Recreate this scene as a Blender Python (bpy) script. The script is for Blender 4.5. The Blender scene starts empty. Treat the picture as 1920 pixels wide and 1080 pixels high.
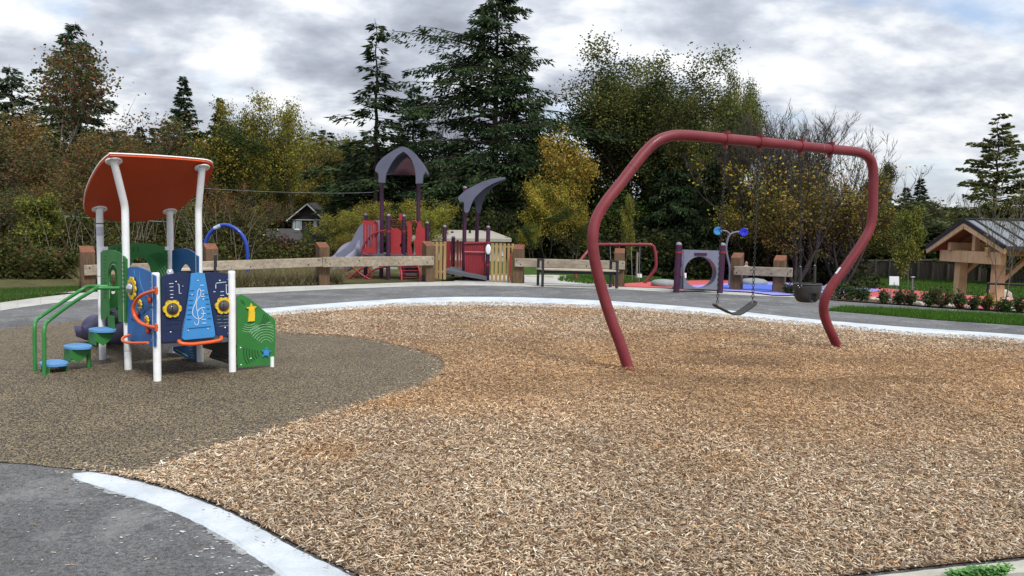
import bpy, bmesh, math, random
import numpy as np
from mathutils import Vector, Matrix
from mathutils.geometry import tessellate_polygon

scene = bpy.context.scene
COL = scene.collection
rad = math.radians

# ------------------------------------------------------------ camera, sky, sun, exposure
EYE = 1.55
FOC = 1400.0
PITCH = math.atan(105 / 1400)
ROLL = rad(1.1)
_f = Vector((0, math.cos(PITCH), -math.sin(PITCH)))
_r0 = Vector((1, 0, 0))
_u0 = Vector((0, math.sin(PITCH), math.cos(PITCH)))
_R = math.cos(ROLL) * _r0 + math.sin(ROLL) * _u0
_U = -math.sin(ROLL) * _r0 + math.cos(ROLL) * _u0
CAM = Vector((0, 0, EYE))
cd = bpy.data.cameras.new('camera')
cam = bpy.data.objects.new('camera', cd)
COL.objects.link(cam)
cd.sensor_width = 36
cd.lens = 36 * FOC / 1920
cd.clip_start = 0.05
cd.clip_end = 3000
m = Matrix((( _R.x, _U.x, -_f.x, 0), (_R.y, _U.y, -_f.y, 0), (_R.z, _U.z, -_f.z, EYE), (0, 0, 0, 1)))
cam.matrix_world = m
scene.camera = cam
scene.view_settings.view_transform = 'Standard'
scene.view_settings.look = 'None'
scene.view_settings.gamma = 1
scene.view_settings.use_curve_mapping = False
scene.view_settings.exposure = 1.15

SUN_EL, SUN_AZ = rad(50), rad(150)      # azimuth clockwise from the view direction (+Y): ahead and to the right
world = bpy.data.worlds.new('World')
scene.world = world
world.use_nodes = True
wt = world.node_tree
wt.nodes.clear()
def wn(t, **k):
    n = wt.nodes.new(t)
    for a, b in k.items():
        setattr(n, a, b)
    return n
def wl(a, b):
    wt.links.new(a, b)
def wmath(op, a, b=None, clamp=False):
    n = wn('ShaderNodeMath', operation=op, use_clamp=clamp)
    for i, v in enumerate((a, b)):
        if v is None: continue
        if isinstance(v, (int, float)): n.inputs[i].default_value = v
        else: wl(v, n.inputs[i])
    return n.outputs[0]
def wramp(fac, stops):
    n = wn('ShaderNodeValToRGB')
    el = n.color_ramp.elements
    while len(el) < len(stops): el.new(0.5)
    for e, (p, c) in zip(el, stops):
        e.position = p
        e.color = (*c, 1) if len(c) == 3 else c
    wl(fac, n.inputs[0])
    return n.outputs[0]
sky = wn('ShaderNodeTexSky', sky_type='NISHITA', sun_disc=False, sun_elevation=SUN_EL, sun_rotation=SUN_AZ)
sky.air_density = 1.0; sky.dust_density = 1.0; sky.ozone_density = 1.5
bg_blue = wn('ShaderNodeBackground'); bg_blue.inputs[1].default_value = 0.09
wl(sky.outputs[0], bg_blue.inputs[0])
tc = wn('ShaderNodeTexCoord')
sep = wn('ShaderNodeSeparateXYZ'); wl(tc.outputs['Generated'], sep.inputs[0])
zc = wmath('ADD', wmath('MAXIMUM', sep.outputs[2], 0.0), 0.34)
cx = wmath('DIVIDE', sep.outputs[0], zc)
cy = wmath('DIVIDE', sep.outputs[1], zc)
comb = wn('ShaderNodeCombineXYZ'); wl(cx, comb.inputs[0]); wl(cy, comb.inputs[1])
def wnoise(scale, detail, rough, off, dist=0.0):
    mp = wn('ShaderNodeMapping'); mp.inputs['Location'].default_value = off
    mp.inputs['Scale'].default_value = (1.0, 1.25, 1)
    mp.inputs['Rotation'].default_value = (0, 0, rad(-14))
    wl(comb.outputs[0], mp.inputs[0])
    n = wn('ShaderNodeTexNoise'); n.inputs['Scale'].default_value = scale
    n.inputs['Detail'].default_value = detail; n.inputs['Roughness'].default_value = rough
    n.inputs['Distortion'].default_value = dist
    wl(mp.outputs[0], n.inputs[0])
    return n.outputs[0]
n_big = wnoise(0.7, 3, 0.5, (3.1, 1.7, 0))
n_mid = wnoise(3.3, 12, 0.56, (2.9, 6.4, 0), 0.08)
n_gap = wnoise(1.1, 7, 0.55, (2.7, 2.3, 4), 0.2)
tone = wmath('ADD', wmath('MULTIPLY', n_big, 0.45), wmath('MULTIPLY', n_mid, 0.62))
cloud = wramp(tone, [(0.39, (0.29, 0.31, 0.37)), (0.465, (0.42, 0.455, 0.53)), (0.52, (0.57, 0.61, 0.68)), (0.555, (0.73, 0.76, 0.81)), (0.595, (0.88, 0.895, 0.91)), (0.68, (1.0, 0.99, 0.97))])
# clouds thin to a pale band above the horizon
hz = wramp(sep.outputs[2], [(0.0, (1, 1, 1)), (0.14, (0, 0, 0))])
mixh = wn('ShaderNodeMix', data_type='RGBA')
wl(wmath('MULTIPLY', hz, 0.55), mixh.inputs[0]); wl(cloud, mixh.inputs[6])
mixh.inputs[7].default_value = (0.74, 0.77, 0.81, 1)
bg_cloud = wn('ShaderNodeBackground'); bg_cloud.inputs[1].default_value = 0.50
wl(mixh.outputs[2], bg_cloud.inputs[0])
wl(wmath('MULTIPLY', wmath('ADD', wmath('MULTIPLY', wmath('MAXIMUM', sep.outputs[2], 0.0), 0.7), 0.93), 0.50), bg_cloud.inputs[1])
gap0 = wramp(n_gap, [(0.40, (0.30, 0.30, 0.30)), (0.47, (1, 1, 1))])
cover = wmath('ADD', gap0, wramp(sep.outputs[2], [(0.06, (0.6, 0.6, 0.6)), (0.2, (0, 0, 0))]), True)
mx = wn('ShaderNodeMixShader')
wl(cover, mx.inputs[0]); wl(bg_blue.outputs[0], mx.inputs[1]); wl(bg_cloud.outputs[0], mx.inputs[2])
wo = wn('ShaderNodeOutputWorld'); wl(mx.outputs[0], wo.inputs[0])

sl = bpy.data.lights.new('sun', 'SUN')
sl.energy = 1.5
sl.angle = rad(12)
sl.color = (1.0, 0.96, 0.89)
sun = bpy.data.objects.new('sun', sl)
COL.objects.link(sun)
sdir = Vector((math.sin(SUN_AZ) * math.cos(SUN_EL), math.cos(SUN_AZ) * math.cos(SUN_EL), math.sin(SUN_EL)))
sun.rotation_euler = sdir.to_track_quat('Z', 'Y').to_euler()

# ------------------------------------------------------------ measuring helpers
def ray(px, py):
    return _f + (px - 960) / FOC * _R + (540 - py) / FOC * _U
def P(px, py, Y):
    d = ray(px, py)
    return CAM + d * (Y / d.y)
def sst(a, b, x):
    t = min(1, max(0, (x - a) / (b - a)))
    return t * t * (3 - 2 * t)
def zt(x, y):
    """height of the ground: level near the camera, falling away gently to the far right"""
    if y < 17.5: return 0.0
    a = x / y; f = sst(0.34, 0.50, a)
    ys = 22.8 - 4.8 * f
    if y < ys: return 0.0
    return -2.9 * (1 - math.exp(-(y - ys) * (0.0215 + 0.007 * f))) * sst(-0.04, 0.24, a)
def G(px, py, z=None):
    d = ray(px, py)
    if z is not None:
        return CAM + d * ((z - EYE) / d.z)
    if d.z > -1e-3: return CAM + d * 150
    t = t0 = 1.5
    while t < 200:
        q = CAM + d * t
        if q.z < zt(q.x, q.y): break
        t0 = t; t *= 1.03
    for _ in range(22):
        m_ = (t + t0) / 2; q = CAM + d * m_
        if q.z < zt(q.x, q.y): t = m_
        else: t0 = m_
    q = CAM + d * t
    return Vector((q.x, q.y, zt(q.x, q.y)))
def onplane(px, py, p0, n):
    d = ray(px, py)
    return CAM + d * ((Vector(p0) - CAM).dot(n) / d.dot(n))
def proj(q):
    d = Vector(q) - CAM
    k = d.dot(_f)
    return 960 + FOC * d.dot(_R) / k, 540 - FOC * d.dot(_U) / k
def catmull(pts, n=6, closed=False):
    pts = [Vector(p) for p in pts]
    out = []
    N = len(pts)
    rng = N if closed else N - 1
    for i in range(rng):
        if closed:
            a, b, c, d = pts[i - 1], pts[i], pts[(i + 1) % N], pts[(i + 2) % N]
        else:
            a, b, c, d = pts[max(i - 1, 0)], pts[i], pts[i + 1], pts[min(i + 2, N - 1)]
        for k in range(n):
            t = k / n
            out.append(0.5 * ((2 * b) + (c - a) * t + (2 * a - 5 * b + 4 * c - d) * t * t + (3 * b - a - 3 * c + d) * t ** 3))
    if not closed: out.append(pts[-1])
    return out

# ------------------------------------------------------------ materials
MATS = {}
def mat(name, c, rough=0.6, metal=0.0, var=0.12, vscale=6.0, bump=0.0, bscale=80.0, c2=None, spec=0.4, coat=0.0, detail=6):
    if name in MATS: return MATS[name]
    mt = bpy.data.materials.new(name); mt.use_nodes = True
    nt = mt.node_tree
    b = nt.nodes['Principled BSDF']
    b.inputs['Roughness'].default_value = rough
    b.inputs['Metallic'].default_value = metal
    b.inputs['Specular IOR Level'].default_value = spec
    b.inputs['Coat Weight'].default_value = coat
    t = nt.nodes.new('ShaderNodeTexCoord')
    no = nt.nodes.new('ShaderNodeTexNoise'); no.inputs['Scale'].default_value = vscale
    no.inputs['Detail'].default_value = detail; no.inputs['Roughness'].default_value = 0.62
    nt.links.new(t.outputs['Object'], no.inputs[0])
    r = nt.nodes.new('ShaderNodeValToRGB')
    if c2 is None:
        ca = tuple(max(0, v * (1 - var)) for v in c); cb = tuple(min(1, v * (1 + var)) for v in c)
    else: ca, cb = c, c2
    r.color_ramp.elements[0].position = 0.35; r.color_ramp.elements[0].color = (*ca, 1)
    r.color_ramp.elements[1].position = 0.65; r.color_ramp.elements[1].color = (*cb, 1)
    nt.links.new(no.outputs[0], r.inputs[0])
    nt.links.new(r.outputs[0], b.inputs['Base Color'])
    if bump:
        n2 = nt.nodes.new('ShaderNodeTexNoise'); n2.inputs['Scale'].default_value = bscale
        n2.inputs['Detail'].default_value = 4
        nt.links.new(t.outputs['Object'], n2.inputs[0])
        bp = nt.nodes.new('ShaderNodeBump'); bp.inputs['Strength'].default_value = bump
        bp.inputs['Distance'].default_value = 0.01
        nt.links.new(n2.outputs[0], bp.inputs['Height'])
        nt.links.new(bp.outputs[0], b.inputs['Normal'])
    MATS[name] = mt
    return mt
def N(nt, t, **k):
    n = nt.nodes.new(t)
    for a, b in k.items():
        if hasattr(n, a): setattr(n, a, b)
        else: n.inputs[a].default_value = b
    return n
def ramp(nt, fac, stops, interp='LINEAR'):
    n = nt.nodes.new('ShaderNodeValToRGB'); n.color_ramp.interpolation = interp
    el = n.color_ramp.elements
    while len(el) < len(stops): el.new(0.5)
    for e, (p, c) in zip(el, stops):
        e.position = p; e.color = (*c, 1)
    nt.links.new(fac, n.inputs[0])
    return n.outputs[0]
def mixc(nt, fac, a, b, mode='MIX'):
    n = nt.nodes.new('ShaderNodeMix'); n.data_type = 'RGBA'; n.blend_type = mode
    for i, v in ((0, fac), (6, a), (7, b)):
        if isinstance(v, (int, float)): n.inputs[i].default_value = v
        elif isinstance(v, tuple): n.inputs[i].default_value = (*v, 1)
        else: nt.links.new(v, n.inputs[i])
    return n.outputs[2]
def newmat(name):
    mt = bpy.data.materials.new(name); mt.use_nodes = True
    MATS[name] = mt
    return mt, mt.node_tree, mt.node_tree.nodes['Principled BSDF']
def geo_pos(nt):
    return nt.nodes.new('ShaderNodeNewGeometry').outputs['Position']
def noise(nt, vec, scale, detail=6, rough=0.6, dist=0.0, vscale=None):
    if vscale:
        mp = nt.nodes.new('ShaderNodeMapping'); mp.inputs['Scale'].default_value = vscale
        nt.links.new(vec, mp.inputs[0]); vec = mp.outputs[0]
    n = nt.nodes.new('ShaderNodeTexNoise')
    n.inputs['Scale'].default_value = scale; n.inputs['Detail'].default_value = detail
    n.inputs['Roughness'].default_value = rough; n.inputs['Distortion'].default_value = dist
    nt.links.new(vec, n.inputs[0])
    return n.outputs[0]
def bump(nt, b, h, strength, dist):
    bp = nt.nodes.new('ShaderNodeBump'); bp.inputs['Strength'].default_value = strength
    bp.inputs['Distance'].default_value = dist
    nt.links.new(h, bp.inputs['Height']); nt.links.new(bp.outputs[0], b.inputs['Normal'])

def m_asphalt():
    mt, nt, b = newmat('asphalt')
    p = geo_pos(nt)
    big = noise(nt, p, 0.5, 5, 0.6, 0.4)
    base = ramp(nt, big, [(0.35, (0.105, 0.106, 0.110)), (0.65, (0.175, 0.176, 0.180))])
    fine = noise(nt, p, 160, 3, 0.7)
    mid_ = noise(nt, p, 42, 4, 0.75)
    base = mixc(nt, 1.0, base, ramp(nt, mid_, [(0.38, (0.50, 0.50, 0.50)), (0.5, (0.92, 0.92, 0.92)), (0.66, (1.35, 1.35, 1.33))]), 'MULTIPLY')
    col = mixc(nt, 0.75, base, ramp(nt, fine, [(0.36, (0.32, 0.32, 0.33)), (0.5, (0.95, 0.95, 0.95)), (0.7, (1.9, 1.9, 1.85))]), 'MULTIPLY')
    st = noise(nt, p, 2.2, 10, 0.72, 0.5)
    col = mixc(nt, ramp(nt, st, [(0.50, (0, 0, 0)), (0.62, (0.5, 0.5, 0.5))]), col, (0.25, 0.255, 0.255))
    dk = noise(nt, p, 9, 8, 0.75, 0.3)
    col = mixc(nt, ramp(nt, dk, [(0.36, (0.65, 0.65, 0.65)), (0.46, (0, 0, 0))]), col, (0.06, 0.062, 0.068))
    nt.links.new(col, b.inputs['Base Color']); b.inputs['Roughness'].default_value = 0.9
    b.inputs['Specular IOR Level'].default_value = 0.25
    bump(nt, b, fine, 0.9, 0.006)
    return mt
def m_rubber():
    mt, nt, b = newmat('rubber_granules')
    p = geo_pos(nt)
    v = nt.nodes.new('ShaderNodeTexVoronoi'); v.inputs['Scale'].default_value = 105; nt.links.new(p, v.inputs[0])
    sv = nt.nodes.new('ShaderNodeSeparateColor'); nt.links.new(v.outputs['Color'], sv.inputs[0])
    col = ramp(nt, sv.outputs[0], [(0.0, (0.016, 0.013, 0.011)), (0.40, (0.06, 0.047, 0.034)), (0.48, (0.205, 0.155, 0.088)), (0.78, (0.34, 0.26, 0.145)), (1.0, (0.49, 0.39, 0.24))])
    big = noise(nt, p, 1.4, 6, 0.6)
    col = mixc(nt, 1.0, col, ramp(nt, big, [(0.3, (0.78, 0.77, 0.76)), (0.7, (1.12, 1.1, 1.08))]), 'MULTIPLY')
    gap = ramp(nt, v.outputs['Distance'], [(0.25, (1, 1, 1)), (0.75, (0.25, 0.25, 0.25))])
    col = mixc(nt, 1.0, col, gap, 'MULTIPLY')
    nt.links.new(col, b.inputs['Base Color']); b.inputs['Roughness'].default_value = 0.75
    inv = nt.nodes.new('ShaderNodeMath'); inv.operation = 'SUBTRACT'; inv.inputs[0].default_value = 1
    nt.links.new(v.outputs['Distance'], inv.inputs[1])
    bump(nt, b, inv.outputs[0], 1.0, 0.006)
    return mt
def m_chipbase():
    mt, nt, b = newmat('wood_chip_bed')
    p = geo_pos(nt)
    n1 = noise(nt, p, 38, 6, 0.8, 1.2)
    col = ramp(nt, n1, [(0.36, (0.06, 0.032, 0.016)), (0.48, (0.20, 0.115, 0.06)), (0.60, (0.36, 0.23, 0.125)), (0.72, (0.50, 0.36, 0.22))])
    big = noise(nt, p, 0.55, 5, 0.6)
    col = mixc(nt, 1.0, col, ramp(nt, big, [(0.35, (0.72, 0.68, 0.66)), (0.65, (1.05, 0.97, 0.9))]), 'MULTIPLY')
    nt.links.new(col, b.inputs['Base Color']); b.inputs['Roughness'].default_value = 0.9
    bump(nt, b, n1, 1.0, 0.02)
    return mt
def m_vcol(name, rough=0.8, trans=0.0, spec=0.2, tint=0.0):
    """colour from the 'Col' attribute (one colour per chip / leaf / blade)"""
    mt, nt, b = newmat(name)
    a = nt.nodes.new('ShaderNodeAttribute'); a.attribute_name = 'Col'
    col = a.outputs['Color']
    if tint:
        oi = nt.nodes.new('ShaderNodeObjectInfo')
        hs = nt.nodes.new('ShaderNodeHueSaturation')
        mr = nt.nodes.new('ShaderNodeMapRange'); nt.links.new(oi.outputs['Random'], mr.inputs[0])
        mr.inputs[3].default_value = 0.5 - tint * 0.35; mr.inputs[4].default_value = 0.5 + tint * 0.25
        m2 = nt.nodes.new('ShaderNodeMapRange'); nt.links.new(oi.outputs['Random'], m2.inputs[0])
        m2.inputs[3].default_value = 1 - tint * 2.2; m2.inputs[4].default_value = 1 + tint * 2.2
        nt.links.new(mr.outputs[0], hs.inputs['Hue']); nt.links.new(m2.outputs[0], hs.inputs['Value'])
        nt.links.new(col, hs.inputs['Color']); col = hs.outputs[0]
    nt.links.new(col, b.inputs['Base Color'])
    b.inputs['Roughness'].default_value = rough
    b.inputs['Specular IOR Level'].default_value = spec
    if trans:
        tr = nt.nodes.new('ShaderNodeBsdfTranslucent'); nt.links.new(col, tr.inputs[0])
        ms = nt.nodes.new('ShaderNodeMixShader'); ms.inputs[0].default_value = trans
        nt.links.new(b.outputs[0], ms.inputs[1]); nt.links.new(tr.outputs[0], ms.inputs[2])
        nt.links.new(ms.outputs[0], nt.nodes['Material Output'].inputs[0])
    return mt
def m_ground():
    mt, nt, b = newmat('grass_ground')
    p = geo_pos(nt)
    n1 = noise(nt, p, 1.3, 8, 0.7)
    n2 = noise(nt, p, 14, 5, 0.7)
    lawn = ramp(nt, n1, [(0.3, (0.028, 0.058, 0.010)), (0.7, (0.062, 0.115, 0.020))])
    dry = ramp(nt, n1, [(0.3, (0.045, 0.052, 0.02)), (0.7, (0.13, 0.115, 0.05))])
    s = nt.nodes.new('ShaderNodeSeparateXYZ'); nt.links.new(p, s.inputs[0])
    ratio = nt.nodes.new('ShaderNodeMath'); ratio.operation = 'DIVIDE'
    nt.links.new(s.outputs[0], ratio.inputs[0]); nt.links.new(s.outputs[1], ratio.inputs[1])
    rr = nt.nodes.new('ShaderNodeMapRange'); nt.links.new(ratio.outputs[0], rr.inputs[0])
    rr.inputs[1].default_value = -0.08; rr.inputs[2].default_value = 0.02
    # far forest floor is leaf litter
    far = nt.nodes.new('ShaderNodeMapRange'); nt.links.new(s.outputs[1], far.inputs[0])
    far.inputs[1].default_value = 80; far.inputs[2].default_value = 88
    col = mixc(nt, rr.outputs[0], dry, lawn)
    col = mixc(nt, far.outputs[0], col, ramp(nt, n1, [(0.3, (0.02, 0.022, 0.010)), (0.7, (0.05, 0.042, 0.018))]))
    col = mixc(nt, 0.6, col, ramp(nt, n2, [(0.3, (0.5, 0.5, 0.5)), (0.7, (1.4, 1.4, 1.4))]), 'MULTIPLY')
    nt.links.new(col, b.inputs['Base Color']); b.inputs['Roughness'].default_value = 0.95
    b.inputs['Specular IOR Level'].default_value = 0.1
    bump(nt, b, n2, 1, 0.05)
    return mt
def m_wood(name, dark, light, scale=(3, 3, 40), rough=0.75, knots=True):
    mt, nt, b = newmat(name)
    t = nt.nodes.new('ShaderNodeTexCoord')
    n1 = noise(nt, t.outputs['Object'], 1.6, 8, 0.65, 0.6, scale)
    col = ramp(nt, n1, [(0.3, dark), (0.7, light)])
    n2 = noise(nt, t.outputs['Object'], 1.1, 5, 0.6)
    col = mixc(nt, 0.7, col, ramp(nt, n2, [(0.3, (0.68, 0.66, 0.64)), (0.7, (1.15, 1.15, 1.15))]), 'MULTIPLY')
    nt.links.new(col, b.inputs['Base Color']); b.inputs['Roughness'].default_value = rough
    b.inputs['Specular IOR Level'].default_value = 0.2
    bump(nt, b, n1, 0.5, 0.006)
    return mt
def m_bark(name, dark, light):
    mt, nt, b = newmat(name)
    p = geo_pos(nt)
    n1 = noise(nt, p, 3, 6, 0.7, 0.3, (3, 3, 0.6))
    nt.links.new(ramp(nt, n1, [(0.3, dark), (0.7, light)]), b.inputs['Base Color'])
    b.inputs['Roughness'].default_value = 0.95; b.inputs['Specular IOR Level'].default_value = 0.1
    return mt

ASPH, RUB, CHIPB = m_asphalt(), m_rubber(), m_chipbase()
CHIP = m_vcol('wood_chip', 0.8, 0, 0.2)
LEAF = m_vcol('foliage', 0.75, 0.30, 0.10, tint=0.06)
NEEDLE = m_vcol('conifer_needles', 0.8, 0.10, 0.08, tint=0.04)
BLADE = m_vcol('grass_blade', 0.8, 0.25, 0.15)
GROUND = m_ground()
BARK_D = m_bark('dark_bark', (0.030, 0.025, 0.020), (0.085, 0.073, 0.058))
BARK_G = m_bark('grey_bark', (0.07, 0.06, 0.05), (0.19, 0.17, 0.145))
TIMBER_POST = m_wood('stained_timber', (0.075, 0.045, 0.026), (0.18, 0.115, 0.07), (14, 14, 1.0))
TIMBER_CAP = m_wood('red_end_grain', (0.13, 0.052, 0.030), (0.22, 0.095, 0.055), (6, 6, 6))
TIMBER_RAIL = m_wood('weathered_rail_timber', (0.20, 0.165, 0.125), (0.42, 0.36, 0.28), (1.2, 10, 10))
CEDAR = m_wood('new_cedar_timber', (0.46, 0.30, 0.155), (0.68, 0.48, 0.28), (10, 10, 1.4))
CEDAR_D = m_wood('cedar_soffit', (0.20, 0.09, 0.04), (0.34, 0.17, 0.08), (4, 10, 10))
FENCEW = m_wood('old_fence_board', (0.06, 0.05, 0.042), (0.13, 0.11, 0.095), (10, 10, 1.2))
TAN = m_wood('tan_board', (0.26, 0.17, 0.07), (0.42, 0.29, 0.13), (6, 6, 1))
CONC = mat('pale_concrete', (0.40, 0.395, 0.37), 0.9, var=0.16, vscale=1.5, bump=0.4, bscale=60, spec=0.2, detail=10)
KERBP = mat('white_painted_concrete', (0.40, 0.44, 0.48), 0.8, c2=(0.58, 0.625, 0.67), vscale=2.2, bump=0.5, bscale=45, spec=0.3, detail=12)
KERBR = mat('bare_kerb_edge', (0.33, 0.33, 0.31), 0.9, var=0.25, vscale=8, bump=0.4, bscale=60)
CURBG = mat('weathered_concrete', (0.36, 0.35, 0.30), 0.9, var=0.18, vscale=4, bump=0.5, bscale=50, detail=10)
REDP = mat('maroon_powder_coat', (0.135, 0.014, 0.021), 0.5, var=0.10, vscale=2.6, bump=0.08, bscale=160, detail=12, c2=(0.195, 0.030, 0.038), coat=0.08, spec=0.35)
WHITEP = mat('white_powder_coat', (0.80, 0.81, 0.82), 0.35, var=0.05, vscale=8, coat=0.2)
GREEN = mat('green_board', (0.028, 0.17, 0.035), 0.5, var=0.10, vscale=4, bump=0.1, bscale=300)
GREEN_T = mat('green_tube', (0.035, 0.21, 0.05), 0.35, var=0.06)
GREEN_E = mat('pale_green_engraving', (0.26, 0.46, 0.27), 0.6)
GREEN_D = mat('dark_green_engraving', (0.010, 0.07, 0.015), 0.6)
BLUE = mat('blue_board', (0.025, 0.14, 0.40), 0.5, var=0.08, vscale=4, bump=0.1, bscale=300)
BLUE_L = mat('bright_blue_board', (0.045, 0.24, 0.56), 0.5, var=0.06, vscale=4, bump=0.1, bscale=300)
BLUE_D = mat('deep_blue_board', (0.012, 0.085, 0.23), 0.5, var=0.08)
NAVY = mat('navy_board', (0.012, 0.022, 0.075), 0.5, var=0.1, vscale=5, bump=0.1, bscale=300)
BSTEP = mat('blue_step_coating', (0.10, 0.28, 0.56), 0.6, var=0.08, bump=0.3, bscale=150)
WMARK = mat('white_marking', (0.50, 0.60, 0.70), 0.5)
BMARK = mat('dark_engraving', (0.008, 0.02, 0.06), 0.6)
ORANGE = mat('orange_tube', (0.68, 0.10, 0.02), 0.35, var=0.06, coat=0.2)
REDK = mat('red_knob', (0.45, 0.04, 0.015), 0.4)
YELL = mat('yellow_plastic', (0.72, 0.50, 0.03), 0.45, var=0.06)
STEEL = mat('polished_steel', (0.62, 0.63, 0.65), 0.18, 1.0, var=0.05)
GALV = mat('galvanised_steel', (0.36, 0.37, 0.39), 0.4, 0.9, var=0.15)
DKBALL = mat('dark_grey_ball', (0.07, 0.06, 0.06), 0.3, var=0.1, coat=0.3)
ROOFR = mat('orange_red_roof_board', (0.52, 0.062, 0.012), 0.55, var=0.05, vscale=3, spec=0.25)
WHITEB = mat('white_board_edge', (0.8, 0.74, 0.72), 0.5, var=0.03)
DECKG = mat('grey_deck_coating', (0.075, 0.080, 0.095), 0.7, var=0.15, vscale=30)
BLACKM = mat('black_metal', (0.020, 0.021, 0.024), 0.45, var=0.2)
BLACKR = mat('black_rubber', (0.030, 0.029, 0.030), 0.6, var=0.25, vscale=9)
PURPD = mat('purple_slide_plastic', (0.040, 0.035, 0.105), 0.45, var=0.15)
PURP = mat('lavender_grey_plastic', (0.165, 0.168, 0.235), 0.5, var=0.12, vscale=2)
PURPC = mat('slate_purple_canopy', (0.095, 0.098, 0.145), 0.45, var=0.1, vscale=2)
PLUM = mat('plum_post_coat', (0.050, 0.012, 0.040), 0.35, var=0.12)
PLUMC = mat('maroon_dark_inside', (0.055, 0.02, 0.03), 0.7)
CAPG = mat('grey_cap', (0.20, 0.18, 0.22), 0.4)
RED2 = mat('red_panel_plastic', (0.30, 0.022, 0.026), 0.5, var=0.08)
RED3 = mat('dark_red_tube', (0.22, 0.02, 0.028), 0.4, var=0.08)
BLUEA = mat('cobalt_tube', (0.012, 0.045, 0.30), 0.35, var=0.08, coat=0.2)
BLUEH = mat('blue_horn', (0.02, 0.03, 0.48), 0.35)
BLUEH2 = mat('sky_blue_horn', (0.05, 0.24, 0.50), 0.35)
GREYP = mat('grey_pole_coat', (0.13, 0.14, 0.17), 0.4)
DOMEG = mat('grey_dome', (0.22, 0.24, 0.24), 0.7, var=0.12, vscale=8)
REDG = mat('red_rubber_ground', (0.42, 0.07, 0.075), 0.9, c2=(0.50, 0.09, 0.09), vscale=3)
LILAC = mat('lilac_rubber_ground', (0.25, 0.24, 0.58), 0.85, var=0.1, vscale=3)
BLUEG = mat('blue_rubber_ground', (0.06, 0.12, 0.52), 0.85, var=0.1, vscale=3)
MULCH = mat('bark_mulch', (0.035, 0.020, 0.013), 0.95, c2=(0.11, 0.065, 0.04), vscale=30, bump=1, bscale=60)
ROCK = mat('pale_rock', (0.30, 0.27, 0.22), 0.85, c2=(0.55, 0.50, 0.42), vscale=6, bump=0.8, bscale=20)
SIGNW = mat('white_sign', (0.72, 0.74, 0.76), 0.6, var=0.03)
SIGNM = mat('grey_print', (0.25, 0.25, 0.27), 0.6)
MROOF = mat('grey_standing_seam', (0.17, 0.185, 0.21), 0.65, 0.0, var=0.08, vscale=1.5)
SEAM = mat('dark_seam', (0.022, 0.023, 0.028), 0.5)
SHING = mat('grey_shingle', (0.035, 0.033, 0.033), 0.95, spec=0.1, c2=(0.075, 0.07, 0.07), vscale=9, bump=0.6, bscale=30)
SIDING = mat('dark_brown_siding', (0.030, 0.022, 0.020), 0.8, var=0.25)
TRIM = mat('pale_trim', (0.42, 0.42, 0.42), 0.6)
GLASSW = mat('pale_window_glass', (0.30, 0.36, 0.38), 0.15, var=0.2, vscale=3)
BEIGER = mat('beige_metal_roof', (0.33, 0.30, 0.26), 0.7, var=0.08, vscale=2)
CREAM = mat('cream_wall', (0.42, 0.38, 0.31), 0.8, var=0.08)
SKIN = mat('skin', (0.50, 0.28, 0.20), 0.6)
SHIRT = mat('pale_shirt', (0.62, 0.62, 0.62), 0.8)
TROUS = mat('dark_trousers', (0.03, 0.035, 0.05), 0.8)
HAIR = mat('brown_hair', (0.08, 0.05, 0.035), 0.7)
DRYW = mat('grey_dry_stick', (0.20, 0.17, 0.14), 0.9)
WIRE = mat('pale_cable', (0.32, 0.33, 0.34), 0.6)
DWIRE = mat('dark_cable', (0.03, 0.03, 0.03), 0.6)

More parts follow.
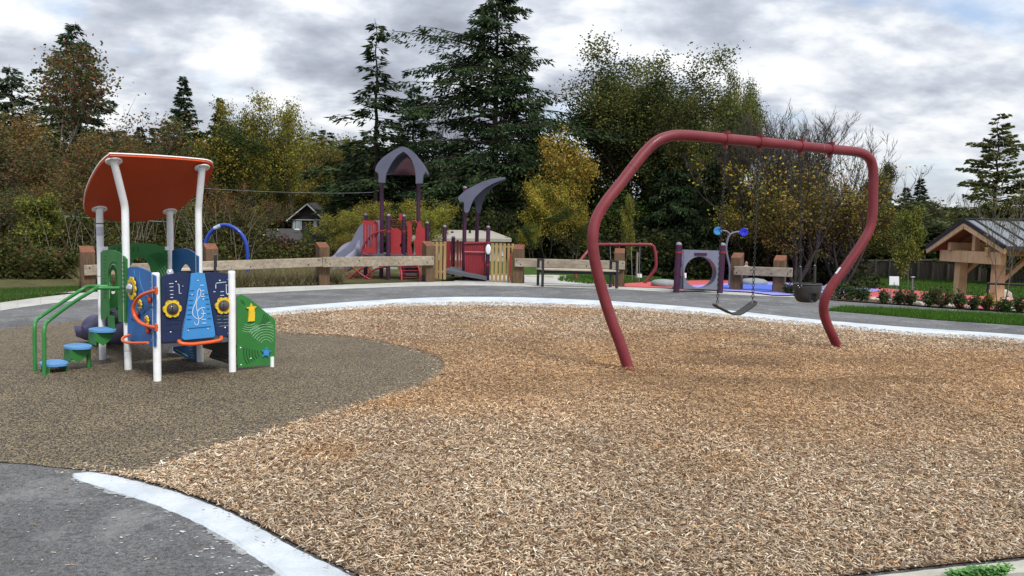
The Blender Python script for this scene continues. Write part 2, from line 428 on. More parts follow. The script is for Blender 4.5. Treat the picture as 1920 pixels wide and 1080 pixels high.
# ------------------------------------------------------------ object helpers
def put(o, name=None, parent=None, label=None, cat=None, group=None, kind=None):
    if name: o.name = name
    if parent is not None:
        o.parent = parent
    if label: o['label'] = label
    if cat: o['category'] = cat
    if group: o['group'] = group
    if kind: o['kind'] = kind
    return o
def thing(name, label, cat, loc=(0, 0, 0), group=None):
    o = bpy.data.objects.new(name, None)
    o.empty_display_size = 0.2
    COL.objects.link(o); o.location = loc
    o['label'] = label; o['category'] = cat
    if group: o['group'] = group
    return o
class MB:
    def __init__(s):
        s.v = []; s.f = []; s.sm = []
    def add(s, vs, fs, smooth=False):
        b = len(s.v)
        s.v += [tuple(v) for v in vs]
        s.f += [tuple(i + b for i in f) for f in fs]
        s.sm += [smooth] * len(fs)
        return s
    def frame_box(s, c, ux, uy, uz, hx, hy, hz, ch=0.0):
        c = Vector(c)
        if ch <= 0:
            vs = [c + ux * (sx * hx) + uy * (sy * hy) + uz * (sz * hz) for sz in (-1, 1) for sy in (-1, 1) for sx in (-1, 1)]
            return s.add(vs, [(0, 2, 3, 1), (4, 5, 7, 6), (0, 1, 5, 4), (2, 6, 7, 3), (0, 4, 6, 2), (1, 3, 7, 5)])
        # chamfered along the x-y outline and the ends
        o = [(-hx + ch, -hy), (hx - ch, -hy), (hx, -hy + ch), (hx, hy - ch), (hx - ch, hy), (-hx + ch, hy), (-hx, hy - ch), (-hx, -hy + ch)]
        i = [(x * (1 - ch / hx), y * (1 - ch / hy)) for x, y in o]
        rings = [(i, -hz), (o, -hz + ch), (o, hz - ch), (i, hz)]
        vs = [c + ux * x + uy * y + uz * z for r, z in rings for x, y in r]
        fs = []
        for k in range(3):
            for j in range(8):
                a = k * 8 + j; b2 = k * 8 + (j + 1) % 8
                fs.append((a, b2, b2 + 8, a + 8))
        fs.append(tuple(reversed(range(8)))); fs.append(tuple(range(24, 32)))
        return s.add(vs, fs)
    def box(s, x0, x1, y0, y1, z0, z1, ch=0.0):
        return s.frame_box(((x0 + x1) / 2, (y0 + y1) / 2, (z0 + z1) / 2), Vector((1, 0, 0)), Vector((0, 1, 0)), Vector((0, 0, 1)), abs(x1 - x0) / 2, abs(y1 - y0) / 2, abs(z1 - z0) / 2, ch)
    def bar(s, p, q, w, t, up=Vector((0, 0, 1)), ch=0.0):
        p = Vector(p); q = Vector(q); uz = (q - p).normalized()
        ux = uz.cross(up)
        if ux.length < 1e-3: ux = uz.cross(Vector((0, 1, 0)))
        ux.normalize(); uy = ux.cross(uz) * -1
        return s.frame_box((p + q) / 2, ux, uy, uz, w / 2, t / 2, (q - p).length / 2, ch)
    def tube(s, pts, r, n=12, caps=True, dome=False):
        pts = [Vector(p) for p in pts]
        rs = r if isinstance(r, (list, tuple)) else [r] * len(pts)
        if dome:
            d = (pts[-1] - pts[-2]).normalized(); e = pts[-1]; R_ = rs[-1]
            rs = list(rs)
            for a in (30, 60, 82):
                pts.append(e + d * R_ * math.sin(rad(a))); rs.append(R_ * math.cos(rad(a)))
        T = []
        for i in range(len(pts)):
            a = pts[max(i - 1, 0)]; b2 = pts[min(i + 1, len(pts) - 1)]
            T.append((b2 - a).normalized())
        up = Vector((0, 0, 1)) if abs(T[0].z) < 0.9 else Vector((1, 0, 0))
        nx = T[0].cross(up).normalized()
        vs = []
        for i, p in enumerate(pts):
            nx = (nx - T[i] * nx.dot(T[i])).normalized(); ny = T[i].cross(nx)
            for k in range(n):
                a = 2 * math.pi * k / n
                vs.append(p + (nx * math.cos(a) + ny * math.sin(a)) * rs[i])
        fs = []
        for i in range(len(pts) - 1):
            for k in range(n):
                a = i * n + k; b2 = i * n + (k + 1) % n
                fs.append((a, b2, b2 + n, a + n))
        s.add(vs, fs, True)
        if caps:
            s.add(vs[:n], [tuple(reversed(range(n)))]); s.add(vs[-n:], [tuple(range(n))], dome)
        return s
    def sweep(s, pts, prof, up=Vector((0, 0, 1)), closed=True, smooth=True, scales=None):
        """profile [(side, up)] swept along pts"""
        pts = [Vector(p) for p in pts]; n = len(prof); vs = []
        for i, p in enumerate(pts):
            t = (pts[min(i + 1, len(pts) - 1)] - pts[max(i - 1, 0)]).normalized()
            sd = t.cross(up).normalized(); u = sd.cross(t)
            k = scales[i] if scales else 1
            for a, b2 in prof: vs.append(p + sd * a * k + u * b2 * k)
        fs = []
        for i in range(len(pts) - 1):
            for k in range(n if closed else n - 1):
                a = i * n + k; b2 = i * n + (k + 1) % n
                fs.append((a, b2, b2 + n, a + n))
        if closed:
            fs.append(tuple(reversed(range(n)))); fs.append(tuple((len(pts) - 1) * n + k for k in range(n)))
        return s.add(vs, fs, smooth)
    def slab(s, outer, holes, n, th):
        """polygon of world points (with holes) given thickness th along n"""
        n = Vector(n).normalized()
        loops = [[Vector(p) for p in outer]] + [[Vector(p) for p in h] for h in holes]
        tris = tessellate_polygon(loops)
        flat = [p for l in loops for p in l]
        M_ = len(flat)
        vs = [p + n * (th / 2) for p in flat] + [p - n * (th / 2) for p in flat]
        fs = []
        for a, b2, c in tris:
            nn = (flat[b2] - flat[a]).cross(flat[c] - flat[a])
            if nn.dot(n) < 0: b2, c = c, b2
            fs.append((a, b2, c)); fs.append((a + M_, c + M_, b2 + M_))
        k = 0
        for l in loops:
            L = len(l)
            for i in range(L):
                a, b2 = k + i, k + (i + 1) % L
                fs.append((a, b2, b2 + M_, a + M_))
            k += L
        return s.add(vs, fs)
    def lathe(s, c, prof, n=20, axis=Vector((0, 0, 1)), smooth=True):
        c = Vector(c); axis = Vector(axis).normalized()
        q = axis.to_track_quat('Z', 'Y'); vs = []
        for r, z in prof:
            for k in range(n):
                a = 2 * math.pi * k / n
                vs.append(c + q @ Vector((r * math.cos(a), r * math.sin(a), z)))
        fs = []
        for i in range(len(prof) - 1):
            for k in range(n):
                a = i * n + k; b2 = i * n + (k + 1) % n
                fs.append((a, b2, b2 + n, a + n))
        s.add(vs, fs, smooth)
        s.add(vs[:n], [tuple(reversed(range(n)))]); return s.add(vs[-n:], [tuple(range(n))])
    def ball(s, c, rx, ry, rz, n=14, m_=9, q=None):
        vs = []; fs = []
        c = Vector(c)
        for i in range(m_ + 1):
            th = math.pi * i / m_
            for k in range(n):
                a = 2 * math.pi * k / n
                d = Vector((rx * math.sin(th) * math.cos(a), ry * math.sin(th) * math.sin(a), rz * math.cos(th)))
                if q: d = q @ d
                vs.append(c + d)
        for i in range(m_):
            for k in range(n):
                a = i * n + k; b2 = i * n + (k + 1) % n
                fs.append((a, a + n, b2 + n, b2))
        return s.add(vs, fs, True)
    def build(s, name, mt, parent=None, **kw):
        me = bpy.data.meshes.new(name)
        off = parent_world(parent) if parent is not None else Vector((0, 0, 0))
        vs = [(v[0] - off.x, v[1] - off.y, v[2] - off.z) for v in s.v]
        me.from_pydata(vs, [], s.f)
        me.validate()
        if len(me.polygons) == len(s.sm):
            me.polygons.foreach_set('use_smooth', s.sm)
        bm = bmesh.new(); bm.from_mesh(me)
        bmesh.ops.recalc_face_normals(bm, faces=bm.faces)
        bm.to_mesh(me); bm.free()
        me.materials.append(mt)
        o = bpy.data.objects.new(name, me); COL.objects.link(o)
        if parent is None and kw.get('origin') is not None:
            pass
        kw.pop('origin', None)
        put(o, None, parent, **kw)
        return o
def parent_world(p):
    v = Vector(p.location)
    while p.parent is not None:
        p = p.parent; v = v + Vector(p.location)
    return v
def np_mesh(name, verts, quads, mt, cols=None, parent=None, smooth=False, tris=None, **kw):
    me = bpy.data.meshes.new(name)
    nv = len(verts)
    me.vertices.add(nv); me.vertices.foreach_set('co', np.asarray(verts, np.float32).ravel())
    nq = 0 if quads is None else len(quads)
    nt_ = 0 if tris is None else len(tris)
    idx = []
    if nq: idx.append(np.asarray(quads, np.int32).ravel())
    if nt_: idx.append(np.asarray(tris, np.int32).ravel())
    idx = np.concatenate(idx)
    me.loops.add(len(idx)); me.loops.foreach_set('vertex_index', idx)
    me.polygons.add(nq + nt_)
    ls = np.concatenate([np.arange(nq) * 4, nq * 4 + np.arange(nt_) * 3]).astype(np.int32)
    me.polygons.foreach_set('loop_start', ls)
    if smooth: me.polygons.foreach_set('use_smooth', np.ones(nq + nt_, bool))
    if cols is not None:
        a = me.color_attributes.new('Col', 'FLOAT_COLOR', 'POINT')
        c4 = np.ones((nv, 4), np.float32); c4[:, :3] = cols
        a.data.foreach_set('color', c4.ravel())
    me.update(calc_edges=True)
    me.materials.append(mt)
    o = bpy.data.objects.new(name, me); COL.objects.link(o)
    put(o, None, parent, **kw)
    return o
def sheet(name, low, high, zoff, mt, n=60, m_=4, **kw):
    """ground band between two pixel-measured curves, draped on the terrain"""
    def rs(c):
        p = [G(*q) for q in c]; p = catmull(p, 8)
        L = [0]
        for i in range(1, len(p)): L.append(L[-1] + (p[i] - p[i - 1]).length)
        out = []; j = 0
        for k in range(n + 1):
            d = L[-1] * k / n
            while j < len(L) - 2 and L[j + 1] < d: j += 1
            t = (d - L[j]) / max(1e-6, L[j + 1] - L[j]); out.append(p[j].lerp(p[j + 1], t))
        return out
    a, b2 = rs(low), rs(high)
    vs = []; fs = []
    for i in range(n + 1):
        for j in range(m_ + 1):
            q = a[i].lerp(b2[i], j / m_); vs.append((q.x, q.y, zt(q.x, q.y) + zoff))
    for i in range(n):
        for j in range(m_):
            k = i * (m_ + 1) + j
            fs.append((k, k + m_ + 1, k + m_ + 2, k + 1))
    b = MB().add(vs, fs)
    kw.setdefault('kind', 'structure')
    return b.build(name, mt, **kw)
def flatpoly(name, pts, z, mt, **kw):
    P3 = [Vector((p.x, p.y, z)) for p in pts]
    tr = tessellate_polygon([P3])
    kw.setdefault('kind', 'structure')
    return MB().add(P3, [tuple(t) for t in tr]).build(name, mt, **kw)
# ------------------------------------------------------------ the ground
rnd = random.Random(7)
rng = np.random.default_rng(11)
def terrain():
    xs = np.concatenate([np.linspace(-400, -45, 12), np.arange(-44, 60, 0.8), np.linspace(62, 400, 14)])
    ys = np.concatenate([np.linspace(-25, 16, 10), np.arange(17, 90, 0.8), np.linspace(93, 420, 40)])
    X, Y = np.meshgrid(xs, ys)
    Z = np.zeros_like(X)
    for i in range(X.shape[0]):
        for j in range(X.shape[1]):
            x, y = X[i, j], Y[i, j]
            z = zt(x, y) - 0.02
            if y > 70:      # wooded hills, higher on the left
                h = sst(85, 300, y) * (14 - 12 * sst(-90, 30, x) + 4 * sst(40, 200, x)) + sst(150, 400, y) * 4
                z += h + 1.2 * math.sin(x * .05) * sst(120, 200, y)
            Z[i, j] = z
    V = np.stack([X, Y, Z], -1).reshape(-1, 3)
    nx = len(xs); ny = len(ys)
    i, j = np.meshgrid(np.arange(ny - 1), np.arange(nx - 1), indexing='ij')
    k = (i * nx + j).ravel()
    np_mesh('ground', V, np.stack([k, k + 1, k + nx + 1, k + nx], 1), GROUND, smooth=True, kind='structure', label='grass ground and wooded slopes')
    return V
terrain()
STRIP_UP = [(-900, 790), (-300, 610), (0, 568), (160, 549), (300, 544), (450, 540), (620, 535), (830, 528), (960, 530), (1160, 537), (1240, 541), (1400, 549), (1490, 553)]
STRIP_LO = [(-900, 830), (-300, 634), (0, 583), (160, 563), (300, 557), (450, 552), (620, 543), (830, 536), (960, 537), (1160, 543), (1240, 547), (1400, 554), (1490, 558)]
sheet('concrete_strip', STRIP_LO, STRIP_UP, 0.006, CONC, n=90)
SIDE_UP = [(1490, 554), (1560, 563), (1700, 573), (1800, 580), (1920, 587), (2300, 614)]
# asphalt: everything inside the strip, as one level sheet
ap = [G(x, y) for x, y in STRIP_LO[:-1]] + [G(x, y) for x, y in SIDE_UP]
ap = catmull(ap, 4)
ap += [Vector((16, 3, 0)), Vector((16, -8, 0)), Vector((-16, -8, 0)), Vector((-16, 3, 0))]
flatpoly('asphalt_path', ap, 0.0, ASPH)
# joints in the concrete strip
jt = MB()
for i in range(34):
    a = catmull([G(*q) for q in STRIP_UP[2:]], 4); b_ = catmull([G(*q) for q in STRIP_LO[2:]], 4)
    k = int(i * (len(a) - 1) / 33)
    jt.bar(a[k] + Vector((0, 0, .0045)), b_[k] + Vector((0, 0, .0045)), 0.02, 0.005)
jt.build('concrete_joint', KERBR, kind='structure')

RUBPX = [(-1500, 830), (-300, 665), (0, 618), (90, 608), (180, 600), (300, 597), (400, 594), (452, 592), (474, 603), (515, 622), (560, 627), (640, 632), (720, 643), (790, 660),
         (825, 675), (833, 691), (820, 708), (780, 730), (700, 755), (600, 785), (500, 815), (400, 845), (330, 868), (265, 893), (240, 891), (185, 885), (90, 876), (0, 868), (-400, 850), (-2500, 850)]
rp = [G(x, y, 0) for x, y in RUBPX]
rp = [rp[0]] + catmull(rp[1:8], 4) + catmull(rp[7:24], 5)[1:] + catmull(rp[24:], 4)
flatpoly('rubber_safety_surface', rp, 0.006, RUB)
KO = [(140, 887), (160, 884), (185, 885), (250, 898), (330, 920), (400, 945), (460, 972), (520, 1005), (580, 1037), (640, 1065), (690, 1092), (800, 1170), (900, 1290)]
KI = [(136, 889), (146, 895), (200, 913), (290, 942), (370, 976), (430, 1008), (465, 1032), (500, 1055), (525, 1075), (550, 1094), (590, 1130), (640, 1190), (720, 1320)]
FKI = [(452, 596), (500, 591), (600, 583), (700, 576), (830, 571), (960, 572), (1100, 576), (1200, 581), (1340, 592), (1500, 608), (1600, 617), (1700, 627), (1800, 633), (1920, 642), (2300, 672)]
FKO = [(452, 581), (500, 578), (600, 570), (700, 563), (830, 557), (960, 557), (1100, 562), (1200, 568), (1340, 579), (1500, 596), (1600, 605), (1700, 613), (1800, 620), (1920, 628), (2300, 656)]
BRI = [(1380, 1110), (1500, 1095), (1600, 1081), (1760, 1063), (1920, 1047), (2300, 1005)]
BRO = [(1480, 1160), (1600, 1122), (1700, 1102), (1800, 1087), (1920, 1068), (2300, 1024)]
chp = [G(x, y, 0) for x, y in RUBPX[7:25]]
chp = catmull(chp, 5) + catmull([G(x, y, 0) for x, y in KO[2:]], 5)[1:] + [G(1000, 1500, 0), G(1250, 1200, 0)] + catmull([G(x, y, 0) for x, y in BRI], 4) + [G(2600, 900, 0), G(2600, 700, 0)] + catmull([G(x, y, 0) for x, y in reversed(FKI)], 4)
flatpoly('wood_chip_bed', chp, 0.010, CHIPB)
def kerb(name, inner, outer, mt, h, n=90, **kw):
    def rs(c):
        p = catmull([G(x, y, h) for x, y in c], 8); L = [0]
        for i in range(1, len(p)): L.append(L[-1] + (p[i] - p[i - 1]).length)
        out = []; j = 0
        for k in range(n + 1):
            d = L[-1] * k / n
            while j < len(L) - 2 and L[j + 1] < d: j += 1
            out.append(p[j].lerp(p[j + 1], (d - L[j]) / max(1e-6, L[j + 1] - L[j])))
        return out
    a, b_ = rs(inner), rs(outer); vs = []; fs = []
    for i in range(n + 1):
        w = (b_[i] - a[i]); c = min(0.015 / max(w.length, .02), .2)
        j1 = rnd.uniform(-.004, .004); j2 = rnd.uniform(-.006, .006)
        u = w.normalized()
        A, B_ = a[i] + u * j1, b_[i] + u * j2
        A1, B1 = A.lerp(B_, c), B_.lerp(A, c)
        vs += [(A.x, A.y, -.02), (A.x, A.y, h - .012), (A1.x, A1.y, h), (B1.x, B1.y, h), (B_.x, B_.y, h - .012), (B_.x, B_.y, -.02)]
    for i in range(n):
        for k in range(5):
            q = i * 6 + k; fs.append((q, q + 6, q + 7, q + 1))
    fs.append((0, 1, 2, 3, 4, 5)); fs.append(tuple(n * 6 + k for k in (5, 4, 3, 2, 1, 0)))
    return MB().add(vs, fs).build(name, mt, kind='structure', **kw)
kerb('near_kerb', KI, KO, KERBP, 0.016)
kerb('far_kerb', FKI, FKO, KERBP, 0.028, n=140)
kerb('corner_kerb', BRI, BRO, CURBG, 0.045, n=50)
# the bare lip along the near kerb and the spilt paint on the asphalt
ki = catmull([G(x, y, 0) for x, y in KI[1:]], 40)
lip = MB(); vs = []; fs = []
for i, p in enumerate(ki):
    t = (ki[min(i + 1, len(ki) - 1)] - ki[max(i - 1, 0)]).normalized(); nrm = Vector((t.y, -t.x, 0))
    w = max(.004, .026 + .020 * math.sin(i * .045) + .016 * math.sin(i * .13 + 1) + .010 * math.sin(i * .41) + .006 * math.sin(i * 1.1)) + rnd.uniform(0, .005)
    vs += [(p.x, p.y, .003), (p.x + nrm.x * w, p.y + nrm.y * w, .003)]
for i in range(len(ki) - 1): fs.append((2 * i, 2 * i + 1, 2 * i + 3, 2 * i + 2))
lip.add(vs, fs).build('paint_overspray', mat('thin_grey_paint', (0.15, 0.152, 0.15), .95, c2=(.36, .375, .38), vscale=22, detail=12), kind='structure')
fl = MB()
for k in range(200):
    i = rnd.randrange(len(ki)); p = ki[i]
    t = (ki[min(i + 1, len(ki) - 1)] - ki[max(i - 1, 0)]).normalized(); nrm = Vector((t.y, -t.x, 0))
    d = .02 + abs(rnd.gauss(0, .17)); c = p + nrm * d; r = rnd.uniform(.001, .006) * (1 + 1.0 * (rnd.random() < .07))
    ang = rnd.uniform(-.5, .5); q = []
    for a in range(7):
        rr = r * rnd.uniform(.4, 1.5); x = rr * math.cos(a / 7 * 6.28) * 2.0; y = rr * math.sin(a / 7 * 6.28) * .8
        q.append((c.x + x * math.cos(ang) - y * math.sin(ang), c.y + x * math.sin(ang) + y * math.cos(ang), .0045))
    fl.add(q, [tuple(range(7))])
for k in range(22):
    p = G(rnd.uniform(0, 520), rnd.uniform(900, 1078), 0); r = rnd.uniform(.0015, .007)
    fl.add([(p.x + r * rnd.uniform(.5, 1.6) * math.cos(a), p.y + r * rnd.uniform(.3, .9) * math.sin(a), .0045) for a in (0, 1, 2.1, 3.1, 4.2, 5.2)], [tuple(range(6))])
fl.build('paint_flecks', mat('dry_white_paint', (.48, .50, .52), .85), kind='stuff', label='flecks of spilt white paint on the grey asphalt beside the near kerb', cat='paint')

# ------------------------------------------------------------ wood chips
def inpoly(px, py, poly):
    inside = np.zeros(len(px), bool); n = len(poly)
    for i in range(n):
        x1, y1 = poly[i]; x2, y2 = poly[(i + 1) % n]
        c = ((y1 > py) != (y2 > py))
        with np.errstate(divide='ignore', invalid='ignore'):
            c &= px < (x2 - x1) * (py - y1) / (y2 - y1 + 1e-12) + x1
        inside ^= c
    return inside
def vnoise(x, y, s, seed=0):
    """cheap smooth value noise on arrays"""
    r_ = np.random.default_rng(seed); T = r_.random((64, 64))
    x = x * s; y = y * s
    xi = np.floor(x).astype(int); yi = np.floor(y).astype(int); fx = x - xi; fy = y - yi
    fx = fx * fx * (3 - 2 * fx); fy = fy * fy * (3 - 2 * fy)
    g = lambda a, b: T[a % 64, b % 64]
    return (g(xi, yi) * (1 - fx) + g(xi + 1, yi) * fx) * (1 - fy) + (g(xi, yi + 1) * (1 - fx) + g(xi + 1, yi + 1) * fx) * fy
def chips():
    wp = catmull([G(x, y, 0) for x, y in RUBPX[7:25]], 5) + catmull([G(x - 5, y + 6, 0) for x, y in KO[2:]], 5)[1:] + [G(1000, 1500, 0), G(1250, 1200, 0)] + catmull([G(x, y + 5, 0) for x, y in BRI], 4) + [G(2600, 900, 0), G(2600, 700, 0)] + catmull([G(x, y - 1.6, 0) for x, y in reversed(FKI)], 4)
    wpoly = [(p.x, p.y) for p in wp]
    Nc = 1150000
    Y = 2.0 + 15.0 * rng.random(Nc); X = (rng.random(Nc) * 2 - 1) * (Y * .74 + .95)
    dens = np.minimum(1.0, (4.0 / Y) ** 1.35)
    # area weighting: candidate density falls as 1/Y of the strip width
    keep = rng.random(Nc) < dens * (Y * .74 + .95) / (15 * .74 + .95) * 2.35
    X, Y = X[keep], Y[keep]
    ok = inpoly(X, Y, wpoly); X, Y = X[ok], Y[ok]
    n = len(X)
    L = (0.013 + 0.028 * rng.random(n) ** 1.8) * (1 + Y / 60); L[rng.random(n) < .03] *= 1.6
    W = (0.0026 + 0.0050 * rng.random(n) ** 1.8) * (1 + Y / 18)
    H = W * (0.25 + .4 * rng.random(n))
    ang = rng.random(n) * math.pi * 2; tilt = rng.normal(0, .30, n)
    D = np.stack([np.cos(ang) * np.cos(tilt), np.sin(ang) * np.cos(tilt), np.sin(tilt)], 1)
    rollv = rng.normal(0, .5, n)
    S0 = np.stack([-np.sin(ang), np.cos(ang), np.zeros(n)], 1)
    U0 = np.cross(D, S0)
    S = S0 * np.cos(rollv)[:, None] + U0 * np.sin(rollv)[:, None]
    Uv = np.cross(D, S); Uv *= np.sign(Uv[:, 2:3] + 1e-9)
    z = 0.012 + 0.020 * rng.random(n) + np.abs(np.sin(tilt)) * L * .35
    # the bed is raked into low waves and heaped round the swing feet
    z += 0.02 * vnoise(X, Y, 1.3, 3)
    for fx, fy in ((1.36, 8.3), (4.62, 10.4)): z += .035 * np.exp(-((X - fx) ** 2 + (Y - fy) ** 2) / .012)
    C_ = np.stack([X, Y, z], 1)
    a = C_ - D * (L / 2)[:, None]; b = C_ + D * (L / 2)[:, None]
    tp = .45 + .5 * rng.random(n)
    w0, w1, hh = (W / 2)[:, None], (W / 2 * tp)[:, None], H[:, None]
    V = np.stack([a - S * w0, a + S * w0, a + Uv * hh, b - S * w1, b + S * w1, b + Uv * hh * .7], 1).reshape(-1, 3)
    k = np.arange(n)[:, None] * 6
    quads = np.concatenate([k + [0, 3, 5, 2], k + [1, 2, 5, 4]], 0)
    near = (Y < 5.5); kt = k[near]
    tris = np.concatenate([kt + [0, 2, 1], kt + [3, 4, 5]], 0)
    pal = np.array([[.44, .37, .285], [.32, .255, .185], [.54, .47, .375], [.20, .148, .10], [.40, .27, .155], [.10, .068, .045], [.36, .19, .09], [.64, .58, .50], [.29, .24, .19]])
    pr = np.array([.20, .19, .13, .17, .10, .09, .022, .045, .13]); pr /= pr.sum()
    c = pal[rng.choice(len(pal), n, p=pr)] * (0.78 + .68 * rng.random((n, 1))) * np.array([1.02, .97, .90])
    ochz = np.clip(1.25 - (np.abs(X - 2.4) / 5.2) ** 2 - (np.abs(Y - 8.6) / 2.9) ** 2 + (vnoise(X, Y, .9, 33) - .5) * .9, 0, 1)
    # fresh orange chips round the swing and along the rubber, grey ones in front
    PXY = np.stack([960 + 1400 * X / Y, 435 + 1400 * 1.55 / Y], 1)
    wn_ = vnoise(X, Y, .8, 5) * .5 + vnoise(X, Y, 2.6, 6) * .35
    ora = np.clip(1.0 - np.abs(Y - 8.6) / 4.4, 0, 1) * .22 + ochz * .52 + np.clip((wn_ - .50) * 2.2, 0, .45)
    ora = np.clip(ora, 0, .92)[:, None]
    c = c * (1 - ora) + c * np.array([.98, .74, .47]) * ora
    c = c * (1 - .30 * ochz[:, None]) + np.array([.42, .28, .16]) * .30 * ochz[:, None]
    tro = np.exp(-(((X - 2.8) / 2.2) ** 2 + ((Y - 8.5) / 1.2) ** 2)) * np.clip((vnoise(X * .7, Y * 2.6, 1.0, 8) - .40) * 5, 0, 1)
    tro = np.clip(tro, 0, 1)[:, None]
    c = c * (1 - .52 * tro)  # hollows under the swing drawn only as darker bands of chip colour
    c = c * (0.80 + .26 * vnoise(X, Y, 1.1, 9) + .22 * vnoise(X * .8, Y * 1.8, 3.1, 19))[:, None] * 1.0
    put(np_mesh('wood_chips', V, quads, CHIP, np.repeat(np.clip(c, .01, .8), 6, 0), tris=tris), kind='stuff', label='loose tan and orange wood chips covering the swing area', cat='wood chips')
    # strays on kerbs, rubber edge and asphalt
    pts = []
    for c_, s_ in ((KO, .05), (FKI, .06), (BRI, .03)):
        for q in catmull([G(x, y, 0) for x, y in c_], 12):
            for _ in range(2): pts.append((q.x + rnd.gauss(0, s_), q.y + rnd.gauss(0, s_), .036))
    for q in catmull([G(x, y, 0) for x, y in RUBPX[9:24]], 40):
        for _ in range(2): pts.append((q.x + rnd.gauss(-.02, .07), q.y + rnd.gauss(-.01, .07), .014))
    for _ in range(26):
        q = G(rnd.uniform(0, 480), rnd.uniform(890, 1075), 0); pts.append((q.x, q.y, .004))
    rb = catmull([G(x, y, 0) for x, y in RUBPX[9:24]], 40)
    for _ in range(520):
        q = rnd.choice(rb) + Vector((-abs(rnd.gauss(0, .22)), rnd.gauss(0, .12), 0)); pts.append((q.x, q.y, .012))
    C2 = np.array(pts); n = len(C2); ang = rng.random(n) * 6.28
    D = np.stack([np.cos(ang), np.sin(ang), np.zeros(n)], 1); S = np.stack([-np.sin(ang), np.cos(ang), np.zeros(n)], 1)
    L = (.006 + .008 * rng.random(n))[:, None]; W = (.0015 + .002 * rng.random(n))[:, None]
    Z = np.array([0, 0, .003])
    V = np.stack([C2 - D * L - S * W, C2 - D * L + S * W, C2 - D * L + Z, C2 + D * L - S * W, C2 + D * L + S * W, C2 + D * L + Z], 1).reshape(-1, 3)
    k = np.arange(n)[:, None] * 6
    c = pal[rng.choice(len(pal), n, p=pr)] * (0.6 + .5 * rng.random((n, 1)))
    put(np_mesh('stray_wood_chips', V, np.concatenate([k + [0, 3, 5, 2], k + [1, 2, 5, 4]], 0), CHIP, np.repeat(c, 6, 0)), kind='stuff', label='single wood chips strayed onto the kerbs and rubber edge', cat='wood chips')
chips()

# ------------------------------------------------------------ coloured rubber, plaza and lawns beyond the path
sheet('pale_plaza', [(850, 528), (960, 530), (1040, 533), (1100, 535), (1160, 537)], [(880, 518), (960, 516), (1000, 516), (1030, 516), (1060, 517)], 0.012, CONC, n=40)
sheet('red_rubber_play_surface', [(1130, 537), (1240, 541), (1400, 549), (1500, 553), (1600, 558), (1700, 567), (1800, 575), (1920, 582)],
      [(1165, 533), (1240, 528), (1310, 526), (1420, 527), (1520, 531), (1640, 540), (1760, 549), (1920, 562)], 0.02, REDG, n=90, m_=8)
sheet('lilac_rubber_swirl', [(1290, 543), (1340, 546), (1400, 549), (1500, 553), (1590, 553), (1650, 545)],
      [(1292, 542), (1340, 534), (1420, 530), (1510, 533), (1590, 538), (1648, 543)], 0.035, LILAC, n=60, m_=6)
sheet('blue_rubber_swirl', [(1330, 543), (1400, 546), (1480, 547), (1560, 547), (1610, 544)],
      [(1332, 541), (1400, 536), (1480, 537), (1560, 541), (1608, 543)], 0.05, BLUEG, n=50)
sheet('far_path', [(1180, 521), (1300, 519), (1450, 521), (1560, 522), (1640, 520)], [(1180, 519), (1300, 515), (1450, 515), (1560, 516), (1640, 518)], 0.06, ASPH, n=50)
sheet('garden_bed', [(1488, 556), (1560, 563.5), (1700, 573.5), (1800, 580.5), (1920, 587.5), (2300, 614.5)], [(1488, 551), (1560, 551), (1700, 560), (1800, 567), (1920, 574), (2300, 602)], 0.03, MULCH, n=60)
sheet('left_footpath', [(-300, 575), (0, 557.5), (80, 553.5), (150, 550.5)], [(-300, 568), (0, 554), (80, 550.5), (150, 548)], 0.03, CONC, n=20)
sheet('turf_strip_ground', [(1553, 583), (1640, 590), (1780, 602), (1920, 611), (2300, 640)], [(1553, 579), (1580, 577), (1700, 582), (1920, 594), (2300, 618)], 0.012, GROUND, n=50)

def blades(name, P3, h, w, cmin, cmax, label, lean=.35):
    n = len(P3); ang = rng.random(n) * 6.28
    S = np.stack([np.cos(ang), np.sin(ang), np.zeros(n)], 1)
    hh = h * (.5 + rng.random(n))
    tip = P3 + np.stack([rng.normal(0, lean, n) * hh, rng.normal(0, lean, n) * hh, hh], 1)
    ww = (w * (.6 + .8 * rng.random(n)))[:, None]
    V = np.stack([P3 - S * ww, P3 + S * ww, tip], 1).reshape(-1, 3)
    t = rng.random((n, 1)); c = np.array(cmin) * (1 - t) + np.array(cmax) * t
    k = np.arange(n)[:, None] * 3
    return put(np_mesh(name, V, None, BLADE, np.repeat(c, 3, 0), tris=k + [0, 1, 2]), kind='stuff', label=label, cat='grass')
def scatter_px(poly, n, zoff=0.0):
    """random ground points inside a pixel polygon (uniform on the ground)"""
    w = [G(*q) for q in poly]; x0 = min(p.x for p in w); x1 = max(p.x for p in w); y0 = min(p.y for p in w); y1 = max(p.y for p in w)
    out = []
    W2 = [(p.x, p.y) for p in w]
    while sum(len(o) for o in out) < n:
        X = rng.uniform(x0, x1, n * 2); Y = rng.uniform(y0, y1, n * 2)
        ok = inpoly(X, Y, W2); out.append(np.stack([X[ok], Y[ok]], 1))
    q = np.concatenate(out)[:n]
    z = np.array([zt(a, b) for a, b in q]) + zoff
    return np.column_stack([q, z])
g_l, g_d = (.085, .19, .022), (.03, .085, .010)
blades('turf_strip_grass', scatter_px([(1553, 583), (1640, 590), (1780, 602), (1920, 611), (2200, 632), (2200, 611), (1920, 594), (1700, 582), (1580, 577)], 26000), .075, .006, g_d, g_l, 'bright green turf strip in front of the shrub bed')
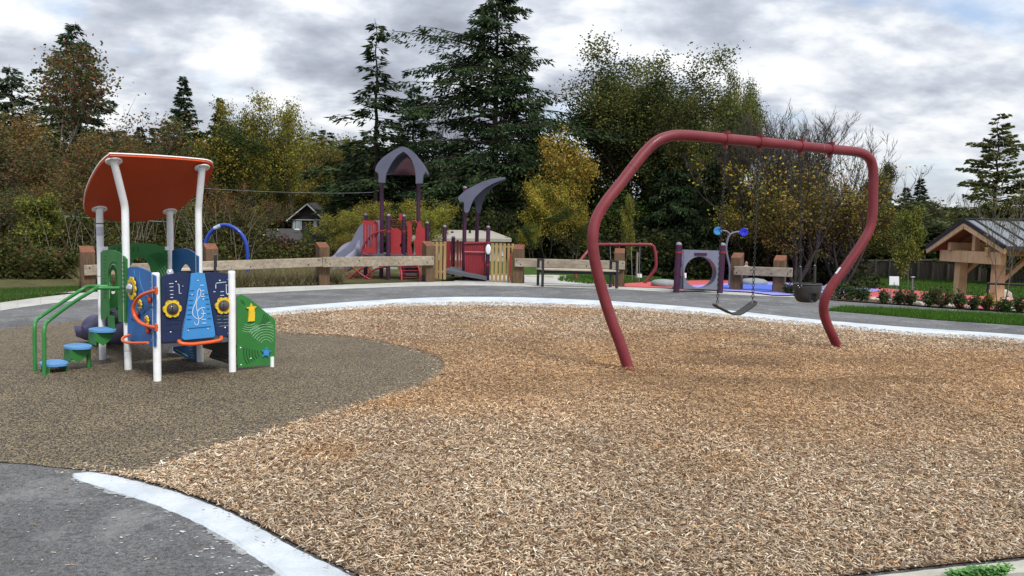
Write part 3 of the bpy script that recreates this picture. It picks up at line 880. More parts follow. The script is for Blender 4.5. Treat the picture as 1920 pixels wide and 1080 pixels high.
blades('lawn_grass', np.concatenate([
    scatter_px([(1190, 528), (1310, 526), (1420, 527), (1520, 531), (1640, 540), (1760, 549), (1920, 562), (2100, 575), (2100, 513), (1640, 514), (1560, 521), (1180, 521)], 60000),
    scatter_px([(1050, 521), (1046, 527), (1090, 532), (1160, 534), (1240, 528), (1240, 521), (1100, 518)], 7000)]), .10, .02, (.028, .07, .010), (.075, .155, .022), 'mown green lawn beyond the coloured rubber play surface')
blades('verge_grass', scatter_px([(-250, 590), (0, 567), (150, 548), (185, 543), (150, 540), (0, 545), (-250, 562)], 20000, .01), .06, .009, (.03, .07, .012), (.08, .15, .03), 'short green verge grass beside the left footpath')
blades('dry_meadow_grass', scatter_px([(160, 546), (450, 538), (640, 532), (645, 519), (600, 508), (440, 508), (160, 512)], 60000), .30, .010, (.07, .075, .03), (.32, .26, .14), 'dry meadow grass and weeds behind the long timber barrier', .55)
# ground-cover leaves at the bottom right corner
def cover_leaves():
    n = 520; c0 = G(1860, 1092, .05)
    b = MB()
    for k in range(n):
        xx = rnd.choice((1790, 1812, 1835, 1858, 1880)) + rnd.gauss(0, 9); p = G(xx, 1092 - (xx - 1800) * .1 - abs(rnd.gauss(0, 5)), .04)
        r = rnd.uniform(.006, .012); a = rnd.uniform(0, 6.28); zz = rnd.uniform(.01, .05)
        q = [(p.x + r * math.cos(a + t), p.y + r * math.sin(a + t), p.z + zz + rnd.uniform(-.006, .006)) for t in (0, 1.2, 2.4, 3.6, 4.9)]
        b.add(q, [tuple(range(5))])
    b.build('ground_cover_leaves', mat('groundcover_green', (.05, .16, .03), .6, c2=(.10, .26, .05), vscale=20), kind='stuff', label='small green ground cover leaves behind the corner kerb', cat='ground cover')
cover_leaves()
# ------------------------------------------------------------ toddler play structure (front left)
s_ = .78
AX = Vector((.72, -.694, 0)).normalized(); AY = Vector((.707, .707, 0)); ZU = Vector((0, 0, 1))
A0 = Vector((-4.665, 8.45, 0))
def L(x, y, z=0): return A0 + AX * (x * 1.028) + AY * (y * .985) + ZU * z
play = thing('toddler_play_structure', 'small white-posted play structure with orange roof, green steps and blue panels on brown rubber', 'play structure', L(s_, s_ / 2))
PR = .037
def post(name, pts, cap=True, r=PR, **kw):
    b = MB(); b.tube(pts, r, 16)
    return b.build(name, WHITEP, play, **kw)
tops = {}
for nm, base, bend, top in (('A', (0, 0), None, (0, 0, 1.72)), ('F', (0, s_), None, (0, s_, 1.72)),
                            ('B', (s_, 0), (s_, 0, 1.74), (s_ + .20, -.17, 2.19)), ('E', (s_, s_), (s_, s_, 1.74), (s_ + .22, s_ - .05, 2.19))):
    pts = [L(*base, -.05), L(*base, .6)]
    if bend:
        b0 = L(*bend); t0 = L(*top); d = (t0 - b0).normalized()
        pts += [b0 - ZU * .06, b0 - ZU * .02 + d * .01, b0 + d * .05, t0]
    else: pts += [L(*top)]
    po = post('post', pts)
    tops[nm] = L(*top)
    # joint ring where the roof tube meets the post
    jz = .96
    MB().tube([L(*base, jz), L(*base, jz + .006)], PR + .002, 16).build('joint_ring', GALV, po)
for nm, base, top in (('C', (2 * s_, 0), 1.085), ('D', (2 * s_, s_), 1.085)):
    po = post('post', [L(*base, -.05), L(*base, top - .03), L(*base, top - .012), L(*base, top)], r=[PR, PR, PR, PR * .8])
    b = MB()
    for z in (.42, .5, .93, .99, .72): b.tube([L(*base, z) - AX * 0 + AY * -.045, L(*base, z) + AY * -.052], .008, 8)
    b.build('bolt_heads', GALV, po)
MB().tube([L(2 * s_, s_ + .46, -.03), L(2 * s_, s_ + .46, .12)], .022, 10).build('foot', WHITEP, play)
# roof: plane through the four post tops, outline measured on that plane
rn = (tops['B'] - tops['A']).cross(tops['F'] - tops['A']).normalized()
if rn.z < 0: rn = -rn
rp0 = tops['A'] + rn * .012
ROOFPX = [(205, 293), (216, 291), (300, 295), (375, 301), (394, 305), (399, 312), (396, 325), (385, 345), (362, 368), (340, 388), (318, 403), (290, 411), (262, 414), (235, 414), (200, 411), (172, 407), (162, 400), (158, 388), (161, 362), (172, 334), (188, 308)]
rw = catmull([onplane(x, y, rp0, rn) for x, y in ROOFPX], 4, closed=True)
MB().slab(rw, [], rn, .02).build('roof', ROOFR, play, label='orange-red curved roof board')
rc = sum(rw, Vector()) / len(rw)
MB().slab([rc + (p - rc) * 1.012 + rn * .017 for p in rw], [], rn, .012).build('roof_edge', WHITEB, play)
for k in tops:
    c = tops[k]
    b = MB(); b.lathe(c - rn * .012, [(.076, 0), (.08, .004), (.08, .012)], 20, rn); fo = b.build('mounting_flange', WHITEP, play)
    b = MB()
    for a in range(4):
        v = (AX * math.cos(a * 1.57 + .8) + AY * math.sin(a * 1.57 + .8)); v = (v - rn * v.dot(rn)).normalized()
        b.ball(c - rn * .014 + v * .06, .007, .007, .005, 8, 5)
    b.build('flange_bolts', GALV, fo)

def pl(pts, p0, n, k=4, closed=True):
    w = [onplane(x, y, p0, n) for x, y in pts]
    return catmull(w, k, closed) if k > 1 else w
def board(name, px, p0, n, mt, holes=(), th=.018, k=1, hk=4, **kw):
    return MB().slab(pl(px, p0, n, k), [pl(h, p0, n, hk) for h in holes], n, th).build(name, mt, play, **kw)
def lines(name, segs, p0, n, mt, parent, w=.006, off=.011, th=.004, k=4):
    """routed lines: thin ribs lying on the board face"""
    b = MB()
    for sg in segs:
        pts = [onplane(x, y, p0 + n * off, n) for x, y in sg]
        if len(pts) > 2: pts = catmull(pts, k)
        for a, c in zip(pts[:-1], pts[1:]): 
            if (c - a).length > 1e-4: b.bar(a, c, w, th, n)
    return b.build(name, mt, parent)
def arc(cx, cy, r, a0, a1, ky=1.0, n=5):
    return [(cx + r * math.cos(rad(a0 + (a1 - a0) * i / (n - 1))), cy - r * ky * math.sin(rad(a0 + (a1 - a0) * i / (n - 1)))) for i in range(n)]
# decks
d1 = MB(); d1.slab([L(.03, .03, .55), L(s_ - .03, .03, .55), L(s_ - .03, s_ - .03, .55), L(.03, s_ - .03, .55)], [], ZU, .06); d1.build('upper_deck', DECKG, play)
d2 = MB(); d2.slab([L(s_ + .0, .02, .36), L(2 * s_ - .02, .02, .36), L(2 * s_ - .02, s_ - .02, .36), L(s_ + .0, s_ - .02, .36)], [], ZU, .06); d2.build('lower_deck', DECKG, play)
# AB entrance panel (green) with a slot doorway
nAB = -AY; pAB = L(0, -.012)
ab = board('entrance_panel', [(190, 598), (190, 474), (194, 470), (204, 468), (214, 469), (224, 473), (232, 479), (238, 486), (237, 605), (224, 603), (223, 583), (222, 520), (220, 504), (214, 497), (208, 502), (205, 515), (204, 590), (200, 598)], pAB, nAB, GREEN)
lines('engraving', [[(194.5, y), (199, y + .6)] for y in range(480, 560, 7)] + [[(228, y), (234, y + .6)] for y in range(492, 570, 8)] + [[(203, 520), (205, 500), (212, 491), (220, 494)]], pAB, nAB, GREEN_D, ab, .006)
lines('pale_engraving', [[(206, 503), (210, 496), (216, 497)], [(209, y), (219, y - 1.5)] if False else [(205, 560), (206, 530)]], pAB, nAB, GREEN_E, ab, .006, .013)
# AF rear panel with arched slide opening and an oval hole
nAF = AX; pAF = L(.012, 0)
af = board('slide_entrance_panel', [(197, 580), (197, 468), (205, 462), (222, 458), (250, 455.5), (285, 457), (305, 462), (320, 470), (320, 565), (284, 570), (284, 515), (281, 499), (273, 486), (262, 482), (250, 487), (244, 500), (243, 515), (243, 574)], pAF, nAF, GREEN,
           holes=[[(208, 512), (212, 507), (216, 512), (216.5, 545), (212.5, 551), (208, 546)]])
sg = [[(214 + i * 9, 463 + abs(i - 4) * .3), (214 + i * 9, 474 - i * .3)] for i in range(6)]
for i in range(9): sg.append(arc(262, 512, 40 + i * 4.5, 62 - i * 4.2, 18 + i * .5, .95))
lines('engraving', sg, pAF, nAF, GREEN_D, af, .007)
lines('pale_engraving', [arc(262, 530, 30 + i * 5, 34, 12, 1.0) for i in range(6)], pAF, nAF, GREEN_E, af, .006, .012)
for x, y in ((196, 466), (315, 466)):
    q = onplane(x, y, pAF + nAF * .02, nAF)
    MB().frame_box(q, AY, ZU, AX, .035, .022, .012, .004).build('panel_bracket', WHITEP, play)
# EF blue panel with a keyhole
nEF = -AY; pEF = L(0, s_ - .012)
board('keyhole_panel', [(324, 560), (324, 470), (332, 466), (344, 465), (356, 468), (366, 474), (372, 481), (372, 560)], pEF, nEF, BLUE_D,
      holes=[[(337, 535), (337.5, 510), (341, 501), (347, 495), (354, 498), (359, 507), (361, 515), (361, 535)]])
ul = board('under_deck_panel', [(326, 620), (372, 620), (371, 678), (352, 672), (333, 662), (326, 658)], L(0, s_), nEF, BLUE_D)
lines('slots', [[(354 + i * .8, 650 + i * 5), (361 + i * .5, 651 + i * 5)] for i in range(5)] + [[(330, 655), (352, 668)], [(340, 638), (350, 640)], [(338, 645), (349, 648)]], L(0, s_), nEF, GREEN_E, ul, .006, .011)
# BC blue panel with gears
nBC = -AY; pBC = L(s_, -.012)
bc = board('gear_panel', [(241, 636), (240, 504), (246, 500), (258, 500), (272, 505), (284, 511), (292, 518), (292, 650), (284, 649), (262, 641)], pBC, nBC, BLUE)
lines('engraving', [[(262, 506), (262, 522), (266, 540), (276, 556), (290, 564)], [(251, 507), (252, 520), (249, 535)], [(244, 578), (254, 590), (268, 604), (280, 615), (288, 620)],
                    [(267, 590), (274, 582), (288, 577)]], pBC, nBC, BLUE_L, bc, .006)
lines('dark_engraving', [[(246, 598), (252, 600), (262, 598)], [(268, 588), (276, 580), (287, 575)]], pBC, nBC, BMARK, bc, .008)
def gear(name, px, py, p0, n, r, lobes, lob, mt=YELL, off=.03, ball=None, br=None, parent=None, lab=None):
    c = onplane(px, py, p0 + n * off, n); u = n.cross(ZU).normalized() * -1
    pts = []
    for i in range(lobes * 8):
        a = 2 * math.pi * i / (lobes * 8)
        rr = r * (1 + lob * (abs(math.cos(a * lobes / 2)) ** .7 * 2 - 1))
        pts.append(c + u * rr * math.cos(a) + ZU * rr * math.sin(a))
    g = MB().slab(pts, [], n, .014).build(name, mt, parent or play, **({'label': lab} if lab else {}))
    MB().tube([c - n * off, c], r * .25, 10).build('axle', GALV, g)
    if ball:
        q = n.to_track_quat('Z', 'Y')
        b = MB(); b.ball(c + n * .005, br, br, br * .8, 18, 10, q); bo = b.build('dome', ball, g)
        bb = MB(); bb.lathe(c + n * .006, [(br * 1.06, 0), (br * 1.1, .006), (br * 1.04, .012)], 18, n); bb.build('dome_rim', DKBALL, g)
    b = MB()
    for i in range(lobes):
        a = 2 * math.pi * i / lobes; q = c + (u * math.cos(a) + ZU * math.sin(a)) * r * 1.02 + n * .0075
        b.lathe(q, [(r * .09, 0), (r * .09, .002)], 8, n)
    b.build('peg_holes', mat('dark_yellow', (.42, .27, .02), .6), g)
    return g
gear('gear_wheel', 247, 541, pBC, nBC, .112, 10, .11, ball=STEEL, br=.062, lab='large yellow gear wheel with mirror dome')
gear('gear_wheel', 262, 571, pBC, nBC, .045, 8, .14, ball=GALV, br=.018)
gear('gear_wheel', 275, 601, pBC, nBC, .045, 8, .14, ball=GALV, br=.018)
for x, y in ((257, 591), (280, 562), (277, 620)):
    c = onplane(x, y, pBC + nBC * .03, nBC)
    kb = MB(); kb.lathe(c - nBC * .03, [(.012, 0), (.012, .02), (.034, .022), (.036, .036), (.026, .044), (.004, .046)], 16, nBC); kb.build('turning_knob', REDK, play)
# steel bubble window behind post C
b = MB(); b.lathe(L(2 * s_ - .1, .18, .98), [(.036, 0), (.038, .05), (.036, .10), (.022, .13), (.004, .137)], 16); b.build('steel_bell', STEEL, play)
# CD panels
nCD = AX; pCD = L(2 * s_, 0)
n1 = board('music_panel', [(302, 518), (315, 514.5), (335, 511.5), (350, 510.5), (358, 513), (355, 535), (349, 575), (342, 612), (337, 636), (333, 640), (306, 641), (302, 638)], pCD, nCD, NAVY, label='navy left music panel')
n2 = board('music_panel', [(384, 512), (395, 510.5), (414, 511), (428, 513), (433, 517), (433, 626), (430, 630), (412, 631), (405, 628), (400, 596), (391, 550), (386, 530)], pCD, nCD, NAVY, label='navy right music panel')
gb = board('backing_strip', [(386, 520), (392, 519), (408, 628), (400, 630)], pCD - nCD * .022, nCD, GREEN)
mid = board('treble_clef_panel', [(358, 513), (371, 511), (383, 512), (386, 530), (393, 566), (402, 618), (403, 627), (400, 632), (346, 637), (341, 634), (342, 624), (350, 580), (356, 535)], pCD + nCD * .028, nCD, BLUE_L, label='bright blue tapering treble clef panel')
pm = pCD + nCD * .028
lines('treble_clef', [[(364, 604), (367, 609), (371, 608), (372.5, 600), (370, 586), (368, 572), (370, 562), (375, 555), (376.5, 548), (374, 541.5), (370.5, 547), (369, 558), (366, 569), (362, 579), (361, 588), (365, 595), (372, 598), (379, 595), (381.5, 587), (379, 580), (374.5, 579), (371, 584)]], pm, nCD, WMARK, mid, .0065, .012)
stv = []
for i, y in enumerate((535, 545.5, 556, 577, 588, 599, 606)): stv.append([(375 + i * .6, y), (382 + i * .8, y - .3)])
lines('staff_white', stv, pm, nCD, WMARK, mid, .008, .0115)
lines('staff_dark', [[(356 - i * 1.0, 545 + i * 9), (364 - i * .9, 544.7 + i * 9)] for i in range(7)] + [[(384 + i * 1.1, 552 + i * 9), (390 + i * 1.2, 552 + i * 9)] for i in range(6)] + [[(352, 616), (395, 612)]], pm, nCD, BLUE_D, mid, .007, .0115)
def dots(name, px, p0, n, r, mt, parent, off=.011):
    b = MB()
    for x, y in px: b.lathe(onplane(x, y, p0 + n * off, n), [(r, 0), (r, .003), (r * .5, .005)], 10, n)
    return b.build(name, mt, parent)
dots('rivets', [(371, 526), (353, 619.5), (390, 616), (360, 553), (381, 552), (381, 561)], pm, nCD, .006, WHITEP, mid)
lines('note_marks', [[(317, 532), (325, 531.4)], [(318, 538), (325, 537.6)], [(318.5, 545), (325, 544.6)], [(319, 552), (325, 551.8)], [(319.5, 558), (324.5, 557.8)], [(318.5, 565), (325, 564.7)],
                     [(333, 533), (335.5, 534), (336, 549)], [(336, 550), (340, 550)], [(342, 536), (343.5, 537)]], pCD, nCD, WMARK, n1, .007)
lines('faint_marks', [[(311, 537), (312, 560)], [(341, 539), (344, 538.5)], [(311, 601), (342, 600)], [(320, 590), (320, 612)], [(310, 608), (336, 607.4)], [(310, 596), (318, 595.6)], [(326, 596), (335, 595.4)], [(312, 620), (334, 619)]], pCD, nCD, BMARK, n1, .007)
dots('rivets', [(330, 528), (320, 622.5)], pCD, nCD, .007, WHITEP, n1)
lines('note_marks', [[(413, 547), (420, 546.6)], [(413, 554), (420, 553.6)], [(413, 560), (419.5, 559.6)], [(424, 533), (424.5, 551)], [(400, 547), (404, 546.6)], [(405, 531), (424, 528.6)], [(404.5, 533), (404.5, 541)]], pCD, nCD, WMARK, n2, .007)
lines('faint_marks', [[(407, 586 + i * 6.5), (414 + (i % 2) * 3, 585.6 + i * 6.5)] for i in range(4)] + [[(419, 586 + i * 6.5), (428, 585.4 + i * 6.5)] for i in range(4)] + [[(411, 612), (427, 610)]], pCD, nCD, mat('dull_olive_marking', (.16, .22, .16), .6), n2, .006)
dots('rivets', [(412, 526), (422, 614), (427, 551.5)], pCD, nCD, .008, WHITEP, n2)
for x, y in ((323, 579), (419, 573)):
    g = gear('gear_wheel', x, y, pCD, nCD, .084, 6, .10, off=.026, ball=DKBALL, br=.055)
    c = onplane(x, y, pCD + nCD * .074, nCD)
    MB().bar(c - ZU * .04 + AY * .003, c + ZU * .04 + AY * .003, .006, .008, nCD).build('dome_slot', BLACKM, g)
MB().slab([L(2 * s_ - .02, .06, .33), L(2 * s_ - .02, s_ - .06, .33), L(2 * s_ - .02, s_ - .06, .39), L(2 * s_ - .02, .06, .39)], [], AX, .02).build('deck_skirt', DECKG, play)
# orange tubes
def otube(name, px, p0, n, offs, r, mt=ORANGE, **kw):
    pts = [onplane(x, y, p0, n) + n * o for (x, y), o in zip(px, offs)]
    return MB().tube(catmull(pts, 6), r, 12).build(name, mt, play, **kw)
h = otube('grab_handle', [(294, 545), (286, 547), (276, 553), (269, 563), (265.5, 577), (267, 592), (273, 604), (282, 611), (294, 614)], L(s_, -.03), nBC, [.0, .02, .05, .07, .08, .07, .05, .02, .0], .017)
b = MB()
for y in (545, 614): b.frame_box(onplane(293, y, L(s_, -.05), nBC), AX, AY, ZU, .028, .008, .038, .006)
b.build('mounting_plates', ORANGE, h)
otube('foot_rail', [(244, 628), (241, 632), (246, 638), (256, 641), (270, 642), (283, 642)], L(s_, -.05), nBC, [.0, .05, .08, .08, .06, .03], .014)
otube('foot_rail', [(331, 638), (334, 642), (350, 643), (370, 641), (392, 638), (406, 635), (411, 631)], L(2 * s_, 0), nCD, [.05, .09, .11, .11, .11, .09, .05], .018)
# DG green wing panel with stars
pDG = L(2 * s_, s_)
dg = board('wave_panel', [(444, 556), (450, 552), (457, 554), (466, 559), (480, 570), (495, 583), (508, 593), (514, 598), (516, 604), (515.5, 640), (514, 680), (511, 684), (480, 686), (452, 689), (446, 688), (444, 683)], pDG, nCD, GREEN)
sg = []
for i in range(7): sg.append(arc(499, 646, 10 + i * 5, 160 - i * 3, max(25 + i * 2, math.degrees(math.acos(min(1, 14.5 / (10 + i * 5))))), .95, 7))
for i in range(6): sg.append(arc(495, 660, 12 + i * 5.2, 168, 224 - i * 2, 1.05, 6))
lines('engraving', sg[7:] + [[(496 + 3 * i, 588 + 3 * i), (490 + 3 * i, 604 + i), (484 + 3.5 * i, 612 + i)] for i in range(4)] + [[(456, 564), (459, 572)], [(452, 562), (455, 569)]], pDG, nCD, GREEN_D, dg, .008)
lines('pale_engraving', sg[:7] + [arc(467, 598, 14 + i * 5, 235 + i * 3, 318, .85, 7) for i in range(4)] + [[(499, 606), (508, 604)], [(497, 613), (511, 612)]], pDG, nCD, GREEN_E, dg, .005, .0115)
def star(name, px, py, r, mt, tilt=0, body=False):
    c = onplane(px, py, pDG + nCD * .018, nCD); q = []
    for i in range(10):
        a = rad(90 + 36 * i + tilt); rr = r if i % 2 == 0 else r * .46
        q.append(c + AY * rr * math.cos(a) + ZU * rr * math.sin(a))
    b = MB().slab(q, [], nCD, .016)
    if body:
        w = [(-.030, .01), (.030, .01), (.036, -.085), (.030, -.135), (-.042, -.135), (-.036, -.085)]
        b.slab([c + AY * x + ZU * z + nCD * .001 for x, z in w], [], nCD, .016)
    o = b.build(name, mt, play)
    b = MB()
    for i in range(5):
        a = rad(90 + 72 * i + tilt); b.lathe(c + AY * r * .6 * math.cos(a) + ZU * r * .6 * math.sin(a) + nCD * .009, [(.005, 0), (.005, .002)], 8, nCD)
    b.build('face_marks', mat('dark_yellow', (.42, .27, .02), .6) if body else NAVY, o)
star('yellow_star_figure', 471.5, 579, .062, YELL, 4, True)
star('blue_star', 499, 661, .062, BLUE_L, -8)
dots('rivets', [(452, 684), (509, 676), (451, 652), (470, 672)], pDG, nCD, .008, WHITEP, dg)
# dark crawl bench under the lower deck
b = MB()
for k in range(6):
    z = .10 + .03 * k
    b.tube([L(s_ + .25, s_ + .02 + .015 * k, z), L(2 * s_ - .06, s_ + .02 + .015 * k, z)], .028, 8)
b.build('under_deck_crawl_tube', BLACKR, play)
MB().slab([L(s_ + .1, s_ + .0, .18), L(2 * s_ - .03, s_ + .0, .18), L(2 * s_ - .03, s_ + .0, .34), L(s_ + .1, s_ + .0, .34)], [], AY, .03).build('under_deck_board', BLACKM, play)
# steps
for k, (y, z) in enumerate(((-.10, .40), (-.345, .24), (-.58, .085))):
    c = L(s_ / 2, y, z)
    o = []
    for a, rr in ((-.19, -.02), (-.13, -.11), (0, -.15), (.13, -.11), (.19, -.02), (.17, .06), (0, .10), (-.17, .06)): o.append(c + AX * a + AY * rr)
    st = MB().slab(catmull(o, 3, True), [], ZU, .022).build('step', BSTEP, play)
    b = MB()
    if k < 2:
        for sx in (-.11, .11):
            b.slab([c + AX * sx + AY * .08 + ZU * -.012, c + AX * sx + AY * -.12 + ZU * -.012, c + AX * sx + AY * -.13 + ZU * -.10, c + AX * sx + AY * -.05 - ZU * .16, c + AX * sx + AY * .02 - ZU * .10], [], AX, .012)
        b.slab([c + AX * -.11 + AY * -.122 - ZU * .012, c + AX * .11 + AY * -.122 - ZU * .012, c + AX * .11 + AY * -.122 - ZU * .15, c + AX * -.11 + AY * -.122 - ZU * .15], [], AY, .012)
    else:
        b.slab([c + AX * -.14 + AY * -.1 - ZU * .012, c + AX * .14 + AY * -.1 - ZU * .012, c + AX * .14 + AY * -.1 - ZU * .09, c + AX * -.14 + AY * -.1 - ZU * .09], [], AY, .012)
        b.slab([c + AX * -.14 + AY * .06 - ZU * .012, c + AX * .14 + AY * .06 - ZU * .012, c + AX * .14 + AY * .06 - ZU * .09, c + AX * -.14 + AY * .06 - ZU * .09], [], AY, .012)
    if k == 1: b.tube([c + AX * .06 + AY * .06 - ZU * .02, c + AX * .06 + AY * .06 - ZU * .26], .022, 10)
    b.build('step_bracket', GREEN, st)
MB().slab([L(s_ / 2 - .09, -.03, .55), L(s_ / 2 + .09, -.03, .55), L(s_ / 2 + .09, -.03, .38), L(s_ / 2 - .09, -.03, .38)], [], AY, .012).build('step_riser', GREEN, play)
# handrails
for px, ys, Y in (([(83, 706), (83, 650), (83, 618), (86, 607), (93, 600), (130, 572), (168, 548), (178, 542), (187, 540), (225, 540)], None, (7.46, 7.86)),
                  ([(65.5, 697), (65, 650), (65, 612), (68, 601), (76, 594), (110, 571), (152, 544), (163, 538), (175, 536.5), (204, 537)], None, (7.69, 8.24))):
    n_ = len(px); pts = []
    for i, (x, y) in enumerate(px):
        t = 0 if i < 3 else (i - 2) / (n_ - 3)
        pts.append(P(x, y, Y[0] + (Y[1] - Y[0]) * t))
    pts[0].z = -.02
    MB().tube(catmull(pts, 5), .019, 12).build('handrail', GREEN_T, play)
# slide
sp = catmull([L(.0, s_ * .55, .46), L(-.2, s_ * .55, .42), L(-.7, s_ * .55, .24), L(-1.1, s_ * .55, .11), L(-1.35, s_ * .54, .07), L(-1.5, s_ * .53, .06)], 6)
prof = [(-.27, .17), (-.24, .17), (-.22, .06), (-.12, .01), (.12, .01), (.22, .06), (.24, .17), (.27, .17), (.25, .03), (.14, -.03), (-.14, -.03), (-.25, .03)]
MB().sweep(sp, prof).build('slide_chute', PURPD, play)
MB().tube([L(-.15, s_ * .5, .30), L(-.15, s_ * .5, .22)] and catmull([L(.02, s_ * .5, .36), L(-.5, s_ * .5, .25), L(-1.0, s_ * .45, .22), L(-1.25, s_ * .4, .22)], 5), .17, 18).build('crawl_tunnel', PURPD, play)
# small stickers on the posts
b = MB(); q = L(0, 0, 1.42); b.tube([q, q + ZU * .10], PR + .0015, 16); b.build('age_sticker', mat('pale_grey_sticker', (.48, .5, .55), .6), play)
b = MB(); q = L(0, 0, 1.55); b.tube([q, q + ZU * .012], PR + .003, 16); b.build('post_band', REDP, play)
b = MB(); q = L(s_, 0, .20); b.tube([q, q + ZU * .09], PR + .001, 16); b.build('worn_sticker', mat('worn_sticker_grey', (.50, .5, .48), .7, var=.2, vscale=60), play)

# ------------------------------------------------------------ big swing frame
def at_px(lst):
    return [P(x, y, Y) for x, y, Y in lst]
SW = [(1181, 699, 8.36), (1165, 650, 8.36), (1143, 590, 8.36), (1125, 530, 8.36), (1114, 480, 8.36), (1111.5, 440, 8.37), (1119, 408, 8.40), (1138, 376, 8.44), (1162, 346, 8.50), (1185, 316, 8.56), (1208, 287, 8.62), (1232, 265, 8.68), (1262, 254.5, 8.76),
      (1300, 255, 8.87), (1360, 260.5, 9.05), (1430, 267, 9.32), (1500, 274, 9.63), (1560, 280, 9.92), (1600, 284, 10.12), (1620, 289, 10.22), (1633, 302, 10.28), (1637.5, 325, 10.3), (1637, 360, 10.3), (1636, 400, 10.3), (1631, 428, 10.3), (1617, 455, 10.28), (1598, 483, 10.26), (1577, 512, 10.24), (1557, 540, 10.24), (1545.5, 565, 10.26), (1545, 588, 10.3), (1553, 612, 10.34), (1565, 638, 10.38), (1573, 657, 10.4)]
swp = catmull(at_px(SW), 5)
swp[0].z = -.03; swp[-1].z = -.03
swing = thing('swing_set', 'large maroon bent-tube swing frame standing in the wood chips', 'swing frame', (2.9, 9.3, 0))
MB().tube(swp, .0635, 24).build('frame_tube', REDP, swing)
def beam_at(px):
    best = min(range(len(swp)), key=lambda i: abs(proj(swp[i])[0] - px) + (1000 if swp[i].z < 2.4 else 0))
    i = best; j = i + 1 if proj(swp[i])[0] < px else i - 1
    a, c = swp[i], swp[j]; xa, xc = proj(a)[0], proj(c)[0]
    return a.lerp(c, (px - xa) / (xc - xa)), (swp[i + 1] - swp[i]).normalized()
hang = []
for px in (1361, 1424, 1501, 1557):
    c, t = beam_at(px)
    b = MB(); b.tube([c - t * .028, c + t * .028], .073, 22)
    dn = (Vector((0, 0, -1)) - t * Vector((0, 0, -1)).dot(t)).normalized(); sd = t.cross(dn)
    b.bar(c - dn * .062 - t * .0, c - dn * .092, .10, .05, t)
    ho = b.build('hanger_collar', REDP, swing)
    b = MB(); b.bar(c + dn * .06, c + dn * .115, .045, .035, t); b.tube([c + dn * .10 - sd * .03, c + dn * .10 + sd * .03], .008, 8)
    b.build('hanger_pivot', REDP, ho)
    hang.append(c + dn * .115)
for px, py in ((1197, 300), (1175, 330)):   # sleeve joints
    pass
i0 = min(range(len(swp)), key=lambda i: abs(proj(swp[i])[0] - 1183) + (1000 if swp[i].z < 1.8 else 0))
t = (swp[i0 + 1] - swp[i0 - 1]).normalized()
b = MB(); b.tube([swp[i0] - t * .004, swp[i0] + t * .004], .065, 24); b.build('sleeve_joint', mat('dark_maroon_seam', (.10, .012, .015), .5), swing)
b = MB(); b.ball(onplane(1191, 329, swp[i0] + Vector((0, -.067, 0)), Vector((0, -1, 0))), .009, .006, .009); b.build('set_screw', STEEL, swing)
# sticker on the right leg, wrapped round the tube
i1 = min(range(len(swp)), key=lambda i: (proj(swp[i])[0] - 1578) ** 2 + (proj(swp[i])[1] - 510) ** 2)
stv = []; stf = []
for i in range(-1, 2):
    t = (swp[i1 + i + 1] - swp[i1 + i - 1]).normalized(); back = (CAM - swp[i1]).normalized(); back = (back - t * back.dot(t)).normalized(); sd = t.cross(back)
    if sd.x > 0: sd = -sd
    for k in range(7):
        a = rad(38 + k * 9); stv.append(swp[i1 + i] + (back * math.cos(a) + sd * math.sin(a)) * .065)
for i in range(2):
    for k in range(6): q = i * 7 + k; stf.append((q, q + 1, q + 8, q + 7))
MB().add(stv, stf, True).build('warning_sticker', SIGNW, swing)
t_ = mat('scratched_paint', (.62, .5, .5), .6)
c, t = beam_at(1541); b = MB(); b.bar(c - t * .002 + Vector((0, -.066, .03)), c + Vector((.004, -.066, -.015)), .006, .004, t); b.build('paint_scratch', t_, swing)
# chains
def chain(name, p, q, mt, parent, link=.042, r=.0050, w=.0145, **kw):
    p = Vector(p); q = Vector(q); d = (q - p); n_ = max(2, int(d.length / (link * .78))); d.normalize()
    s1 = d.cross(Vector((0, 1, 0))).normalized(); s2 = d.cross(s1)
    b = MB()
    for i in range(n_):
        c = p.lerp(q, (i + .5) / n_); sd = s1 if i % 2 else s2; o = sd.cross(d)
        ring = []
        for a in range(8):
            an = 2 * math.pi * a / 8 + .39
            ring.append(c + sd * w * math.cos(an) + d * (link / 2) * math.sin(an) * .95)
        vs = []; fs = []
        for a in range(8):
            rdir = (ring[a] - c).normalized()
            for e in range(3):
                th = 2 * math.pi * e / 3
                vs.append(ring[a] + rdir * r * math.cos(th) + o * r * math.sin(th))
        for a in range(8):
            for e in range(3):
                fs.append((a * 3 + e, a * 3 + (e + 1) % 3, ((a + 1) % 8) * 3 + (e + 1) % 3, ((a + 1) % 8) * 3 + e))
        b.add(vs, fs, True)
    return b.build(name, mt, parent, **kw)
# belt swing
Yb = 9.15
e1, e2 = P(1345, 572, Yb), P(1411, 567, Yb + .1)
belt = thing('belt_swing', 'black rubber belt swing seat hanging by two chains', 'swing', (e1 + e2) / 2)
belt.location.z = e1.z - .1
for a, c in ((hang[0], e1), (hang[1], e2)):
    chain('chain', a, c + Vector((0, 0, .03)), BLACKM, belt)
    MB().tube([c + Vector((0, -.0, .045)), c + Vector((0, 0, -.02))], .011, 8).build('seat_shackle', STEEL, belt)
bp = catmull([e1 + Vector((-.045, 0, .01)), e1 + Vector((-.01, 0, -.02)), e1.lerp(e2, .2) - Vector((0, 0, .075)), e1.lerp(e2, .42) - Vector((0, 0, .125)), e1.lerp(e2, .62) - Vector((0, 0, .125)), e1.lerp(e2, .84) - Vector((0, 0, .07)), e2 + Vector((.01, 0, -.015)), e2 + Vector((.035, 0, .015))], 5)
vs = []; fs = []
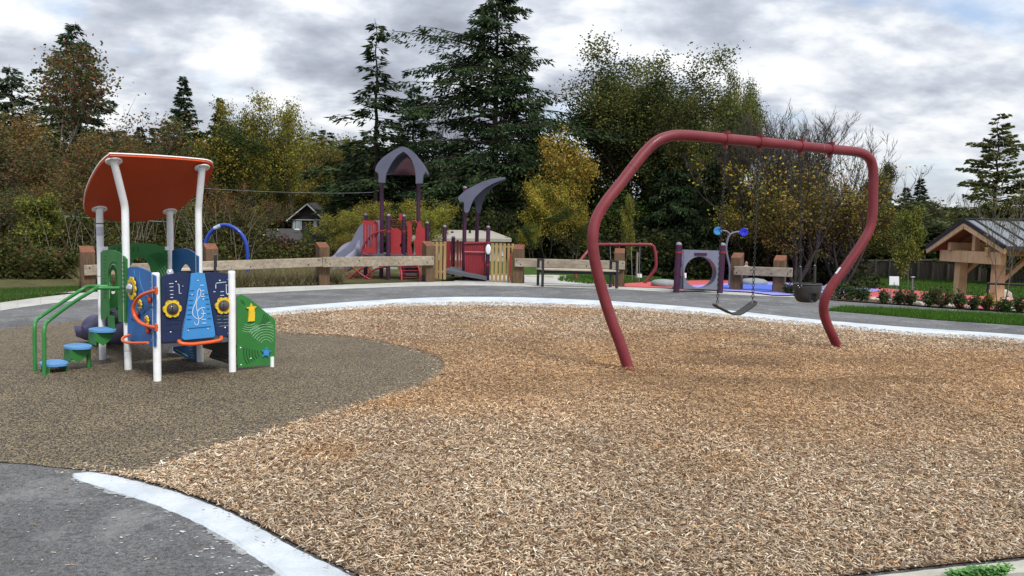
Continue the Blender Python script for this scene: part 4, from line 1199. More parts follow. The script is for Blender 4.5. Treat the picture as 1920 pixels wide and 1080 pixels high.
for i, p in enumerate(bp):
    t = (bp[min(i + 1, len(bp) - 1)] - bp[max(i - 1, 0)]).normalized(); dv = Vector((-.12, 1, 0)).normalized(); u = t.cross(dv).normalized()
    if u.z < 0: u = -u
    f = i / (len(bp) - 1); w = .035 + .055 * min(1, math.sin(math.pi * min(max(f, .02), .98)) * 2.2)
    for a, h_ in ((-1, .004), (-.5, .0), (.5, .0), (1, .004)): vs.append(p + dv * w * a + u * (.010 + h_))
    for a in (1, .5, -.5, -1): vs.append(p + dv * w * a - u * .006)
for i in range(len(bp) - 1):
    for k in range(8): q = i * 8 + k; fs.append((q, i * 8 + (k + 1) % 8, (i + 1) * 8 + (k + 1) % 8, q + 8))
fs.append(tuple(range(8))); fs.append(tuple(range((len(bp) - 1) * 8, len(bp) * 8)))
MB().add(vs, fs, True).build('belt_seat', BLACKR, belt)
# bucket swing
Yk = 9.75
c0 = P(1513.5, 548, Yk); bucket = thing('bucket_swing', 'black toddler bucket swing seat hanging by two chains', 'swing', c0)
h1, h2 = P(1501, 530, Yk), P(1527.5, 530, Yk)
t1, t2 = P(1501, 500, Yk), P(1528, 498, Yk)
for a, c, d in ((hang[2], t1, h1), (hang[3], t2, h2)):
    chain('chain', a, c, BLACKM, bucket)
    MB().tube([c, d + Vector((0, 0, -.01))], .017, 10).build('chain_sleeve', BLACKR, bucket)
    MB().ball(c, .012, .012, .012, 8, 6).build('sleeve_cap', STEEL, bucket)
# the bucket shell: rounded tub with two leg holes, built as a thick wall
W_, D_ = .178, .15
ztop, zbot = P(1513, 533, Yk).z, P(1513, 567, Yk).z
H_ = ztop - zbot
vs = []; fs = []; NA = 40; NZ = 12
def shell(off):
    g = []
    for j in range(NZ + 1):
        v = j / NZ
        z = ztop - H_ * math.sin(v * math.pi / 2) ; sc = math.cos(v * math.pi / 2) ** .38 if v < 1 else 0.0
        for i in range(NA):
            a = 2 * math.pi * i / NA
            g.append(Vector((c0.x + (W_ - off) * sc * math.cos(a), c0.y + (D_ - off) * sc * math.sin(a), z + off * (v > .5))))
    return g
g1 = shell(0); g2 = shell(.014); M0 = len(g1)
def hole(i, j):
    a = 2 * math.pi * (i + .5) / NA; x = math.cos(a)
    if math.sin(a) > 0:
        return 4 <= j <= 10 and -.15 < x < .5
    return 4 <= j <= 8 and .02 < x < .40
b = MB(); allv = g1 + g2; ff = []
for j in range(NZ):
    for i in range(NA):
        if hole(i, j): continue
        a, c, d, e = j * NA + i, j * NA + (i + 1) % NA, (j + 1) * NA + (i + 1) % NA, (j + 1) * NA + i
        ff.append((a, c, d, e)); ff.append((M0 + a, M0 + e, M0 + d, M0 + c))
        for (di, dj, u1, u2) in ((-1, 0, a, e), (1, 0, c, d), (0, -1, a, c), (0, 1, e, d)):
            jj = j + dj
            if jj == -1 or (0 <= jj < NZ and hole((i + di) % NA, jj)): ff.append((u1, u2, M0 + u2, M0 + u1))
b.add(allv, ff, True); b.build('bucket_seat', BLACKR, bucket)
rim = [Vector((c0.x + (W_ - .004) * math.cos(a * .157), c0.y + (D_ - .004) * math.sin(a * .157), ztop)) for a in range(41)]
MB().tube(rim, .013, 8, caps=False).build('rim', BLACKR, bucket)
b = MB()
for x, y in ((1496, 536), (1503, 536), (1499, 539)): b.ball(P(x, y, Yk - .135), .007, .006, .007, 8, 6)
b.build('rivets', STEEL, bucket)
# ------------------------------------------------------------ timber barriers along the concrete strip
def barrier(label, posts, rail, railY, joints, h=1.16):
    """posts: [(px, base_py, top_py, half width px)], rail: [(px0, top0, bot0), (px1, top1, bot1)]"""
    b0 = G(posts[0][0], posts[0][1]); bL = G(posts[-1][0], posts[-1][1])
    root = thing('timber_barrier', label, 'barrier', (b0 + bL) / 2, 'timber barriers along the concrete strip')
    d = (bL - b0).normalized(); nb = Vector((d.y, -d.x, 0))
    for px, by, ty in posts:
        b = G(px, by); top = P(px, ty, b.y).z; hw = .15
        fl_ = top - .13
        pm_ = MB(); pm_.frame_box(b + ZU * (fl_ / 2 - .02), d, nb, ZU, hw, hw, fl_ / 2 + .02, .012)
        po = pm_.build('post', TIMBER_POST, root)
        # bevelled end-grain cap sloping towards the path
        c = [b + d * sx * hw * .985 + nb * sy * hw * .985 + ZU * fl_ for sx, sy in ((-1, 1), (1, 1), (1, -1), (-1, -1))]
        t = [c[0] + ZU * .0 + Vector((0, 0, .01)), c[1] + ZU * .01, c[2] + ZU * .15, c[3] + ZU * .15]
        MB().add(c + t, [(0, 1, 2, 3), (4, 5, 6, 7), (0, 1, 5, 4), (1, 2, 6, 5), (2, 3, 7, 6), (3, 0, 4, 7)]).build('post_cap', TIMBER_CAP, po)
        br = MB(); br.frame_box(b + ZU * .10 - d * (hw + .012), d, nb, ZU, .006, .09, .11); br.frame_box(b + ZU * .10 + d * (hw + .012), d, nb, ZU, .006, .09, .11)
        br.build('base_bracket', BLACKM, po)
    # rails between the joints
    for (xa, ta, ba), (xb, tb, bb) in rail:
        fa = (xa - posts[0][0]) / (posts[-1][0] - posts[0][0]); 
        ra = onplane(xa, (ta + ba) / 2, b0 + nb * (hw + .045), nb); rb = onplane(xb, (tb + bb) / 2, b0 + nb * (hw + .045), nb)
        hA = onplane(xa, ta, b0 + nb * (hw + .045), nb).z - onplane(xa, ba, b0 + nb * (hw + .045), nb).z
        uz = (rb - ra).normalized()
        r = MB().frame_box((ra + rb) / 2, uz, nb, uz.cross(nb) * (1 if uz.cross(nb).z > 0 else -1), (rb - ra).length / 2 - .004, .045, hA / 2, .01)
        ro = r.build('rail', TIMBER_RAIL, root)
        bo = MB()
        for f in (.02, .06, .31, .66, .93, .98):
            bo.ball(ra.lerp(rb, f) + nb * .047 + ZU * (.06 if f in (.02, .98) else -.05 if f != .31 else .03), .02, .012, .02, 8, 6)
        bo.build('bolt', mat('rusty_bolt', (.05, .035, .03), .7), ro)
    return root
barrier('long timber barrier of four posts behind the small play structure', [(165, 545, 463), (396, 538, 458), (605, 533, 455.5), (803, 528.5, 453.5)],
        [((157, 497, 517), (604, 482, 501)), ((604, 482, 501), (813, 479.5, 498))], 0, 0)
barrier('two-post timber barrier with the black bench in front of it', [(972, 531, 459.5), (1160, 537, 467)], [((965, 484, 500), (1172, 489.5, 505.5))], 0, 0)
barrier('short two-post timber barrier beside the purple tunnel panel', [(1380, 544.5, 475), (1460, 549, 480)], [((1376, 499, 515.5), (1486, 503, 519))], 0, 0)

# ------------------------------------------------------------ benches
def bench(label, pl0, pr0, depth_dir, w_px, sy, seat_z, arm_z, group):
    """pl0/pr0: front-leg feet; depth_dir: direction to the rear legs"""
    root = thing('park_bench', label, 'bench', (pl0 + pr0) / 2, group)
    d = (pr0 - pl0).normalized(); D_ = depth_dir
    for c in (pl0, pr0):
        f = MB()
        f.frame_box(c + ZU * arm_z / 2, d, D_, ZU, .03, .035, arm_z / 2)
        fo = f.build('leg', BLACKM, root)
        MB().frame_box(c + D_ * .52 + ZU * arm_z / 2, d, D_, ZU, .03, .035, arm_z / 2).build('leg', BLACKM, root)
        MB().frame_box(c + D_ * .26 + ZU * (arm_z - .028), d, D_, ZU, .032, .225, .028).build('armrest', BLACKM, root)
    for k in range(4):
        a = pl0 + D_ * (.04 + .145 * k) + ZU * seat_z - d * .05; b_ = pr0 + D_ * (.04 + .145 * k) + ZU * seat_z + d * .05
        MB().frame_box((a + b_) / 2, d, D_, ZU, (b_ - a).length / 2, .062, .022, .006).build('seat_board', mat('pale_seat_board', (.40, .34, .27), .7, var=.2, vscale=4), root)
    for k in (.12, .42):
        a = pl0 + D_ * k + ZU * (seat_z - .07); b_ = pr0 + D_ * k + ZU * (seat_z - .07)
        MB().frame_box((a + b_) / 2, d, D_, ZU, (b_ - a).length / 2, .03, .045).build('beam', BLACKM, root)
    return root
q0, q1 = G(1017, 538), G(1156, 541.5)
bench('black metal bench with pale seat boards in front of the two-post barrier', q0, q1, Vector((-.22, .97, 0)).normalized(), 0, 0, .50, .80, 'black metal benches')
q0, q1 = G(300, 560, 0), G(404, 556, 0)
bench('black metal bench mostly hidden behind the small play structure', q0, q1, Vector((-.35, .94, 0)).normalized(), 0, 0, .60, .92, 'black metal benches')

# ------------------------------------------------------------ blue hoop
r = thing('blue_hoop', 'cobalt blue steel hoop arching up behind the timber rail', 'hoop', G(465, 536))
Yh = 20.6
hp = [(386, 540), (385, 500), (385, 462), (388, 448), (395, 436), (406, 427), (420, 422), (434, 425), (447, 433), (456, 444), (462, 458), (464, 475), (464.5, 500), (464.5, 541)]
MB().tube(catmull([P(x, y, Yh) for x, y in hp], 4), .055, 14).build('hoop_tube', BLUEA, r)
MB().tube([P(402, 428.6, Yh - .0), P(414, 423.0, Yh)], .06, 12).build('pale_patch', mat('mottled_pale_blue', (.35, .4, .55), .6, var=.3, vscale=12), r)  # short pale blue sleeve on the upper left of the hoop

# ------------------------------------------------------------ large play structure (behind the barrier)
YB = 23.9
big = thing('large_play_structure', 'large maroon and plum play structure with lavender slide and curved roofs', 'play structure', P(780, 520, YB + 1))
big.location.z = 0
NF = Vector((0, -1, 0))
def bp_(px, Y, th, name, mt, holes=(), k=1, **kw):
    w = [P(x, y, Y) for x, y in px]
    if k > 1: w = catmull(w, k, True)
    return MB().slab(w, [[P(x, y, Y) for x, y in h] for h in holes], NF, th).build(name, mt, big, **kw)
def bpost(px, top, Y, bot=None, r=.066, cap=True, red=()):
    b = MB(); t = P(px, top, Y); g = P(px, 520, Y); g.z = 0 if bot is None else P(px, bot, Y).z
    g.x = t.x
    b.tube([g, t - ZU * .0], r, 14)
    po = b.build('post', PLUM, big)
    if cap:
        c = MB(); c.ball(t - ZU * .01, r * 1.02, r * 1.02, r * .95, 14, 8); c.build('post_cap', CAPG, po)
    for y in red:
        q = P(px, y, Y); q.x = t.x
        MB().tube([q - ZU * .035, q + ZU * .035], r + .012, 14).build('clamp', RED3, po)
    return po
for a in ((686, 403, YB + .5, None), (716, 338, YB + .3, None), (728.5, 404, YB - .6, None), (757.5, 405, YB - .1, None), (785, 340, YB + .3, None), (801, 418, YB + 1.2, None), (834, 425, YB + .2, None),
          (850, 445, YB + 1.6, None), (872, 352, YB + .4, None), (895, 390, YB + 1.6, None), (915.5, 426, YB - .3, None)):
    bpost(a[0], a[1], a[2], cap=a[0] not in (716, 785, 895), red=(434,) if a[0] in (716, 728.5, 757.5, 785) else ((455, 497) if a[0] in (834, 915.5) else ((480, 492) if a[0] == 850 else ((375,) if a[0] == 872 else ()))))
# gothic hood roof: a shell swept from front arch to rear arch
fr = [(710.5, 342), (710, 326), (704.5, 321), (707, 310), (717, 297.5), (731, 287), (745, 279), (757, 275.5), (768, 280), (780, 290), (790, 304), (797.5, 318), (797, 325), (794, 330), (792.5, 344)]
inn = [(722.5, 343), (724, 330), (729, 317), (737, 303), (746, 292), (755, 286), (757, 285), (762, 288), (770, 297), (776, 309), (779, 322), (780, 332), (780, 344.5)]
w_f = catmull([P(x, y, YB - .55) for x, y in fr], 3); w_i = catmull([P(x, y, YB - .55) for x, y in inn], 3)
MB().slab(w_f + list(reversed(w_i)), [], NF, .16).build('roof_front_arch', PURPC, big)
fr2 = fr[2:-3]; in2 = [q for q in inn if q[1] < 324]
w_b = [p + Vector((0, 1.0, -.05)) for p in catmull([P(x, y, YB - .55) for x, y in fr2], 3)]; w_bi = [p + Vector((0, 1.0, -.05)) for p in catmull([P(x, y, YB - .55) for x, y in in2], 3)]
MB().slab(w_b + list(reversed(w_bi)), [], NF, .16).build('roof_rear_arch', PURPC, big)
vs = []; fs = []
mid_ = [P(x, y - 3, YB - .5) for x, y in fr[3:-2]]; mid_ = catmull([P(x, y, YB - .5) for x, y in fr[3:-3]], 3)
for p in mid_: vs += [p - ZU * .03, p + Vector((0, 1.0, -.05)) - ZU * .03, p - ZU * .12, p + Vector((0, 1.0, -.05)) - ZU * .12]
for i in range(len(mid_) - 1):
    a = i * 4; fs += [(a, a + 1, a + 5, a + 4), (a + 2, a + 6, a + 7, a + 3)]
fs += [(0, 1, 3, 2), (len(vs) - 4, len(vs) - 3, len(vs) - 1, len(vs) - 2)]
MB().add(vs, fs, True).build('roof_shell', PURPC, big)
w_c = [P(x, y, YB + .95) for x, y in ((724, 328), (729, 317), (737, 303), (746, 294), (757, 289), (768, 298), (776, 310), (779, 322), (780, 328))]
MB().slab(w_c, [], NF, .05).build('roof_back_panel', PLUMC, big)
# leaf-shaped canopy on two legs
def leafcanopy(dy, dx, Y, name):
    up_ = [(858.5, 372), (861, 368), (872, 358), (890, 347.5), (910, 339), (930, 334), (947, 332.5)]
    lo_ = [(948.5, 335), (935, 339.5), (921, 346), (908, 354), (897, 364), (889, 373), (883, 386), (878.5, 398), (871, 397), (870.5, 383), (869, 379), (862, 378)]
    w = catmull([P(x + dx, y + dy, Y) for x, y in up_], 3) + catmull([P(x + dx, y + dy, Y) for x, y in lo_], 3)
    return MB().slab(w, [], NF, .12).build(name, PURPC, big)
leafcanopy(0, 0, YB - .1, 'canopy_side')
up2 = [(881, 372), (890, 360), (905, 349), (925, 340), (944, 335)]
lo2 = [(948, 337), (935, 344), (922, 353), (911, 366), (905, 378), (900.5, 398), (893, 397), (891, 380), (884, 374)]
w = catmull([P(x, y, YB + 1.2) for x, y in up2], 3) + catmull([P(x, y, YB + 1.2) for x, y in lo2], 3)
MB().slab(w, [], NF, .12).build('canopy_side', PURPC, big)
ca = catmull([P(x, y, YB - .1) for x, y in ((861, 370), (872, 360), (890, 350), (910, 341.5), (930, 336), (947, 333.5))], 4)
cb = catmull([P(x, y, YB + 1.2) for x, y in ((879, 373), (889, 362), (904, 351), (922, 342), (936, 337.5), (948, 334.5))], 4)
vs = []; fs = []
for a, c in zip(ca, cb): vs += [a, c, a - ZU * .06, c - ZU * .06]
for i in range(len(ca) - 1):
    a = i * 4; fs += [(a, a + 1, a + 5, a + 4), (a + 2, a + 6, a + 7, a + 3), (a, a + 4, a + 6, a + 2), (a + 1, a + 3, a + 7, a + 5)]
MB().add(vs, fs, True).build('canopy_shell', PURPC, big)
# slide: hooded top and curving chute
sd0 = [(714, 418, 1.6), (700, 417, 1.6), (690, 418, 1.55), (681, 421, 1.5)]
prof_s = [(-.42, .62), (-.36, .62), (-.32, .12), (-.18, .02), (.18, .02), (.32, .12), (.36, .62), (.42, .62), (.39, .06), (.22, -.06), (-.22, -.06), (-.39, .06)]
pth = catmull([P(712, 482, YB + .9), P(690, 482, YB + .9), P(672, 487, YB + .8), P(655, 500, YB + .5), P(638, 511, YB + .2), P(626, 519, YB - .1), P(612, 523, YB - .4)], 5)
MB().sweep(pth, prof_s, scales=[1 if i < 8 else max(.55, 1 - (i - 8) * .022) for i in range(len(pth))]).build('slide_chute', PURP, big)
bp_([(714, 414), (700, 413), (688, 416), (681, 418), (675, 423), (668, 434), (661, 449), (652, 461), (640, 470), (627, 478), (615, 484), (606, 489), (600, 497), (596, 507), (600, 515), (606, 508), (615, 500), (632, 494), (646, 488), (665, 482), (680, 479), (698, 480), (714, 480)], YB + .45, .05, 'slide_side', PURP)
bp_([(706, 414), (688, 417), (678, 425), (668, 440), (658, 455), (645, 466), (630, 475), (640, 482), (660, 480), (690, 480)], YB + 1.4, .05, 'slide_side', PURP)
bp_([(620, 527), (617, 512), (620, 498), (628, 494), (640, 492), (632, 500), (629, 510), (636, 520), (648, 527)], YB - .2, .4, 'slide_foot', PURPD)
# decks and posts' fillings
MB().box(P(705, 490, YB).x, P(760, 490, YB).x, YB - .5, YB + 1.3, P(740, 481, YB).z, P(740, 476, YB).z).build('deck', DECKG, big)
MB().box(P(760, 490, YB).x, P(800, 490, YB).x, YB - .3, YB + 1.3, P(780, 484, YB).z, P(780, 479, YB).z).build('deck', DECKG, big)
# slatted red side panel
bp_([(681, 413), (703, 414), (708, 421), (706, 470), (702, 475), (683, 473), (681, 468)], YB - .35, .05, 'slatted_panel', RED2,
    holes=[[(684 + i * 5.2, 421), (686.2 + i * 5.2, 421), (686.2 + i * 5.2, 464), (684 + i * 5.2, 464)] for i in range(4)])
bp_([(700, 414), (712, 413), (712, 479), (703, 477)], YB - .1, .05, 'slide_hood_side', PURP)
MB().tube(catmull([P(x, y, YB - .45) for x, y in ((727, 432), (712, 434), (696, 441), (685, 454), (679, 468), (678, 482))], 5), .028, 10).build('guard_loop', RED3, big)
MB().tube(catmull([P(x, y, YB - .40) for x, y in ((703, 414), (708, 420), (707, 450), (706, 474), (694, 479), (683, 476))], 5), .024, 10).build('guard_loop', RED3, big)
bp_([(733, 430), (745, 428), (752, 433), (752.5, 455), (749, 460), (752, 465), (752, 479.5), (733, 479.5)], YB - .4, .05, 'solid_panel', RED2)
bp_([(764, 415), (768, 414), (772, 424), (773, 440), (771, 460), (774, 478), (764, 479)], YB - .2, .05, 'entry_board', RED2)
bp_([(786, 414), (790, 416), (792, 427), (797, 429), (797, 479), (779, 479), (779, 464), (776, 455), (779, 446), (780, 430)], YB - .2, .05, 'solid_panel', RED2)
lad = MB()
for x in (735, 742, 749): lad.tube([P(x, 412, YB + 1.3), P(x, 432, YB + 1.3)], .02, 8)
lad.tube([P(731, 413, YB + 1.3), P(765, 413, YB + 1.3)], .025, 8); lad.tube([P(731, 424, YB + 1.3), P(765, 424, YB + 1.3)], .02, 8)
lad.build('rear_guard_grid', RED3, big)
bp_([(748, 400), (753, 400), (754.5, 412), (749, 415)], YB - .2, .05, 'entry_tab', RED2)
MB().tube(catmull([P(x, y, YB - .2) for x, y in ((764, 478), (765, 440), (771, 420), (777, 414), (783, 420), (786, 432))], 5), .022, 10).build('entry_arch', RED3, big)
MB().tube(catmull([P(x, y, YB + .4) for x, y in ((733, 428), (740, 431), (748, 434), (755, 442), (758, 455))], 4), .022, 8).build('guard_loop', RED3, big)
# crossing arched climbing tubes under the deck
for pts in (((729, 500), (712, 502), (698, 508), (686, 519), (674, 531)), ((690, 498), (676, 505), (664, 514), (655, 522), (646, 531)), ((680, 498), (672, 510), (668, 520), (668, 532)),
            ((646, 500), (650, 512), (658, 522), (668, 531)), ((690, 500), (697, 514), (693, 526), (686, 532)), ((660, 500), (674, 512), (686, 520), (700, 526))):
    MB().tube(catmull([P(x, y, YB - .4 + .1 * (pts[0][0] % 3)) for x, y in pts], 5), .03, 9).build('climbing_arch', RED3, big)
# ladder / dark step box
bp_([(755, 497), (778, 497), (785, 513), (783, 519), (756, 518)], YB + .2, .25, 'climbing_wall', BLACKR)
for a, c in (((748, 497), (753, 527)), ((783, 497), (787, 527))):
    MB().tube(catmull([P(a[0], a[1], YB - .3), P((a[0] + c[0]) / 2 + 2, 510, YB - .45), P(c[0], c[1], YB - .55)], 4), .035, 10).build('ladder_rail', RED2, big)
for k in range(4):
    MB().tube([P(751 + k * 1.2, 501 + k * 6.5, YB - .4), P(784 + k, 501 + k * 6.5, YB - .4)], .016, 8).build('rung', RED3, big)
bp_([(758, 512), (779, 512), (781, 517), (758, 517)], YB + .05, .08, 'climbing_step', DECKG)
# perforated red ramp panel and grey ramp
bp_([(871, 457), (910, 455), (910, 522), (872, 518)], YB - .2, .04, 'ramp_side_panel', RED3, label='large dark red grooved ramp panel')
for k in range(9):
    MB().tube([P(875 + k * 4.1, 459, YB - .23), P(875 + k * 4.1, 517.5 + k * .4, YB - .23)], .010, 6).build('panel_rib', RED2, big)
MB().tube([P(871, 472, YB - .28), P(910, 473, YB - .28)], .018, 8).build('ramp_rail', mat('pink_rail_coat', (.42, .12, .13), .5), big)
MB().tube([P(871, 456.5, YB - .25), P(911, 455, YB - .25)], .03, 8).build('ramp_rail', RED3, big)
MB().tube([P(870, 517, YB - .28), P(910, 522, YB - .28)], .03, 8).build('ramp_rail', RED3, big)
rz = P(880, 512, YB + 1).z
MB().slab([Vector((P(838, 515, YB).x, YB - .9, .30)), Vector((P(914, 515, YB).x, YB - .9, .10)), Vector((P(914, 515, YB).x, YB + 1.5, .10)), Vector((P(838, 515, YB).x, YB + 1.5, .30))], [], ZU, .10).build('ramp_deck', DECKG, big)
for x0, x1, t, b_, Y in ((836, 844, 452, 515, YB + .6), (856, 860, 450, 512, YB + 1.3), (866, 870, 455, 512, YB + 1.5), (818, 822, 455, 521, YB + .4), (845, 849, 455, 512, YB + 1.4), (862, 864.5, 452, 512, YB + 1.4)):
    bp_([(x0, t), (x1, t), (x1, b_), (x0, b_)], Y, .04, 'guard_picket', RED3 if x0 != 866 else RED2)
bp_([(955, 478), (958, 474), (962, 500), (962, 528), (956, 528)], YB - .3, .05, 'entry_board', RED2)
MB().tube(catmull([P(x, y, YB + .9) for x, y in ((845, 458), (843, 485), (845, 512))], 3), .02, 8).build('ramp_guard', RED3, big)
# tan slat gates on the structure
def gate(x0, x1, t0, t1, b0, b1, n, Y, label):
    root = thing('slat_gate', label, 'gate', P((x0 + x1) / 2, b0, Y), 'tan slat gates of the large play structure')
    for i in range(n):
        f = i / (n - 1); x = x0 + (x1 - x0) * f
        tp, bt = t0 + (t1 - t0) * f, b0 + (b1 - b0) * f
        c = (P(x, tp, Y) + P(x, bt, Y)) / 2; hh = (P(x, tp, Y).z - P(x, bt, Y).z) / 2
        MB().frame_box(c, Vector((1, 0, 0)), Vector((0, 1, 0)), ZU, .042, .016, hh, .004).build('slat', TAN, root)
    for fy in (.08, .80):
        a = P(x0 - 2, t0 + (b0 - t0) * fy, Y + .04); c = P(x1 + 2, t1 + (b1 - t1) * fy, Y + .04)
        MB().bar(a, c, .05, .10, Vector((0, 1, 0))).build('cross_rail', TAN, root)
gate(811.5, 834, 454, 453, 522, 524, 4, YB - 1.1, 'tan slat gate beside the third barrier post')
gate(923, 961, 456, 457, 529, 529, 6, YB - 1.0, 'tan slat gate left of the two-post barrier')
MB().ball(P(915.5, 467.5, YB - .42), .085, .02, .16, 14, 8).build('oval_sticker', SIGNW, big)
bp_([(700, 500), (745, 502), (745, 512), (700, 511)], YB + 6, .3, 'rear_transfer_step', mat('pale_green_grey', (.28, .33, .30), .7))

# ------------------------------------------------------------ beige building behind it
YM = 40.0
hut = thing('restroom_building', 'low building with beige roof and cream walls behind the play structure', 'building', P(860, 480, YM + 3))
def hz(px, py, Y): return P(px, py, Y)
w0, w1 = P(776, 449, YM), P(946, 449, YM)
gz = -.8
wl_ = MB(); wl_.box(w0.x, w1.x, YM, YM + 7, gz, w0.z); wl_.build('wall', CREAM, hut)
e0, e1_ = P(768, 446, YM - .5), P(959, 448, YM - .5); r0_, r1_ = P(786, 430.5, YM + 3.5), P(920, 432, YM + 3.5)
b0_, b1_ = Vector((e0.x, YM + 7.5, e0.z)), Vector((e1_.x, YM + 7.5, e1_.z))
vs = [e0, e1_, r1_, r0_, b0_, b1_]; vs = vs + [v - ZU * .16 for v in vs]
MB().add(vs, [(0, 1, 2, 3), (3, 2, 5, 4), (1, 5, 2), (0, 3, 4), (6, 7, 1, 0), (7, 11, 5, 1), (11, 10, 4, 5), (10, 6, 0, 4), (6, 10, 11, 7)]).build('roof', BEIGER, hut)
for px in (848, 881):
    MB().tube([P(px, 439, YM + 2), P(px, 431 if px == 881 else 433.5, YM + 2)], .07, 10).build('roof_vent', BLACKM, hut)
for a, c, y0, y1 in ((937, 944, 463, 480), (928, 934, 486, 512)):
    MB().slab([P(a, y0, YM - .03), P(c, y0, YM - .03), P(c, y1, YM - .03), P(a, y1, YM - .03)], [], NF, .05).build('wall_panel', SIGNW, hut)
MB().slab([P(880, 462, YM - .03), P(896, 462, YM - .03), P(896, 512, YM - .03), P(880, 512, YM - .03)], [], NF, .05).build('door', SIDING, hut)

# ------------------------------------------------------------ far swing set
YS = 26.5
fs_ = thing('swing_set', 'small distant maroon swing frame beyond the black bench', 'swing frame', G(1204, 537))
pts = [(1082.5, 533.5, YS - 1), (1080, 520, YS - 1), (1078, 511, YS - 1), (1080, 500, YS - 1), (1090, 486, YS - .8), (1103, 470, YS - .6), (1112, 461, YS - .5), (1124, 458.5, YS - .4), (1140, 458.5, YS), (1180, 458.5, YS), (1215, 458.5, YS), (1224, 461, YS), (1227.5, 468, YS), (1229.5, 480, YS), (1230, 497, YS), (1228, 505, YS), (1221, 515, YS), (1213, 525, YS), (1206, 534, YS), (1202, 540, YS)]
MB().tube(catmull([P(*p) for p in pts], 4), .055, 14).build('frame_tube', REDP, fs_)
for x in (1144, 1161, 1183.5, 1200):
    q = P(x, 458.5, YS); MB().tube([q - Vector((.03, 0, 0)), q + Vector((.02, 0, 0))], .072, 12).build('hanger_collar', REDP, fs_)
for (x0, x1, yb, lab) in ((1144, 1161, 528, 'distant swing hanging at the left of the small swing frame'), (1183.5, 1200, 530, 'distant swing hanging at the right of the small swing frame')):
    r = thing('distant_swing', lab, 'swing', P((x0 + x1) / 2, yb, YS), 'swings on the distant frame')
    for x in (x0, x1): MB().tube([P(x, 460, YS), P(x - (1 if x == x0 else -1) * -2, yb, YS)], .012, 6).build('chain', GALV, r)
    MB().sweep(catmull([P(x0 + 1, yb, YS), P((x0 + x1) / 2, yb + 4, YS), P(x1 - 1, yb, YS)], 4), [(-.08, 0), (.08, 0), (.08, .02), (-.08, .02)]).build('seat', BLACKR, r)

# ------------------------------------------------------------ tunnel panel with two plum posts
YT = 20.2
tun = thing('tunnel_panel', 'lavender tunnel climber panel between two plum posts', 'climber', P(1317, 540, YT))
tun.location.z = 0
for px, tp in ((1273, 454), (1355, 455)):
    t = P(px, tp + 5, YT); b = Vector((t.x - .03, YT, -.03))
    po = MB().tube([b, t], .083, 16).build('post', PLUM, tun)
    MB().ball(t, .084, .084, .075, 14, 8).build('post_cap', CAPG, po)
    q = P(px, 473, YT); MB().tube([q - ZU * .03, q + ZU * .03], .10, 16).build('clamp', RED3, po)
out = [(1281, 468), (1349, 470), (1349, 541), (1346, 543), (1281, 541)]
hc = (1313, 511); hole_ = []
for i in range(22):
    a = 2 * math.pi * i / 22; hole_.append((hc[0] + 30.5 * math.cos(a), hc[1] - 30.5 * math.sin(a) * (1 if math.sin(a) > 0 else .97)))
W3 = lambda l, Y: [P(x, y, Y) for x, y in l]
MB().slab(W3(out, YT), [W3(hole_, YT)], NF, .06).build('front_panel', PURP, tun)
MB().slab(W3([(x - 2, y) for x, y in out], YT + .75), [W3([(x - 7, y - 1) for x, y in hole_], YT + .75)], NF, .05).build('rear_panel', PURP, tun)
MB().slab(W3([(1302, 474), (1326, 474.5), (1325, 479), (1303, 478.5)], YT - .04), [], NF, .03).build('name_plate', PLUM, tun)
ra_ = W3(hole_, YT); rb_ = W3([(x - 7, y - 1) for x, y in hole_], YT + .75); vs = []; fs = []
for a, c in zip(ra_, rb_):
    m_ = (a + c) / 2; m_ = m_ + (m_ - (ra_[0] + ra_[11]) / 2) * -.04
    vs += [a, m_, c]
n_ = len(ra_)
for i in range(n_):
    j = (i + 1) % n_; fs += [(i * 3, j * 3, j * 3 + 1, i * 3 + 1), (i * 3 + 1, j * 3 + 1, j * 3 + 2, i * 3 + 2)]
MB().add(vs, fs, True).build('tunnel_tube', PURP, tun)
MB().add([P(1281, 515, YT), P(1281, 541, YT), P(1259, 541, YT + .1), P(1281, 515, YT + .5), P(1281, 541, YT + .5), P(1262, 540, YT + .5)], [(0, 1, 2), (3, 5, 4), (0, 3, 4, 1), (0, 2, 5, 3), (1, 4, 5, 2)]).build('side_gusset', mat('dark_grey_plastic', (.07, .07, .09), .5), tun)
# talk horns on a forked pole
YH = 23.0
th = thing('talking_horns', 'forked grey pole with two blue horn discs behind the tunnel panel', 'talk tube', G(1361, 540))
MB().tube(catmull([P(x, y, YH) for x, y in ((1366, 545), (1368, 520), (1368, 500), (1364, 482), (1361.5, 465), (1364, 450), (1368, 441), (1375, 436.5), (1386, 434.5))], 5), .032, 10).build('pole', GREYP, th)
MB().tube(catmull([P(x, y, YH) for x, y in ((1365, 446), (1368.5, 441), (1365, 435.5), (1360, 433), (1352, 432.5))], 5), .026, 10).build('branch_arm', GREYP, th)
for px, py, mt in ((1346, 433, BLUEH2), (1394.5, 435.5, BLUEH)):
    ho = MB().lathe(P(px, py, YH), [(.04, .10), (.09, .05), (.125, -.01), (.13, -.03), (.115, -.032), (.02, -.005)], 20, Vector((.25 if px < 1370 else .15, 1, 0))).build('horn_disc', mt, th)
    MB().ball(P(px + 6, py - 6, YH - .06), .03, .03, .03, 8, 6).build('disc_boss', GREYP, ho)
